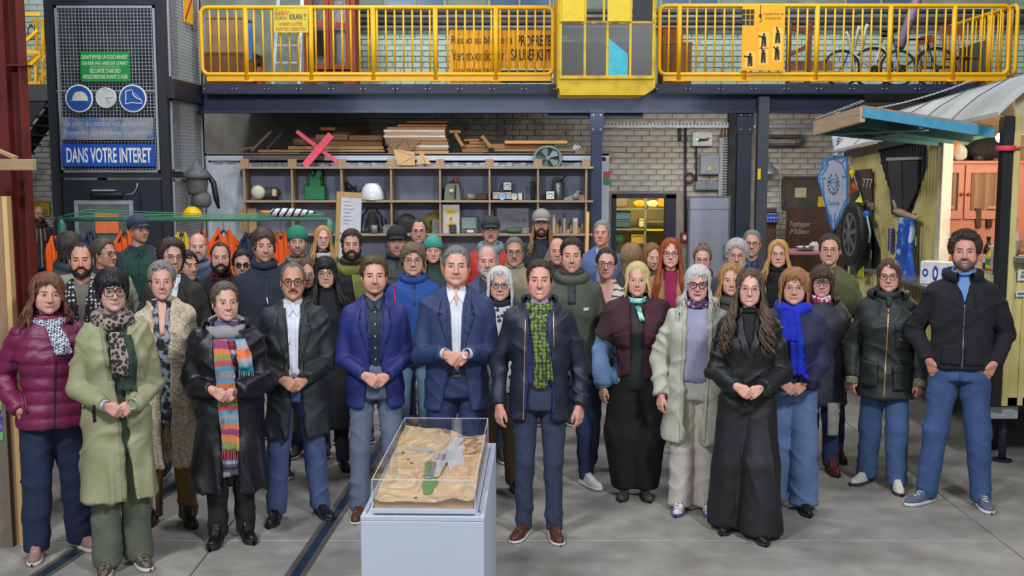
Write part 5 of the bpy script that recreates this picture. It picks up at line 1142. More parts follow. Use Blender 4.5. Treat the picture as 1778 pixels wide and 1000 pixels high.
# jambs, corner posts
a=LS(1632,330);MB().cbox(-.04,.05,HY1-.06,HY1+.04,1.3,zN-.1,.004).build('hatch_jamb',CREAM,wag)
MB().cbox(-.015,.06,-.04,.06,WZ,zN-.02,.006).build('corner_post',BLACK,wag);MB().cbox(.06,.11,-.05,.05,WZ,zN-.02,.006).build('corner_post',WYEL,wag)
MB().cbox(.0,.09,L-.05,L,WZ,zF-.03,.006).build('corner_post',WYEL,wag)
MB().lathe([(.075,0),(.08,.012),(.078,.03),(.075,.04)],(.02,0,P(1740,262,WY0).z),14).build('red_ribbon',M((206,64,78),.6),wag,True)
MB().tube([(.06,-.06,P(1740,258,WY0).z),(.14,-.08,P(1740,254,WY0).z),(.2,-.06,P(1740,250,WY0).z)],[.02,.035,.015],6,flat=.4).build('red_ribbon',M((214,84,60),.6),wag,True)
# near end wall
MB().box(.09,W2,0,.04,WZ,1.66).build('end_panel',WYEL,wag)
for x in(.22,.5,.8):MB().box(x-.02,x+.02,-.014,0,WZ,1.66).build('end_rib',WYEL,wag)
MB().box(.09,W2,-.12,.25,1.66,1.70).build('end_counter',STEEL,wag)
prof=[(-.18,0),(-.08,.10),(.06,.22),(.3,.36),(.65,.46),(1.05,.50),(1.45,.46),(1.9,.34),(2.2,.14),(2.38,0)]
MB().prism([(.09,2.64),(W2,2.64)]+[(x,zN-.03+z)for x,z in prof[::-1]if .05<x<2.2],0,.03).build('gable_board',M((196,190,150),.6),wag)
# roof
mb=MB();n=len(prof)
for(y,z)in((-.28,zN),(L+.15,zF)):
 for(x,h)in prof:mb.v.append((x,y,z+h))
 for(x,h)in prof:mb.v.append((x,y,z+h-.03))
for i in range(n-1):
 mb.f.append((i,i+1,2*n+i+1,2*n+i));mb.f.append((n+i+1,n+i,3*n+i,3*n+i+1));mb.f.append((i+1,i,n+i,n+i+1));mb.f.append((2*n+i,2*n+i+1,3*n+i+1,3*n+i))
mb.f.append((0,2*n,3*n,n));mb.f.append((n-1,2*n-1,4*n-1,3*n-1))
roof=mb.build('roof',pattern('grey_roof_felt','noise',[(132,132,130),(168,168,166),(176,176,174),(190,190,188)],1.8,.6,.05),wag)
for f in(.22,.42,.62,.82):
 y=-.28+(L+.43)*f;z=zN+(zF-zN)*f;MB().tube([(x,y,z+h+.004)for x,h in prof],.008,5).build('roof_seam',M((96,96,96),.7),roof)
MB().beam((-.05,HY1+.1,eave(HY1)-.02),(-.05,L+.1,eave(L)-.02),.05,.06).build('eave_board',M((110,112,118),.6),wag)
# floor, wheels, chassis
MB().box(.04,W2,0,L,WZ,WZ+.06).build('wagon_floor',M((110,84,60),.8),wag)
MB().box(W2-.03,W2,0,L,WZ,2.5).build('far_side_wall',M((206,176,140),.8),wag);MB().prism([(.04,WZ),(W2,WZ)]+[(x,zF-.04+z)for x,z in prof[::-1]if .05<x<2.2],L-.04,L).build('far_end_wall',M((206,176,140),.8),wag)
MB().cbox(-.05,.25,.06,.3,WZ-.13,WZ-.02,.01).build('chassis_plate',GALV,wag)
for y in(.7,L-.7):
 w_=MB().lathe([(.12,-.09),(.30,-.09),(.33,-.06),(.33,.06),(.30,.09),(.12,.09)],(.3,y,.33),26,'X').build('wheel',M((24,24,26),.7),wag,True)
 MB().lathe([(.11,-.1),(.13,-.1),(.13,.1)],(.3,y,.33),14,'X').build('hub',DARKST,w_,True)
MB().cyl((.22,.25,.0),(.22,.25,WZ-.05),.03,10).build('support_leg',DARKST,wag,True);MB().lathe([(.08,0),(.08,.015)],(.22,.25,0),14).build('support_foot',DARKST,wag)
MB().box(.1,2.0,.1,L-.1,WZ-.06,WZ).build('chassis',DARKST,wag)
# interior lamp: bulb in the hatch and a warm light inside
bl=MB().sphere((.05,.17,2.62),.04,12,8).build('lamp_bulb',M((255,226,180),.4,emit=14.0,var=0,bump=0),wag,True)
MB().cyl((.05,.17,2.65),(.05,.17,2.76),.02,8).build('lamp_socket',BLACK,wag)
for(x,y,z,e,s)in((XW+.40,WY0+.5,2.55,42,.12),(XW+1.2,WY0+1.9,2.5,52,.3)):
 d=bpy.data.lights.new('wagon_lamp','POINT');d.energy=e;d.color=(1,.84,.64);d.shadow_soft_size=s;o=bpy.data.objects.new('wagon_lamp',d);COL.objects.link(o);o.location=(x,y,z)
# flap canopy
H0=Vector((-.05,HY0,2.69));H1=Vector((-.05,HY1,2.67));O0=P(1498,187,WY0+.1)-Vector((XW,WY0,0));O1=P(1409,213,WY0+1.2)-Vector((XW,WY0,0));O1.x=O0.x-.06
TEAL=M((52,104,108),.6);TEALB=M((66,146,178),.55)
fl=MB().add([H0,H1,O1,O0]+[q+Vector((0,0,.02))for q in(H0,H1,O1,O0)],[(0,1,2,3),(7,6,5,4),(0,4,5,1),(1,5,6,2),(2,6,7,3),(3,7,4,0)]).build('canopy_flap',M((150,132,110),.8),wag)
dn=Vector((0,0,-.05))
MB().beam(O0+dn*.7,H0+dn*.7,.035,.075).build('flap_edge',TEALB,fl);MB().beam(O1+dn,H1+dn,.035,.10).build('flap_edge',TEAL,fl);MB().beam(O0+dn,O1+dn,.04,.12).build('flap_front',wood((196,164,136),axis='Y',con=.2),fl)
for f in(.36,.68):MB().beam(O0.lerp(O1,f)+dn,H0.lerp(H1,f)+dn,.035,.09).build('flap_joist',TEAL,fl)
for f in(.45,):MB().beam(O0.lerp(H0,f)+dn,O1.lerp(H1,f)+dn,.035,.08).build('flap_joist',TEAL,fl)
MB().beam(O1.lerp(H1,.1)+dn*1.9,O0.lerp(H0,.5)+dn*1.9,.02,.012).build('flap_strut',GALV,fl)
# chains over the flap and up to the roof
def chain(a,b,label,n,sag=.05):
 t=thing('chain',label,'chain',(0,0,0));mb=MB();d=(b-a)
 for i in range(n):
  f=(i+.5)/n;c=a.lerp(b,f)-Vector((0,0,sag*4*f*(1-f)));e=d.normalized();s=e.cross(Vector((0,0,1))).normalized()if i%2 else e.cross(e.cross(Vector((0,0,1)))).normalized()
  l=d.length/n*.72;mb.tube([c+e*l*math.cos(q)+s*l*.42*math.sin(q)for q in[2*PI*k/8 for k in range(8)]],.0042,4,closed=True)
 mb.build('links',GALV,t,kind='stuff')
wo=Vector((XW,WY0,0))
chain(wo+O0.lerp(O1,.6)+Vector((0,0,.03)),P(1690,138,9.2),'pale steel chain running from the canopy flap up to the wagon roof',70)
chain(wo+O1+Vector((0,0,.03)),wo+O0+Vector((0,0,.05)),'chain lying along the front edge of the canopy flap',30,.0)
# pink cabinet inside
YP=WY1-.75
pink=M((206,138,120),.55,0,.05);x0=P(1628,350,YP).x;x1=P(1800,350,YP).x
t=thing('pink_cabinet','salmon pink kitchen cabinet with curtained glass doors inside the wagon','cabinet',(x0,YP,WZ+.06));Wc=x1-x0;zt=P(1700,284,YP).z-t.location.z
MB().box(0,Wc,.03,.35,0,zt).build('carcass',pink,t);MB().cbox(-.02,Wc,-.03,.36,zt,zt+.03,.006).build('cornice',pink,t)
zd0=P(1700,380,YP).z-t.location.z;zc0=P(1700,366,YP).z-t.location.z;zc1=P(1700,300,YP).z-t.location.z
CURT=pattern('curtain_cloth','bands',[(150,116,92),(166,132,104),(140,106,84)],9,.9,.4);CURT.node_tree.nodes['Mapping'].inputs['Rotation'].default_value=(0,PI/2,0)
for(u0,u1,ku)in((1627,1673,1669),(1676,1772,1681)):
 a=P(u0,330,YP).x-x0;b=P(u1,330,YP).x-x0;fr=.055
 d_=MB().box(a,a+fr,0,.028,zd0,zt-.02).box(b-fr,b,0,.028,zd0,zt-.02).box(a+fr,b-fr,0,.028,zd0,zc0).box(a+fr,b-fr,0,.028,zc1,zt-.02).build('door',pink,t)
 MB().box(a+fr,b-fr,.022,.027,zc0,zc1).build('curtain',CURT,d_)
 for(q,w,z,h)in((a+fr,.008,zc0,zc1),(b-fr-.008,.008,zc0,zc1)):MB().box(q,q+w,-.003,.0,z,h).build('bead',M((100,60,44),.6),d_)
 k=P(ku,337,YP).x-x0;MB().lathe([(.008,0),(.008,.015),(.018,.022),(.016,.034),(.006,.036)],(k,0,P(1700,337,YP).z-t.location.z),12,'Y').build('knob',M((150,96,44),.35,.6),d_,True)
 m=(a+b)/2;MB().cbox(m-.045,m+.045,-.006,0,zc0+.02,zc0+.05,.002).build('label_card',M((206,150,100),.7),d_)
z9=P(1700,395,YP).z-t.location.z
MB().prism([(.42,z9),(.47,z9),(.46,z9+.2),(.40,z9+.2)],-.004,.029).build('dark_strap',M((84,60,40),.7),t);MB().cbox(.52,.58,-.02,.03,z9,z9+.09,.01).build('dark_block',M((60,40,30),.7),t)
# things on top of the cabinet
zt_w=t.location.z+zt+.031
def blob(name,u,v,size,col,label,cat,Y=YP+.12,rough=.8,z=None,amp=.04,fr=14):
 p=P(u,v,Y);sx,sy,sz=size
 V,F=surface_nets(lambda q:(np.linalg.norm(q/np.array(size),axis=1)-1)*min(size)+amp*(vnoise(q*fr,9)-.5),(-sx*1.5,-sy*1.5,-sz*1.5),(sx*1.5,sy*1.5,sz*1.5),max(.012,min(size)/7));V=relax(V,F,1)
 zb=V[:,2].min();V[:,2]-=zb
 o=np_obj(name,V,F,M(col,rough));o.location=(p.x,Y,zt_w+.001 if z is None else z);return tag(o,label,cat)
blob('black_bag',1712,265,(.24,.12,.12),(30,30,34),'slumped black bag on top of the pink cabinet','bag')
blob('orange_bag',1646,270,(.13,.10,.14),(232,120,50),'orange plastic bag on top of the pink cabinet','bag',rough=.4)
o=blob('white_bag',1664,272,(.09,.07,.09),(220,214,208),'crumpled white bag beside the orange bag on the cabinet','bag',rough=.5,Y=YP+.06)
p=P(1696,278,YP+.05);t=thing('dark_tin','round dark tin in front of the black bag','tin',(p.x,YP+.02,zt_w));MB().lathe([(.055,0),(.055,.05),(.05,.052)],n=20).build('tin',M((60,48,44),.4),t,True);MB().lathe([(.057,.045),(.057,.056),(.0,.058)],n=20).build('lid',M((44,36,34),.4),t,True)
p=P(1684,243,YP+.1);p2=P(1625,243,YP+.1);p3=P(1742,243,YP+.1);t=thing('green_shelf','sea-green wooden wall shelf above the pink cabinet','shelf',(p2.x,YP+.12,P(1700,252,YP).z));Wg=p3.x-p2.x;SGN=M((104,158,128),.55)
MB().cbox(0,Wg+.2,0,.2,0,.10,.006).build('shelf_board',SGN,t);MB().cbox(0,Wg+.2,.19,.21,-.16,0,.004).build('backboard',SGN,t)
for x in(.1,.45,.75):MB().prism([(0,0),(.16,0),(.16,-.12)],x-.012,x+.012,'yz').build('bracket',M((120,90,70),.6),t)
for k,(u,z)in enumerate(((1671,0),(1730,0))):
 q=P(u,265,YP+.05);t2=thing('wooden_paddle',['wooden paddle hanging left of the black bag','wooden paddle hanging beside the black corner post'][k],'paddle',(q.x,YP+.06,P(1700,252,YP).z-.005));MB().beam((0,0,0),(0,0,-.09),.014,.008).build('handle',wood((130,92,60),axis='Z'),t2);MB().sphere((0,0,-.13),(.03,.008,.045),12,6).build('blade',wood((130,92,60),axis='Z'),t2,True)
q=P(1706,228,YP+.2);o=MB().lathe([(.08,0),(.12,.03),(.13,.08),(.12,.08),(.07,.01)],n=20).build('amber_bowl',M((206,130,40),.3),None,True);o.location=(q.x,YP+.22,P(1700,252,YP).z+.101);tag(o,'amber bowl on the sea-green shelf','bowl')
q=P(1642,232,YP+.2);t=thing('white_carton','white carton with a dark red print on the sea-green shelf','box',(q.x+.02,YP+.22,P(1700,252,YP).z+.101));MB().cbox(-.06,.06,-.06,.06,0,.12,.004).build('carton',WHITE,t);MB().box(-.04,-.01,-.062,-.06,.03,.09).build('print',M((150,40,50),.6),t)
# serving counter on the long side
ct=thing('serving_counter','stainless steel folding counter below the wagon hatch','counter',(XW,WY0,0));zc=LS(1600,488,XW-.25).z
MB().cbox(-.38,-.02,.1,2.05,zc-.025,zc,.004).build('counter_top',M((150,152,156),.25,.8),ct)
for y in(.5,1.75):MB().beam((-.33,y,zc-.03),(-.03,y,zc-.33),.02,.025).build('bracket',BLACK,ct)
# drinks box and bottles on the counter / in the hatch
zi=1.56
MB().cbox(.0,.35,.05,HY1,1.5,1.555,.004).build('hatch_sill',STEEL,wag)
q=LS(1634,470,XW-.18);t=thing('drinks_box','white carton printed with three blue bottle motifs on the counter','box',(XW-.20,q.y,zc+.001),rz=-.75);BP=M((40,60,150),.5);hb=.19
MB().cbox(-.13,.13,-.07,.07,0,hb,.004).build('carton',M((206,206,208),.6),t)
for x,w,h in((-.085,.026,.07),(0,.024,.13),(.08,.03,.11)):MB().sphere((x,-.071,hb*.5),(w,.002,h/2),14,8).build('print',BP,t);MB().sphere((x,-.0725,hb*.5),(w*.5,.002,h*.25),10,6).build('print_highlight',WHITE,t)
def bottle(u,col,cap,label,h=.24,r=.033,x=XW+.14,liquid=None,z=zi,nm='bottle'):
 q=LS(u,430,x);t=thing(nm,label,'bottle',(x,q.y,z))
 MB().lathe([(r*.95,0),(r,.01),(r,h*.55),(r*.85,h*.66),(r*.38,h*.8),(r*.36,h*.95)],n=16).build('glass_body',M(col,.12,0,.03,10,0),t,True)
 MB().lathe([(r*.44,h*.93),(r*.44,h),(r*.4,h+.002)],n=12).build('cap',M(cap,.4),t,True)
 MB().lathe([(r*1.01,h*.18),(r*1.01,h*.45)],n=16,cap=False).build('label_band',M(liquid or(226,220,206),.6),t,True)
bs=[(1614,(96,24,30),(30,30,30),'dark red juice bottle next to the hatch jamb',(200,190,190)),(1621,(230,140,20),(230,230,226),'orange juice bottle beside the dark red bottle',(236,170,60)),(1628,(236,150,24),(230,230,226),'second orange juice bottle in the hatch row',(240,190,90)),(1635,(206,92,40),(230,230,226),'copper coloured juice bottle in the hatch row',(226,140,90)),(1642,(240,186,30),(200,160,40),'round yellow juice bottle at the end of the hatch row',(250,206,70))]
for(u,c,cp,lb,lq)in bs:bottle(u,c,cp,lb,liquid=lq,h=.23 if u<1640 else .18,r=.034 if u<1640 else .045)
bottle(1716,(60,30,26),(20,20,22),'dark bottle with tilted white label behind the curly-haired man',.26,.04,liquid=(220,220,222));bottle(1722,(226,206,60),(230,226,210),'lemon yellow bottle behind the curly-haired man',.19,.045,liquid=(70,150,80));bottle(1729,(206,186,170),(230,230,230),'clear bottle with pink label beside the black corner post',.22,.036,liquid=(214,150,170))
for k,x in enumerate((.2,.31,.42)):
 t=thing('tumbler',['glass of orange drink on the end counter by the post','middle glass of orange drink on the end counter','glass of orange drink farthest from the post on the end counter'][k],'glass',(XW+x,WY0+.06,1.701));MB().lathe([(.034,0),(.04,.12),(.037,.12),(.031,.006)],n=16).build('glass',glassy('drinking_glass',(.97,.95,.92),.08),t,True);MB().lathe([(.029,.008),(.033,.05)],n=14).build('drink',M((236,130,30),.2),t,True)
bottle(1760,(220,214,214),(214,90,90),'clear bottle with red cap standing on the end counter',.25,.035,x=XW+.16,z=1.701)
# signs on the end panel
t,w,h=plate('terroir_sign',1745,463,1757,500,WY0-.012,M((30,62,96),.5),'blue upright sign with white lettering on the wagon end','sign',th=.006,c=.001)
tx=text('Terroir','lettering',LW,t,-h*.95,h*.95,-w*.55,w*.7,-.0075);tx.rotation_euler=(0,PI/2,0)
plate('red_sticker_sign',1745,501,1757,516,WY0-.012,M((196,50,56),.5),'red square sticker under the blue upright sign','sticker',th=.006,c=.001)
t,w,h=plate('price_card',1767,468,1785,487,WY0-.03,WHITE,'white card stuck on the yellow wagon end','sign',th=.004,c=.001);MB().box(-w*.5,w*.3,-.006,-.004,-h*.6,h*.1).build('print',M((120,120,124),.7),t);MB().sphere((-w*.1,-.005,h*.5),(.012,.002,.012),10,6).build('print',M((110,130,70),.7),t)
t,w,h=plate('name_strip',1764,505,1785,515,WY0-.03,WHITE,'narrow white strip with small print on the wagon end','sign',th=.004,c=.001);MB().box(-w*.8,w*.8,-.006,-.004,-h*.4,h*.4).build('print',M((90,100,130),.7),t)
# -- things on the wagon's long wall
def lbox(nm,px,mat,label,cat,x0,x1,part='panel'):
 pts=[LS(u,v,XW-.02)for u,v in px];c=sum(pts,Vector())/len(pts);t=thing(nm,label,cat,(XW,c.y,c.z));MB().prism([(q.y-c.y,q.z-c.z)for q in pts],x0,x1,'yz').build(part,mat,t);return t,c
t,c=lbox('menu_board',[(1484,296),(1520,293),(1518,474),(1484,478)],M((74,66,62),.8,0,.12),'dark chalk menu board hung on the wagon wall behind the wheel','chalkboard',-.075,-.05)
for k,(u,v,n)in enumerate(((1506,318,'777'),(1508,355,'Kling'),(1505,440,'+1'))):
 q=LS(u,v,XW-.077);o=text(n,'chalk_lettering',CH,t,-.16,.16,-.045,.045,0);o.location=(-.078,q.y-c.y,q.z-c.z);o.rotation_euler=(0,0,-PI/2)
p=LS(1488,407,XW-.16);R=.33
t=thing('car_wheel','black car tyre on a silver spoked alloy rim hung on the wagon wall','wheel',(XW-.19,p.y,p.z),rz=.0);t.scale=(.6,1,1);MB().lathe([(R*.66,-.08),(R*.9,-.09),(R,-.06),(R,.06),(R*.9,.09),(R*.66,.08)],(0,0,0),36,'X').build('tyre',M((34,34,38),.6),t,True)
td=MB()
for k in range(40):a=2*PI*k/40;td.beam((-.07,R*1.0*math.cos(a),R*1.0*math.sin(a)),(-.092,R*.88*math.cos(a),R*.88*math.sin(a)),.022,.02)
td.build('tread_blocks',M((44,44,48),.6),t,kind='stuff')
rim=MB().tube([(-.07,R*.66*math.cos(a),R*.66*math.sin(a))for a in[2*PI*i/30 for i in range(30)]],.018,8,closed=True).build('rim',STEEL,t,True)
MB().lathe([(R*.64,-.02),(R*.64,0)],(0,0,0),28,'X').build('rim_back',M((50,50,54),.5),t)
for k in range(7):a=2*PI*k/7+.2;MB().beam((-.09,.03*math.cos(a),.03*math.sin(a)),(-.075,R*.64*math.cos(a),R*.64*math.sin(a)),.03,.05).build('spoke',STEEL,rim)
MB().lathe([(.045,-.1),(.05,-.06)],(0,0,0),14,'X').build('hub_cap',STEEL,rim,True)
t=thing('blue_clip','bunch of three blue pegs clipped beside the car wheel','peg',LS(1466,392,XW-.2))
for k in range(3):MB().tube([(0,.0,-.1*k),(-.04,-.05,-.1*k-.02)],[.018,.012],8).build('peg',M((30,60,190),.4),t,True)
q=LS(1504,372,XW-.2);t=thing('blue_ribbon','blue ribbon knotted on the car wheel','ribbon',q);MB().sphere((0,0,0),(.03,.07,.04),10,6).build('knot',M((30,100,190),.6),t,True);MB().tube([(0,-.02,0),(-.02,-.12,-.05),(-.01,-.18,-.18),(0,-.12,-.28)],.01,6).build('tail',M((170,190,214),.6),t,True)
# bunting
st=[LS(u,v,XW-.12)for u,v in((1474,280),(1485,312),(1496,345),(1500,380))];t=thing('bunting','string of yellow, orange and lime pennants on the wagon corner','bunting',(0,0,0));MB().tube(st,.004,4).build('string',WHITE,t)
for(pts,c)in((((1478,288),(1484,299),(1479,310),(1475,300)),(236,206,30)),(((1484,313),(1489,330),(1473,341),(1478,322)),(220,92,56)),(((1494,338),(1497,352),(1480,362),(1485,350)),(200,214,60)),(((1499,462),(1499,482),(1486,480),(1490,472)),(206,224,60))):
 w3=[LS(u,v,XW-.12-.03*i)for i,(u,v)in enumerate(pts)];mb=MB().add([*w3,*[q+Vector((.006,0,0))for q in w3]],[(0,1,2,3),(7,6,5,4),(0,4,5,1),(1,5,6,2),(2,6,7,3),(3,7,4,0)]);mb.build('pennant',M(c,.7),t)
# driftwood with blue cloth
a=LS(1554,366,XW-.12);b=LS(1592,378,XW-.12);t=thing('driftwood_hook','pale driftwood branch used as a hook on the wagon wall','branch',a);d_=b-a
MB().tube([(0,0,0),(0,d_.y*.3,-.01),(0,d_.y*.6,d_.z*.7),(0,d_.y,d_.z)],[.025,.035,.028,.02],8).tube([(0,d_.y*.1,0),(-.02,0,.1)],[.02,.012],6).build('branch',wood((176,150,118),axis='Y'),t,True);MB().cyl((0,d_.y*.5,-.02),(.1,d_.y*.5,-.02),.01,6).build('peg',STEEL,t)
a=LS(1557,376,XW-.16);b=LS(1579,480,XW-.16);y0,y1,z0,z1=b.y,a.y,b.z,a.z
def towel(q):
 y=(q[:,1]-(y0+y1)/2)/((y1-y0)/2);z=(q[:,2]-z0)/(z1-z0);ww=.75+.3*(1-z)
 return np.maximum(np.maximum((np.abs(y)-ww)*(y1-y0)/2,np.abs(q[:,0]-(XW-.13)+.025*np.sin(y*7+z*2))-.018),np.maximum(z0-q[:,2]+.04*np.sin(y*3),q[:,2]-z1))
V,F=surface_nets(towel,(XW-.22,y0-.15,z0-.08),(XW-.05,y1+.15,z1+.02),.013);V=relax(V,F,1)
tag(np_obj('blue_cloth',V,F,pattern('batik_blue','noise',[(22,52,120),(28,74,158),(30,78,164),(36,88,176),(38,90,180),(170,186,214)],7,.8,.1)),'blue tie-dyed cloth hanging from the driftwood','cloth')
t,c=lbox('purple_sign',[(1547,396),(1555,396),(1554,438),(1546,437)],M((60,56,130),.5),'narrow purple sign with white lettering beside the blue cloth','sign',-.045,-.035)
o=text('Sleeping','lettering',LW,t,-.13,.13,-.03,.03,0);o.rotation_euler=(PI/2*0,PI/2,-PI/2);o.location=(-.048,0,0)
t,c=lbox('restroom_sticker',[(1584,411),(1594,411),(1594,427),(1584,427)],WHITE,'white sticker with a black sitting figure on the wagon wall','sticker',-.045,-.035);MB().sphere((-.047,.03,.02),(.003,.018,.012),8,5).beam((-.047,.03,.0),(-.047,-.01,-.02),.01,.02).build('figure_symbol',K,t)
# -- display plinth with landscape model
random.seed(11)
PZ=.895;prz=-.026
plinth=thing('display_plinth','white box plinth carrying the landscape model under acrylic','plinth',(-.388,4.585,0),rz=prz)
PWH=M((180,188,204),.5,0,.03,3,.02);hw_=.268;PLn=1.27
MB().cbox(-hw_,hw_,0,PLn,0,PZ-.02,.004).build('box_body',PWH,plinth)
for(a,b,c,d_)in((-hw_,-hw_+.02,0,PLn),(hw_-.02,hw_,0,PLn),(-hw_+.02,hw_-.02,0,.02),(-hw_+.02,hw_-.02,PLn-.02,PLn)):MB().cbox(a,b,c,d_,PZ-.02,PZ,.002).build('top_rim',PWH,plinth)
MB().box(-hw_+.02,hw_-.02,.02,PLn-.02,PZ-.02,PZ-.006).build('top_panel',M((214,218,224),.4,0,.02,3,0),plinth)
cw,cl,cz=.2235,1.164,PZ+.004;ct0=1.05
case=thing('model_case','landscape site model of layered wood under a clear acrylic cover','model',(-.3835,4.614,cz),rz=prz)
MB().cbox(-cw-.004,cw+.004,-.004,cl+.004,0,.022,.002).build('base_tray',PWH,case)
n1,n2=56,140;gx=np.linspace(-cw+.006,cw-.006,n1);gy=np.linspace(.006,cl-.006,n2);GX,GY=np.meshgrid(gx,gy)
def terr(x,y):
 p=np.stack([x*7,y*4.5,x*0+3.3],-1);h=.036+.045*(vnoise(p,5)-.4)+.02*(vnoise(p*2.3,8)-.5)+.030*np.clip((-x-.05)/.2,0,1)*np.clip((y-.1)/.5,0,1)+.045*np.clip((y-.75)/.35,0,1)*np.clip((.12-x)/.3,0,1)
 sx=np.interp(y,[0,.12,.35,.6,.85,1.164],[.0,.005,.0,.03,.075,.12]);k=np.exp(-((x-sx)/.055)**2);return h*(1-k*.95)+.026*k*.95
hz_=terr(GX,GY);hz_=.024+np.round(np.maximum(hz_,.008)/.0035)*.0035
WOODL=bpy.data.materials.new('contour_wood');WOODL.use_nodes=True;N_=WOODL.node_tree.nodes;L_=WOODL.node_tree.links;b_=N_['Principled BSDF'];b_.inputs['Roughness'].default_value=.6
tc_=N_.new('ShaderNodeTexCoord');mp_=N_.new('ShaderNodeMapping');mp_.inputs['Scale'].default_value=(6,1.2,260);L_.new(tc_.outputs['Object'],mp_.inputs[0]);nz_=N_.new('ShaderNodeTexNoise');nz_.inputs['Scale'].default_value=1.6;nz_.inputs['Detail'].default_value=5;L_.new(mp_.outputs[0],nz_.inputs['Vector']);rp_=N_.new('ShaderNodeValToRGB');rp_.color_ramp.elements[0].position=.35;rp_.color_ramp.elements[0].color=(*lin((190,152,112)),1);rp_.color_ramp.elements[1].position=.68;rp_.color_ramp.elements[1].color=(*lin((230,200,162)),1);L_.new(nz_.outputs['Fac'],rp_.inputs[0]);L_.new(rp_.outputs[0],b_.inputs['Base Color'])
V=np.stack([GX.ravel(),GY.ravel(),hz_.ravel()],1);F=gridF(n2,n1)[:,::-1];Vb=V.copy();Vb[:,2]=.022;N0=len(V);idx=np.arange(N0).reshape(n2,n1);side=[]
for e in(idx[0],idx[:,-1],idx[-1][::-1],idx[:,0][::-1]):
 for a,b in zip(e[:-1],e[1:]):side.append((a,a+N0,b+N0,b))
np_obj('terrain',np.concatenate([V,Vb]),np.concatenate([F,np.array(side)[:,::-1]]),WOODL,case,smooth=False)
def hz_at(x,y):return .024+round(max(float(terr(np.array(x),np.array(y))),.008)/.0035)*.0035
def ml(u,v):
 q=PG(u,v,cz+.045)-Vector((-.3835,4.614,cz+.045));c_,s_=math.cos(-prz),math.sin(-prz);return(q.x*c_-q.y*s_,q.x*s_+q.y*c_)
def site(name,px,mat,h=.003):
 pts=[ml(*p)for p in px];z=float(np.mean([hz_at(x,y)for x,y in pts]))+.002
 MB().prism(pts,z,z+h,'xy').build(name,mat,case)
GRN=M((104,138,78),.8);GRY=M((176,182,186),.6);DKG=M((128,122,122),.6)
site('green_belt',[(736,862),(746,862),(762,842),(757,834),(737,834),(733,846)],GRN);site('green_belt',[(737,834),(745,834),(748,812),(752,792),(745,792),(738,815)],GRN)
site('site_plate',[(740,838),(762,834),(772,815),(782,798),(800,775),(806,768),(796,766),(768,785),(752,795),(745,815)],GRY);site('site_plate',[(700,791),(702,795),(730,797),(748,800),(752,795),(730,792)],GRY)
site('long_hall',[(744,836),(752,836),(757,810),(750,810)],DKG,.012);site('hall',[(754,805),(760,805),(763,796),(757,796)],GRY,.014);site('hall',[(766,806),(772,806),(775,796),(769,796)],DKG,.010);site('green_belt',[(768,784),(780,790),(794,778),(802,768),(790,770)],GRN)
site('silver_sheet',[(782,830),(812,834),(806,806),(800,780),(788,784),(776,806)],M((196,196,200),.4),.004)
hb=MB();hs_=MB()
for k in range(150):
 u,v=random.uniform(758,838),random.uniform(757,796)
 if(v-757)>(u-745)*.5 and u<790:continue
 if 765<u<806 and v>764+(800-u)*.3:continue
 x,y=ml(u,v)
 if abs(x)>cw-.015 or not .02<y<cl-.02:continue
 a=random.uniform(-.8,.8);l=random.uniform(.005,.011);z=hz_at(x,y);d_=Vector((math.cos(a),math.sin(a),0))*l;(hb if k%5 else hs_).beam(Vector((x,y,z+.003))-d_,Vector((x,y,z+.003))+d_,.005,.008)
hb.build('house_rows',M((176,132,100),.7),case,kind='stuff');hs_.build('works_buildings',M((150,132,124),.7),case,kind='stuff')
for(u,v)in((709,812),(715,816),(700,806),(722,868)):
 x,y=ml(u,v)
 if abs(x)<cw-.01:z=hz_at(x,y);MB().sphere((x,y,z+.003),(.008,.006,.005),8,5).build('tree_clump',M((126,92,66),.8),case)
AC=glassy('acrylic',(.95,.955,.96),.02,.01,.12);h_=ct0-cz;t_=.003
for(a,b,c,d_,e,f_)in((-cw,cw,0,t_,.022,h_),(-cw,cw,cl-t_,cl,.022,h_),(-cw,-cw+t_,t_,cl-t_,.022,h_),(cw-t_,cw,t_,cl-t_,.022,h_),(-cw,cw,0,cl,h_,h_+t_)):MB().box(a,b,c,d_,e,f_).build('cover_pane',AC,case)
ED=M((206,212,218),.2)
for(p_,q_)in(((-cw,0,h_),(cw,0,h_)),((-cw,cl,h_),(cw,cl,h_)),((-cw,0,h_),(-cw,cl,h_)),((cw,0,h_),(cw,cl,h_)),((-cw,0,.022),(-cw,0,h_)),((cw,0,.022),(cw,0,h_)),((cw,cl,.022),(cw,cl,h_)),((-cw,cl,.022),(-cw,cl,h_))):MB().beam(p_,q_,.003,.003).build('cover_edge',ED,case)
q=Vector((hw_-.05,0,PZ-.003));MB().beam((cw+.02,.05,.0),(cw+.02,cl+.05,.0),.008,.006).build('guide_strip',PWH,case)
# -- people: builder
def nrm(a):a=np.asarray(a,float);return a/max(np.linalg.norm(a),1e-9)
def smin(a,b,k):
 h=np.clip(.5+.5*(b-a)/k,0,1);return b*(1-h)+a*h-k*h*(1-h)
def smax(a,b,k):return-smin(-a,-b,k)
def cap(p,a,b,ra,rb):
 a=np.asarray(a,np.float32);b=np.asarray(b,np.float32);ba=b-a;pa=p-a
 h=np.clip(pa@ba/max(float(ba@ba),1e-9),0,1);return np.linalg.norm(pa-h[:,None]*ba,axis=1)-(ra+(rb-ra)*h)
def ell(p,c,r):
 q=(p-np.asarray(c,np.float32));r=np.asarray(r,np.float32);k0=np.linalg.norm(q/r,axis=1);k1=np.linalg.norm(q/(r*r),axis=1);return k0*(k0-1)/np.maximum(k1,1e-6)
def sph(p,c,r):return np.linalg.norm(p-np.asarray(c,np.float32),axis=1)-r
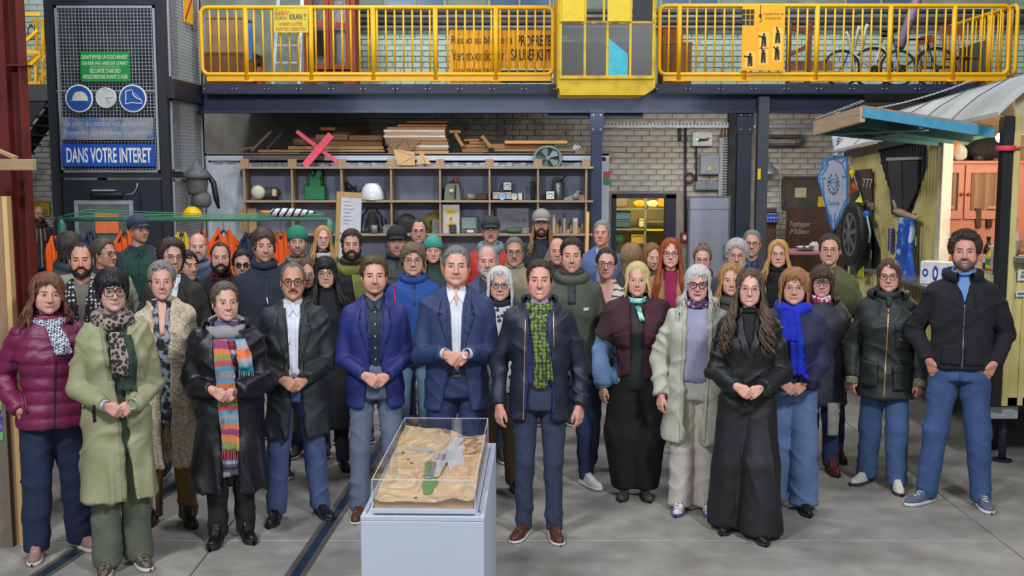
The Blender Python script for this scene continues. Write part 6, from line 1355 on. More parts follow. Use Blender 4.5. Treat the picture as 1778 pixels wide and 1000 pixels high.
# -- head
def head_sdf(p,f):
 """f = 0 man .. 1 woman; face towards -y, eyes at z = 0"""
 jw=1-.08*f
 d=ell(p,(0,.012,.034),(.0745,.094,.085))
 d=smin(d,ell(p,(0,-.026,-.030),(.060*jw,.063,.084)),.03)
 for s in(-1,1):
  d=smin(d,cap(p,(s*.054*jw,.008,-.052),(s*.012,-.070,-.101),.021,.017),.022)
  d=smin(d,sph(p,(s*.042,-.055,-.024),.0225),.024);d=smin(d,ell(p,(s*.036,-.044,-.060),(.022,.030,.036)),.028)
 d=smin(d,sph(p,(0,-.078,-.104),.0165-.002*f),.016)
 d=smin(d,cap(p,(-.032,-.081,.019),(.032,-.081,.019),.012-.003*f,.012-.003*f),.012)
 for s in(-1,1):d=smax(d,-sph(p,(s*.032,-.106,.000),.0175),.012)
 for s in(-1,1):d=smin(d,sph(p,(s*.031,-.076,.0),.0125),.004)
 d=smin(d,cap(p,(0,-.089,.010),(0,-.1165+.003*f,-.036),.0065,.0100-.0015*f),.009)
 d=smin(d,cap(p,(0,-.082,.004),(0,-.101,-.0375),.0075,.0120-.0015*f),.009)
 for s in(-1,1):d=smin(d,sph(p,(s*.0115,-.0965,-.0395),.0095-.001*f),.007)
 for s in(-1,1):d=smin(d,sph(p,(s*.0105,-.1015,-.0405),.0078-.001*f),.006)
 d=smin(d,cap(p,(-.015,-.0855,-.0665),(.015,-.0855,-.0665),.0058,.0058),.012)
 d=smin(d,cap(p,(-.012,-.0852,-.0765),(.012,-.0852,-.0765),.0062,.0062),.012)
 d=smin(d,cap(p,(0,.022,-.06),(0,.034,-.21),.054-.009*f,.058-.009*f),.025)
 return d
class Head:pass
HC=np.array([0,.005,0.0])
def ray_r(th,ph,f,iters=40,extra=0.0):
 dr=np.stack([np.sin(th)*np.cos(ph),-np.cos(th)*np.cos(ph),np.sin(ph)],1);t=np.full(len(th),.04)
 for _ in range(iters):
  d=head_sdf((HC+dr*t[:,None]).astype(np.float32),f);t+=np.clip(-d,-.02,.03)*.85
  t=np.minimum(t,.30)
 return dr,t
def lin3(segs):
 out=[]
 for a,b,n in segs:out+=list(np.linspace(a,b,n,endpoint=False))
 out.append(segs[-1][1]);return np.array(out)
def make_head(f):
 H=Head();H.f=f
 ph=np.radians(lin3([(89.5,40,9),(40,26,5),(26,-56,44),(-56,-81,8)]));th=np.radians(lin3([(-180,-62,13),(-62,62,50),(62,180,13)]))[:-1]
 R,C=len(ph),len(th);TH,PH=np.meshgrid(th,ph);dr,t=ray_r(TH.ravel(),PH.ravel(),f)
 H.V=HC+dr*t[:,None];i=np.arange((R-1)*C);r,c=i//C,i%C;H.F=np.stack([r*C+c,(r+1)*C+c,(r+1)*C+(c+1)%C,r*C+(c+1)%C],1)
 H.TH,H.PH=TH.ravel(),PH.ravel()
 # table for hair: radius on a regular grid
 gt=np.radians(np.arange(-180,181,5));gp=np.radians(np.arange(-80,91,5));GT,GP=np.meshgrid(gt,gp);_,rr=ray_r(GT.ravel(),GP.ravel(),f);H.rt=rr.reshape(GT.shape)
 # front depth table (for facial features): y for x,z
 gx=np.linspace(-.06,.06,61);gz=np.linspace(-.115,.06,89);GX,GZ=np.meshgrid(gx,gz);y=np.full(GX.size,-.15)
 for _ in range(60):
  d=head_sdf(np.stack([GX.ravel(),y,GZ.ravel()],1).astype(np.float32),f);y=y+np.clip(d,0,.02)*.8
  y=np.minimum(y,0)
 H.yt=y.reshape(GX.shape);H.gx,H.gz=gx,gz
 return H
def bil(T,u,v):
 u=np.clip(u,0,T.shape[1]-1.001);v=np.clip(v,0,T.shape[0]-1.001);i=u.astype(int);j=v.astype(int);a=u-i;b=v-j
 return(T[j,i]*(1-a)+T[j,i+1]*a)*(1-b)+(T[j+1,i]*(1-a)+T[j+1,i+1]*a)*b
def face_y(H,x,z):return bil(H.yt,(np.asarray(x)+.06)/.12*60,(np.asarray(z)+.115)/.175*88)
def head_r(H,th,ph):
 th=(np.asarray(th)+PI)%(2*PI)-PI;return bil(H.rt,(np.degrees(th)+180)/5,(np.degrees(np.asarray(ph))+80)/5)
HEADS={}
def get_head(f):
 if f not in HEADS:HEADS[f]=make_head(f)
 return HEADS[f]
class Acc:
 """accumulates quads with a tint and a material index"""
 def __init__(s):s.V=[];s.F=[];s.C=[];s.M=[];s.n=0
 def add(s,V,F,col,m=0):
  V=np.asarray(V,float);F=np.asarray(F)
  if F.shape[1]==3:F=np.concatenate([F,F[:,2:3]],1)
  s.V.append(V);s.F.append(F+s.n);s.n+=len(V);c=np.asarray(col,float);s.C.append(np.tile(c,(len(V),1))if c.ndim==1 else c);s.M.append(np.full(len(F),m));return s
 def get(s):return np.concatenate(s.V),np.concatenate(s.F),np.concatenate(s.C),np.concatenate(s.M)
def strip(H,up,lo,n=14,rows=4,off=.0012,bulge=.002):
 """patch on the face between two curves x->z given as (xs, zs)"""
 xs=np.linspace(0,1,n);V=[]
 for k in range(rows):
  f=k/(rows-1);x=np.interp(xs,np.linspace(0,1,len(up)),[p[0]for p in up])*(1-f)+np.interp(xs,np.linspace(0,1,len(lo)),[p[0]for p in lo])*f
  z=np.interp(xs,np.linspace(0,1,len(up)),[p[1]for p in up])*(1-f)+np.interp(xs,np.linspace(0,1,len(lo)),[p[1]for p in lo])*f
  V.append(np.stack([x,face_y(H,x,z)-off-bulge*math.sin(PI*f)*np.sin(PI*np.clip(xs*.9+.05,0,1))**.5,z],1))
 return np.concatenate(V),gridF(rows,n)
def skin_mat():
 m=bpy.data.materials.new('skin');m.use_nodes=True;N=m.node_tree.nodes;L=m.node_tree.links;b=N['Principled BSDF']
 a=N.new('ShaderNodeVertexColor');a.layer_name='tint';n=N.new('ShaderNodeTexNoise');n.inputs['Scale'].default_value=55;n.inputs['Detail'].default_value=3
 mr=N.new('ShaderNodeMapRange');mr.inputs[3].default_value=.9;mr.inputs[4].default_value=1.08;L.new(n.outputs['Fac'],mr.inputs[0])
 mx=N.new('ShaderNodeVectorMath');mx.operation='SCALE';L.new(a.outputs[0],mx.inputs[0]);L.new(mr.outputs[0],mx.inputs['Scale']);L.new(mx.outputs[0],b.inputs['Base Color'])
 b.inputs['Roughness'].default_value=.5;b.inputs['Subsurface Weight'].default_value=.12;b.inputs['Subsurface Radius'].default_value=(.012,.004,.002);b.inputs['Subsurface Scale'].default_value=1.0
 return m
def eye_mat():
 m=bpy.data.materials.new('eye');m.use_nodes=True;N=m.node_tree.nodes;b=N['Principled BSDF'];a=N.new('ShaderNodeVertexColor');a.layer_name='tint'
 m.node_tree.links.new(a.outputs[0],b.inputs['Base Color']);b.inputs['Roughness'].default_value=.12;return m
SKIN=skin_mat();EYE=eye_mat()
def face_features(A,H,sk,lip,brow,iris,mouth,browt=.0062,eyeo=1.0,lash=(.02,.015,.012)):
 f=H.f
 for s in(-1,1):
  cx=s*.0315;n=15;xs=np.linspace(-1,1,n);w=.0145
  hu=(.0046+.0012*f)*eyeo;hl=.0032*eyeo
  yc=float(face_y(H,[cx],[0.0])[0]);rows=5;V=[];Ccol=[]
  for k in range(rows):
   q=k/(rows-1);z=(hu*(1-q)-hl*q)*np.sqrt(np.maximum(1-xs**2,0))+.0012*s*xs*s;x=cx+xs*w
   V.append(np.stack([x,yc-.0022+.0065*(xs**2)*.8,z],1))
  V=np.concatenate(V);F=gridF(rows,n);F=F if True else F[:,::-1]
  A.add(V,F,(.46,.44,.42),1)
  # iris + pupil
  for r,c,o in((.0060,iris,.0032),(.0030,(.008,.008,.008),.0036)):
   t=np.linspace(0,2*PI,12,endpoint=False);zz=np.clip(r*np.sin(t),-hl*.96,hu*.96);V=np.stack([cx+r*np.cos(t),np.full(12,yc-o),zz],1);V=np.concatenate([V,[[cx,yc-o-.0004,0]]]);A.add(V,np.array([[i,12,(i+1)%12]for i in range(12)]),c,1)
  # upper lid crease / lashes
  for th_,up_,c,o,lo_ in((.0021,1,lash,.0040,1.0),(.0010,-1,tuple(v*.45 for v in sk),.0030,1.0)):
   zb=(hu if up_>0 else-hl)*np.sqrt(np.maximum(1-xs**2,0))+.0012*xs*s*s
   V=np.concatenate([np.stack([cx+xs*w*1.05,yc-o+.0065*(xs**2)*.8,zb+up_*th_*(1-.5*xs**2)],1),np.stack([cx+xs*w*1.05,yc-o+.0065*(xs**2)*.8,zb-.0002*up_],1)]);A.add(V,gridF(2,n),c,0)
  # upper eyelid fold
  zb=hu*np.sqrt(np.maximum(1-xs**2,0));V=np.concatenate([np.stack([cx+xs*w*1.1,np.minimum(face_y(H,cx+xs*w*1.1,zb+.0065),yc+.002)-.0003,zb+.0065*(1-.4*xs**2)],1),np.stack([cx+xs*w*1.06,yc-.0044+.0065*(xs**2)*.8,zb+.0016*(1-.5*xs**2)],1)]);A.add(V,gridF(2,n),tuple(v*.86 for v in sk),0)
  # brow
  bx=[s*.0125,s*.026,s*.040,s*.049];bz=[.0195,.0215,.0215,.0160];t_=browt
  V,F=strip(H,[(x,z+t_*(.5 if i<3 else .15))for i,(x,z)in enumerate(zip(bx,bz))],[(x,z-t_*(.5 if i<3 else .1))for i,(x,z)in enumerate(zip(bx,bz))],10,3,.0016,.0022);A.add(V,F,brow,0)
  # nostril
  t=np.linspace(0,2*PI,8,endpoint=False);V=np.stack([s*.0075+.0036*np.cos(t),np.full(8,float(face_y(H,[s*.0075],[-.0445])[0])-.002),-.0462+.0018*np.sin(t)],1);V=np.concatenate([V,V.mean(0)[None]]);A.add(V,np.array([[i,8,(i+1)%8]for i in range(8)]),tuple(v*.3 for v in sk),0)
 # mouth
 w={'closed':.0250,'smile':.0315,'teeth':.0325,'slight':.028}[mouth];lift={'closed':-.0005,'smile':.0085,'teeth':.0090,'slight':.0045}[mouth];gap={'teeth':.0110,'smile':.0010}.get(mouth,.0006);zc=-.0715
 X=np.linspace(-1,1,9)
 def curve(h,l=lift,ww=w):return[(x*ww,zc+h*(1-x*x)+l*x*x)for x in X]
 cupid=[(x*w,zc+(.0062 if mouth!='teeth' else .0075)*(1-abs(x)**1.6)*(1-.18*math.exp(-(x/.12)**2))+lift*x*x)for x in X]
 V,F=strip(H,cupid,curve(gap*.35),15,4,.0010,.0022);A.add(V,F,lip,0)
 V,F=strip(H,curve(-gap*.65),[(x*w*.92,zc-(.0085 if mouth!='teeth' else .0145)*(1-abs(x)**2.2)+lift*x*x)for x in X],15,4,.0010,.0032);A.add(V,F,lip,0)
 V,F=strip(H,curve(gap*.35+.0008,lift,w*.99),curve(-gap*.65-.0008,lift,w*.99),15,3,.0006 if mouth=='teeth' else .0012,0)
 A.add(V,F,(.58,.56,.52)if mouth=='teeth' else tuple(v*.35 for v in lip),1 if mouth=='teeth' else 0)
 if lift>.002:  # smile folds
  for s in(-1,1):
   V,F=strip(H,[(s*.019,-.040),(s*.030,-.052),(s*(w+.007),-.068)],[(s*.0205,-.041),(s*.0318,-.053),(s*(w+.0085),-.0685)],8,2,.0005,0);A.add(V,F,tuple(v*.72 for v in sk),0)
def ear(A,s,sk,big=1.0):
 n,m=12,9;V=[];
 for i in range(m):
  ph=-PI/2+PI*i/(m-1)
  for k in range(n):
   t=2*PI*k/n;x,y,z=.0065*math.cos(ph)*math.cos(t),.0165*math.cos(ph)*math.sin(t),.031*math.sin(ph)
   y*=1+.25*math.sin(ph);x-=.004*math.exp(-((y/.009)**2+((z-.004)/.016)**2));V.append((x,y,z))
 V=np.array(V)*big;R=np.array(Matrix.Rotation(.35,3,'Z')@Matrix.Rotation(-.18,3,'X'));V=V@R.T;V[:,0]+=.076;V[:,1]+=.012;V[:,2]+=-.016;V[:,0]*=s
 A.add(V,gridF(m,n,True),tuple(np.array(sk)*(1.02,.9,.88)),0)
# -- hands
def hand_sdf(curl,thumb):
 fx=(-.027,-.0095,.0085,.0255);ln=(.066,.078,.083,.074)  # little .. index
 def fn(p):
  d=None
  for x,l in zip(fx,ln):
   c=cap(p,(x*.55,0,.004),(x,.002,-.078),.0135,.0115);d=c if d is None else smin(d,c,.014)
  d=smin(d,cap(p,(0,0,.016),(0,0,0),.022,.021),.02)
  for j,(x,l)in enumerate(zip(fx,ln)):
   q=np.array([x,.001,-.082]);a=0.0;r0=.0093 if j else .0078
   for s,(fr,cu)in enumerate(zip((.46,.3,.24),curl)):
    a+=cu*(1+.12*(3-j));q2=q+l*fr*np.array([x*.6*(1 if s==0 else 0),math.sin(a),-math.cos(a)]);c=cap(p,q,q2,r0*(1-.1*s),r0*(1-.1*(s+1)));d=smin(d,c,.005);q=q2
  t0,t1,t2,t3=thumb
  d=smin(d,cap(p,t0,t1,.0145,.0125),.014);d=smin(d,cap(p,t1,t2,.0115,.0100),.005);d=smin(d,cap(p,t2,t3,.0098,.0078),.005)
  return d
 return fn
HANDS={}
def get_hand(kind,h):
 k=(kind,h)
 if k not in HANDS:
  curl,thumb={'relaxed':((.28,.42,.30),((.018,.006,-.02),(.036,.016,-.052),(.040,.028,-.082),(.036,.036,-.106))),
     'clasp':((.55,.70,.45),((.018,.004,-.02),(.036,.004,-.050),(.036,.010,-.080),(.026,.018,-.103))),
     'fold':((.75,.95,.7),((.018,.006,-.02),(.034,.014,-.05),(.030,.03,-.075),(.018,.04,-.092))),
     'pocket':((.15,.15,.1),((.018,.0,-.02),(.042,-.004,-.046),(.060,-.004,-.066),(.072,-.003,-.082)))}[kind]
  V,F=surface_nets(hand_sdf(curl,thumb),(-.06,-.04,-.19),(.10,.12,.06),h);HANDS[k]=(relax(V,F,1,.4),F)
 return HANDS[k]
def frame(direction,back):
 """columns: x (thumb side), y (palm normal = -back), z (= -direction)"""
 z=-nrm(direction);y=-nrm(back);y=nrm(y-z*(y@z));x=np.cross(y,z);return np.stack([x,y,z],1)
# -- hair
HAIRM={}
def hair_mat(col):
 k=tuple(col)
 if k in HAIRM:return HAIRM[k]
 m=bpy.data.materials.new('hair_%d'%len(HAIRM));m.use_nodes=True;N=m.node_tree.nodes;L=m.node_tree.links;b=N['Principled BSDF'];c=lin(col)
 tc=N.new('ShaderNodeTexCoord');mp=N.new('ShaderNodeMapping');mp.inputs['Scale'].default_value=(170,170,18);L.new(tc.outputs['Object'],mp.inputs[0])
 n=N.new('ShaderNodeTexNoise');n.inputs['Scale'].default_value=1.0;n.inputs['Detail'].default_value=4;L.new(mp.outputs[0],n.inputs['Vector'])
 r=N.new('ShaderNodeValToRGB');r.color_ramp.elements[0].position=.3;r.color_ramp.elements[1].position=.72;k1=.55 if max(col)<140 else .78;r.color_ramp.elements[0].color=(*[x*k1 for x in c],1);r.color_ramp.elements[1].color=(*[min(1,x*(1.25 if k1<.6 else 1.1))for x in c],1)
 L.new(n.outputs['Fac'],r.inputs[0]);L.new(r.outputs[0],b.inputs['Base Color']);b.inputs['Roughness'].default_value=.5;b.inputs['Specular IOR Level'].default_value=.35
 bp=N.new('ShaderNodeBump');bp.inputs['Strength'].default_value=.6;bp.inputs['Distance'].default_value=.004;L.new(n.outputs['Fac'],bp.inputs['Height']);L.new(bp.outputs[0],b.inputs['Normal'])
 HAIRM[k]=m;return m
HL={'normal':[(0,49),(25,48),(42,41),(56,27),(66,6),(78,-12),(86,-6),(92,5),(104,5),(112,-18),(130,-36),(180,-46)],
 'recede':[(0,54),(18,58),(34,62),(48,44),(60,22),(68,4),(78,-12),(86,-6),(92,5),(104,5),(112,-18),(130,-36),(180,-46)],
 'bald':[(0,88),(60,80),(80,26),(86,14),(92,12),(104,14),(112,10),(130,18),(160,22),(180,24)],
 'fringe':[(0,20),(28,18),(44,12),(55,-4),(66,-26),(80,-34),(95,-36),(112,-38),(130,-42),(180,-50)],
 'side':[(0,38),(25,32),(42,20),(54,4),(64,-16),(78,-30),(95,-34),(112,-36),(130,-42),(180,-50)],
 'part':[(0,54),(20,46),(40,28),(52,6),(62,-16),(78,-30),(95,-34),(112,-36),(130,-42),(180,-50)],
 'back':[(0,52),(25,51),(45,41),(58,20),(68,6),(78,-8),(86,-2),(92,6),(104,6),(112,-14),(130,-36),(180,-46)]}
def hair_cap(H,line,t=.012,top=.0,side=.0,noise=.003,nf=(26,26,26),seed=1,n1=64,n2=40,asym=0.0,curl=0.0,rough=False,strand=0.0):
 """shell of hair over the skull; thickness fades out at the hair line"""
 th=np.radians(np.linspace(-180,180,n1,endpoint=False));ph=np.radians(np.linspace(89.5,-60,n2));TH,PH=np.meshgrid(th,ph);TH=TH.ravel();PH=PH.ravel()
 l=HL[line];hl=np.interp(np.abs(np.degrees(TH))+asym*np.degrees(np.sin(TH))*.2,[a for a,b in l],[b for a,b in l]);hl=hl+(7*(vnoise(np.stack([TH*7,TH*0,TH*0],1),seed+21)-.5)+5*(vnoise(np.stack([TH*19,TH*0,TH*0],1),seed+22)-.5)if rough else 0);D=np.degrees(PH)-hl
 w=13.0;k=np.clip((D+w*.25)/w,0,1);k=k*k*(3-2*k)
 dr=np.stack([np.sin(TH)*np.cos(PH),-np.cos(TH)*np.cos(PH),np.sin(PH)],1)
 T=t+top*np.clip(np.sin(PH),0,1)**1.2+side*np.clip(np.cos(PH),0,1)*np.clip(np.abs(np.sin(TH)),0,1)
 nn=vnoise(dr*np.array(nf),seed)+.5*vnoise(dr*np.array(nf)*2.3,seed+5)-.75
 T=T+nn*noise*2+strand*(vnoise(np.stack([TH*26,PH*2.5,TH*0],1),seed+9)+.6*vnoise(np.stack([TH*55,PH*4,TH*0],1),seed+10)-.8)*np.clip(np.cos(PH)*1.6,.15,1)
 if curl:c=vnoise(dr*22,seed+3);T=T+curl*(np.abs(c-.5)*2-.4)
 r=head_r(H,TH,PH)+np.where(k>0,-.006+(T+.006)*k,-.006);V=HC+dr*r[:,None]
 F=gridF(n2,n1,True);keep=(k[F].max(1)>.02);return V,F[keep]
def locks(paths,width,flat=.45,n=5,taper=True):
 """tapered ribbons of hair along paths (each k x 3)"""
 VV=[];FF=[];o=0
 for P_,w in zip(paths,width):
  m=len(P_);d=np.gradient(P_,axis=0);d/=np.maximum(np.linalg.norm(d,axis=1,keepdims=True),1e-9)
  out=P_-np.array([0,.01,0])*1.0;out[:,2]=0;out/=np.maximum(np.linalg.norm(out,axis=1,keepdims=True),1e-6)
  a=np.cross(d,out);a/=np.maximum(np.linalg.norm(a,axis=1,keepdims=True),1e-6);b=np.cross(a,d)
  s=np.linspace(0,1,m);rw=w*np.minimum(1,.35+2.2*s)*(np.where(s>.6,1-((s-.6)/.4)**1.6*.85,1)if taper else 1)
  t=np.linspace(0,2*PI,n,endpoint=False);V=P_[:,None,:]+a[:,None,:]*(np.cos(t)[None,:,None]*rw[:,None,None])+b[:,None,:]*(np.sin(t)[None,:,None]*rw[:,None,None]*flat)
  VV.append(V.reshape(-1,3));FF.append(gridF(m,n,True)+o);o+=m*n
 return np.concatenate(VV),np.concatenate(FF)
def tufts(H,rng,line,N,length,thick,spread=.3,w=.0045,comb=(0,0,-1),lift=.004,phmin=-40):
 l=HL[line];out=[];wd=[];tries=0
 while len(out)<N and tries<N*6:
  tries+=1;th=rng.uniform(-PI,PI);ph=math.asin(rng.uniform(math.sin(math.radians(phmin)),1.0));hl=np.interp(abs(math.degrees(th)),[a for a,b in l],[b for a,b in l])
  if math.degrees(ph)<hl+2:continue
  d=np.array([math.sin(th)*math.cos(ph),-math.cos(th)*math.cos(ph),math.sin(ph)]);c=np.array(comb)+rng.normal(0,spread,3);c=nrm(c-d*(c@d));pts=[];p=d
  for k in range(5):
   s=k/4;q=nrm(d+c*length*s/.1);t_=math.atan2(q[0],-q[1]);p_=math.asin(max(-1,min(1,q[2])));r=float(head_r(H,np.array([t_]),np.array([p_]))[0])+thick*.85+lift*s*rng.uniform(.2,1.6);pts.append(HC+q*r)
  out.append(np.array(pts));wd.append(w*rng.uniform(.6,1.3))
 return locks(out,wd,.5,4)
def long_hair(H,rng,N,zend,th0,thick=.014,wave=.004,wfreq=60.,front=.0,spread=.012,width=.012,back_in=0.0,flare=.0,phs=(15,75),shoulder=.175):
 """locks that fall from the crown around the head"""
 out=[];wd=[]
 for i in range(N):
  sgn=-1 if i%2 else 1;th=math.radians(th0+(180-th0)*(((i//2)+.5)/(N/2))**1.5+rng.uniform(-3,3));ph0=math.radians(rng.uniform(*phs));ph1=math.radians(-16)
  pts=[];K_=6
  for k in range(K_):
   ph=ph0+(ph1-ph0)*k/(K_-1);t_=sgn*(th*(1 if k else .92));r=float(head_r(H,np.array([t_]),np.array([ph]))[0])+thick+rng.uniform(-.003,.003);pts.append(HC+np.array([math.sin(t_)*math.cos(ph),-math.cos(t_)*math.cos(ph),math.sin(ph)])*r)
  e=pts[-1].copy();ze=zend+rng.uniform(-.03,.03)*(1+abs(zend)*2);fj=flare*rng.uniform(.35,1.35);wf=wfreq*rng.uniform(.8,1.25);n=max(4,int((e[2]-ze)/.022));pw=rng.uniform(0,6)
  for k in range(1,n+1):
   s=k/n;z=e[2]+(ze-e[2])*s;q=e.copy();q[2]=z
   dep=max(0,(-z-.10)/.16);isf=math.degrees(th)<100
   q[0]*=1+fj*s-(.10*min(1,dep)*(0 if isf and front else 1));
   if isf:q[1]-=front*min(1.0,dep*1.1)
   else:q[1]=q[1]*(1-back_in*s)+(.03*min(1,dep))
   q[0]+=wave*math.sin(z*wf+pw)*min(1,s*2);q[1]+=wave*math.cos(z*wf+pw)*min(1,s*2);pts.append(q)
  out.append(np.array(pts));wd.append(width*rng.uniform(.7,1.25))
 return locks(out,wd,.45,5)
def beard_shell(H,t=.008,up=-26,side=74,noise=.003,seed=3,mustache=True,low=-66,chinonly=False):
 n1,n2=44,30;th=np.radians(np.linspace(-92,92,n1));ph=np.radians(np.linspace(-8,low,n2));TH,PH=np.meshgrid(th,ph);TH=TH.ravel();PH=PH.ravel();d1=np.degrees(PH);a=np.abs(np.degrees(TH))
 topl=np.interp(a,[0,12,18,30,45,60,74,84,92],[-27,-27,-31,-37,-34,-26,-12,-4,0]if not chinonly else[-46,-48,-52,-90,-90,-90,-90,-90,-90])
 k=np.clip((topl-d1+2)/5,0,1)
 lip=np.clip(1.25-((a/15.5)**2+((d1+38.5)/5.2)**2),0,1);k=k*(1-np.clip(lip*4,0,1))
 if not mustache:k=k*np.where((d1>-36)&(a<20),0,1)
 dr=np.stack([np.sin(TH)*np.cos(PH),-np.cos(TH)*np.cos(PH),np.sin(PH)],1);nn=vnoise(dr*np.array([60,60,40]),seed)-.5
 lowb=1+np.clip((-d1-42)/14,0,1)*.9
 r=head_r(H,TH,PH)+np.where(k>0,-.003+(t*lowb+nn*noise*2+.003)*k,-.004);V=HC+dr*r[:,None];F=gridF(n2,n1);return V,F[k[F].max(1)>.05]
# -- cloth
def loft_sdf(p,prof,e=0.0,n=2.4):
 """prof rows: z, half width, half depth, cx, cy"""
 z=p[:,2];A=[np.interp(z,prof[:,0],prof[:,k])for k in range(1,5)];a=A[0]+e;b=A[1]+e
 q=(np.abs((p[:,0]-A[2])/a)**n+np.abs((p[:,1]-A[3])/b)**n)**(1/n);d=(q-1)*np.minimum(a,b)
 return np.maximum(d,np.maximum(z-prof[-1,0],prof[0,0]-z))
def folds(V,perp,fp,fa,seed):
 """elongated cloth folds running across the direction perp"""
 p=nrm(perp);a=nrm(np.cross(p,(0,1,.2)));c=np.cross(p,a);w=vnoise(V*4,seed+40)-.5
 q=np.stack([V@p*fp+w*1.4,V@a*fa,V@c*fa],1);return(1-2*np.abs(vnoise(q,seed)-.5))**3
def wrinkle(V,F,amp,vert,seed,quilt=None):
 """vert = height below which the cloth hangs in upright folds"""
 N=vnormals(V,F);m=np.clip(1.6*vnoise(V*np.array([5,5,4]),seed+3)-.3,0,1);k=np.clip((vert-V[:,2])/.15,0,1)
 d1=folds(V,(.55,.1,.85),13,3.2,seed)*m+folds(V,(-.6,.1,.8),13,3.2,seed+1)*(1-m);d2=folds(V,(1,.5,.06),14,1.6,seed+2)
 d=amp*(d1*(1-k)+d2*k-.25)+amp*.5*(vnoise(V*7,seed+5)-.5)
 if quilt:d=d*.5+quilt[1]*(np.sqrt(np.abs(np.sin((V[:,2]/quilt[0]+.25*vnoise(V*3,seed+8))%1.0*PI)))-.6)
 return V+N*d[:,None]
def front_patch(name,poly,bvh,mat,parent,off=.004,thick=.004,cell=.02,smooth=True,mirror=False,side=-1,ref=None):
 """flat pattern piece (x,z polygon) laid on the front of a garment"""
 bm=bmesh.new();f=bm.faces.new([bm.verts.new((x,0,z))for x,z in poly]);bmesh.ops.triangulate(bm,faces=[f])
 for _ in range(5):
  L=[e for e in bm.edges if e.calc_length()>cell*1.6]
  if not L:break
  bmesh.ops.subdivide_edges(bm,edges=L,cuts=1);bmesh.ops.triangulate(bm,faces=list(bm.faces))
 bm.verts.ensure_lookup_table();ys=[]
 for v in bm.verts:
  y=None
  for b_ in(bvh if isinstance(bvh,(list,tuple))else[bvh]):
   h=b_.ray_cast(Vector((v.co.x,side*1.0,v.co.z)),Vector((0,-side,0)))
   if h[0]is not None:y=h[0].y if y is None else(min(y,h[0].y)if side<0 else max(y,h[0].y))
  ys.append(y)
 ok=[y for y in ys if y is not None];med=float(np.median(ok))if ok else-.12
 for v,y in zip(bm.verts,ys):v.co.y=(y if y is not None else med)+side*off
 r=bmesh.ops.extrude_face_region(bm,geom=list(bm.faces));
 for g in r['geom']:
  if isinstance(g,bmesh.types.BMVert):g.co.y+=side*thick
 bmesh.ops.recalc_face_normals(bm,faces=list(bm.faces))
 me=bpy.data.meshes.new(name);bm.to_mesh(me);bm.free();return link(name,me,mat,parent,smooth)
def bvh_of(V,F):return BVHTree.FromPolygons([tuple(v)for v in V],[tuple(f)for f in F])
def ring_tube(name,mat,parent,cz,rx,ry,r,cy=0.0,dip=0.0,n=40,m=10,flat=1.0,amp=.0,seed=1,open_front=0.0,tilt=0.0,zamp=0.0):
 """rolled cloth around the neck; dip lowers the front"""
 a0=-PI/2+open_front;a1=2*PI-PI/2-open_front;closed=open_front==0;mm=n if closed else n+1;V=[]
 for i in range(mm):
  t=a0+(a1-a0)*i/n;c=np.array([rx*math.cos(t),cy+ry*math.sin(t),cz-dip*(.5-.5*math.sin(t))+zamp*math.sin(3*t+seed)]);out=nrm([math.cos(t)/rx,math.sin(t)/ry,0])
  for k in range(m):
   s=2*PI*k/m;rr=r*(1+amp*math.sin(5*t+seed+2*s)+amp*.7*math.sin(11*t+s*3));V.append(c+out*rr*math.cos(s+tilt)*flat+np.array([0,0,1])*rr*math.sin(s+tilt))
 V=np.array(V);F=gridF(mm+1 if closed else mm,m,True)%(mm*m);return np_obj(name,V,F,mat,parent)
HL['beanie']=[(0,24),(60,18),(90,4),(120,-10),(180,-22)]
HL['ball']=[(0,27),(60,25),(90,18),(130,4),(180,-6)]
HL['nape']=[(0,60),(60,40),(66,12),(76,-14),(86,-6),(92,5),(104,5),(112,-18),(130,-36),(180,-46)]
SHOES={}
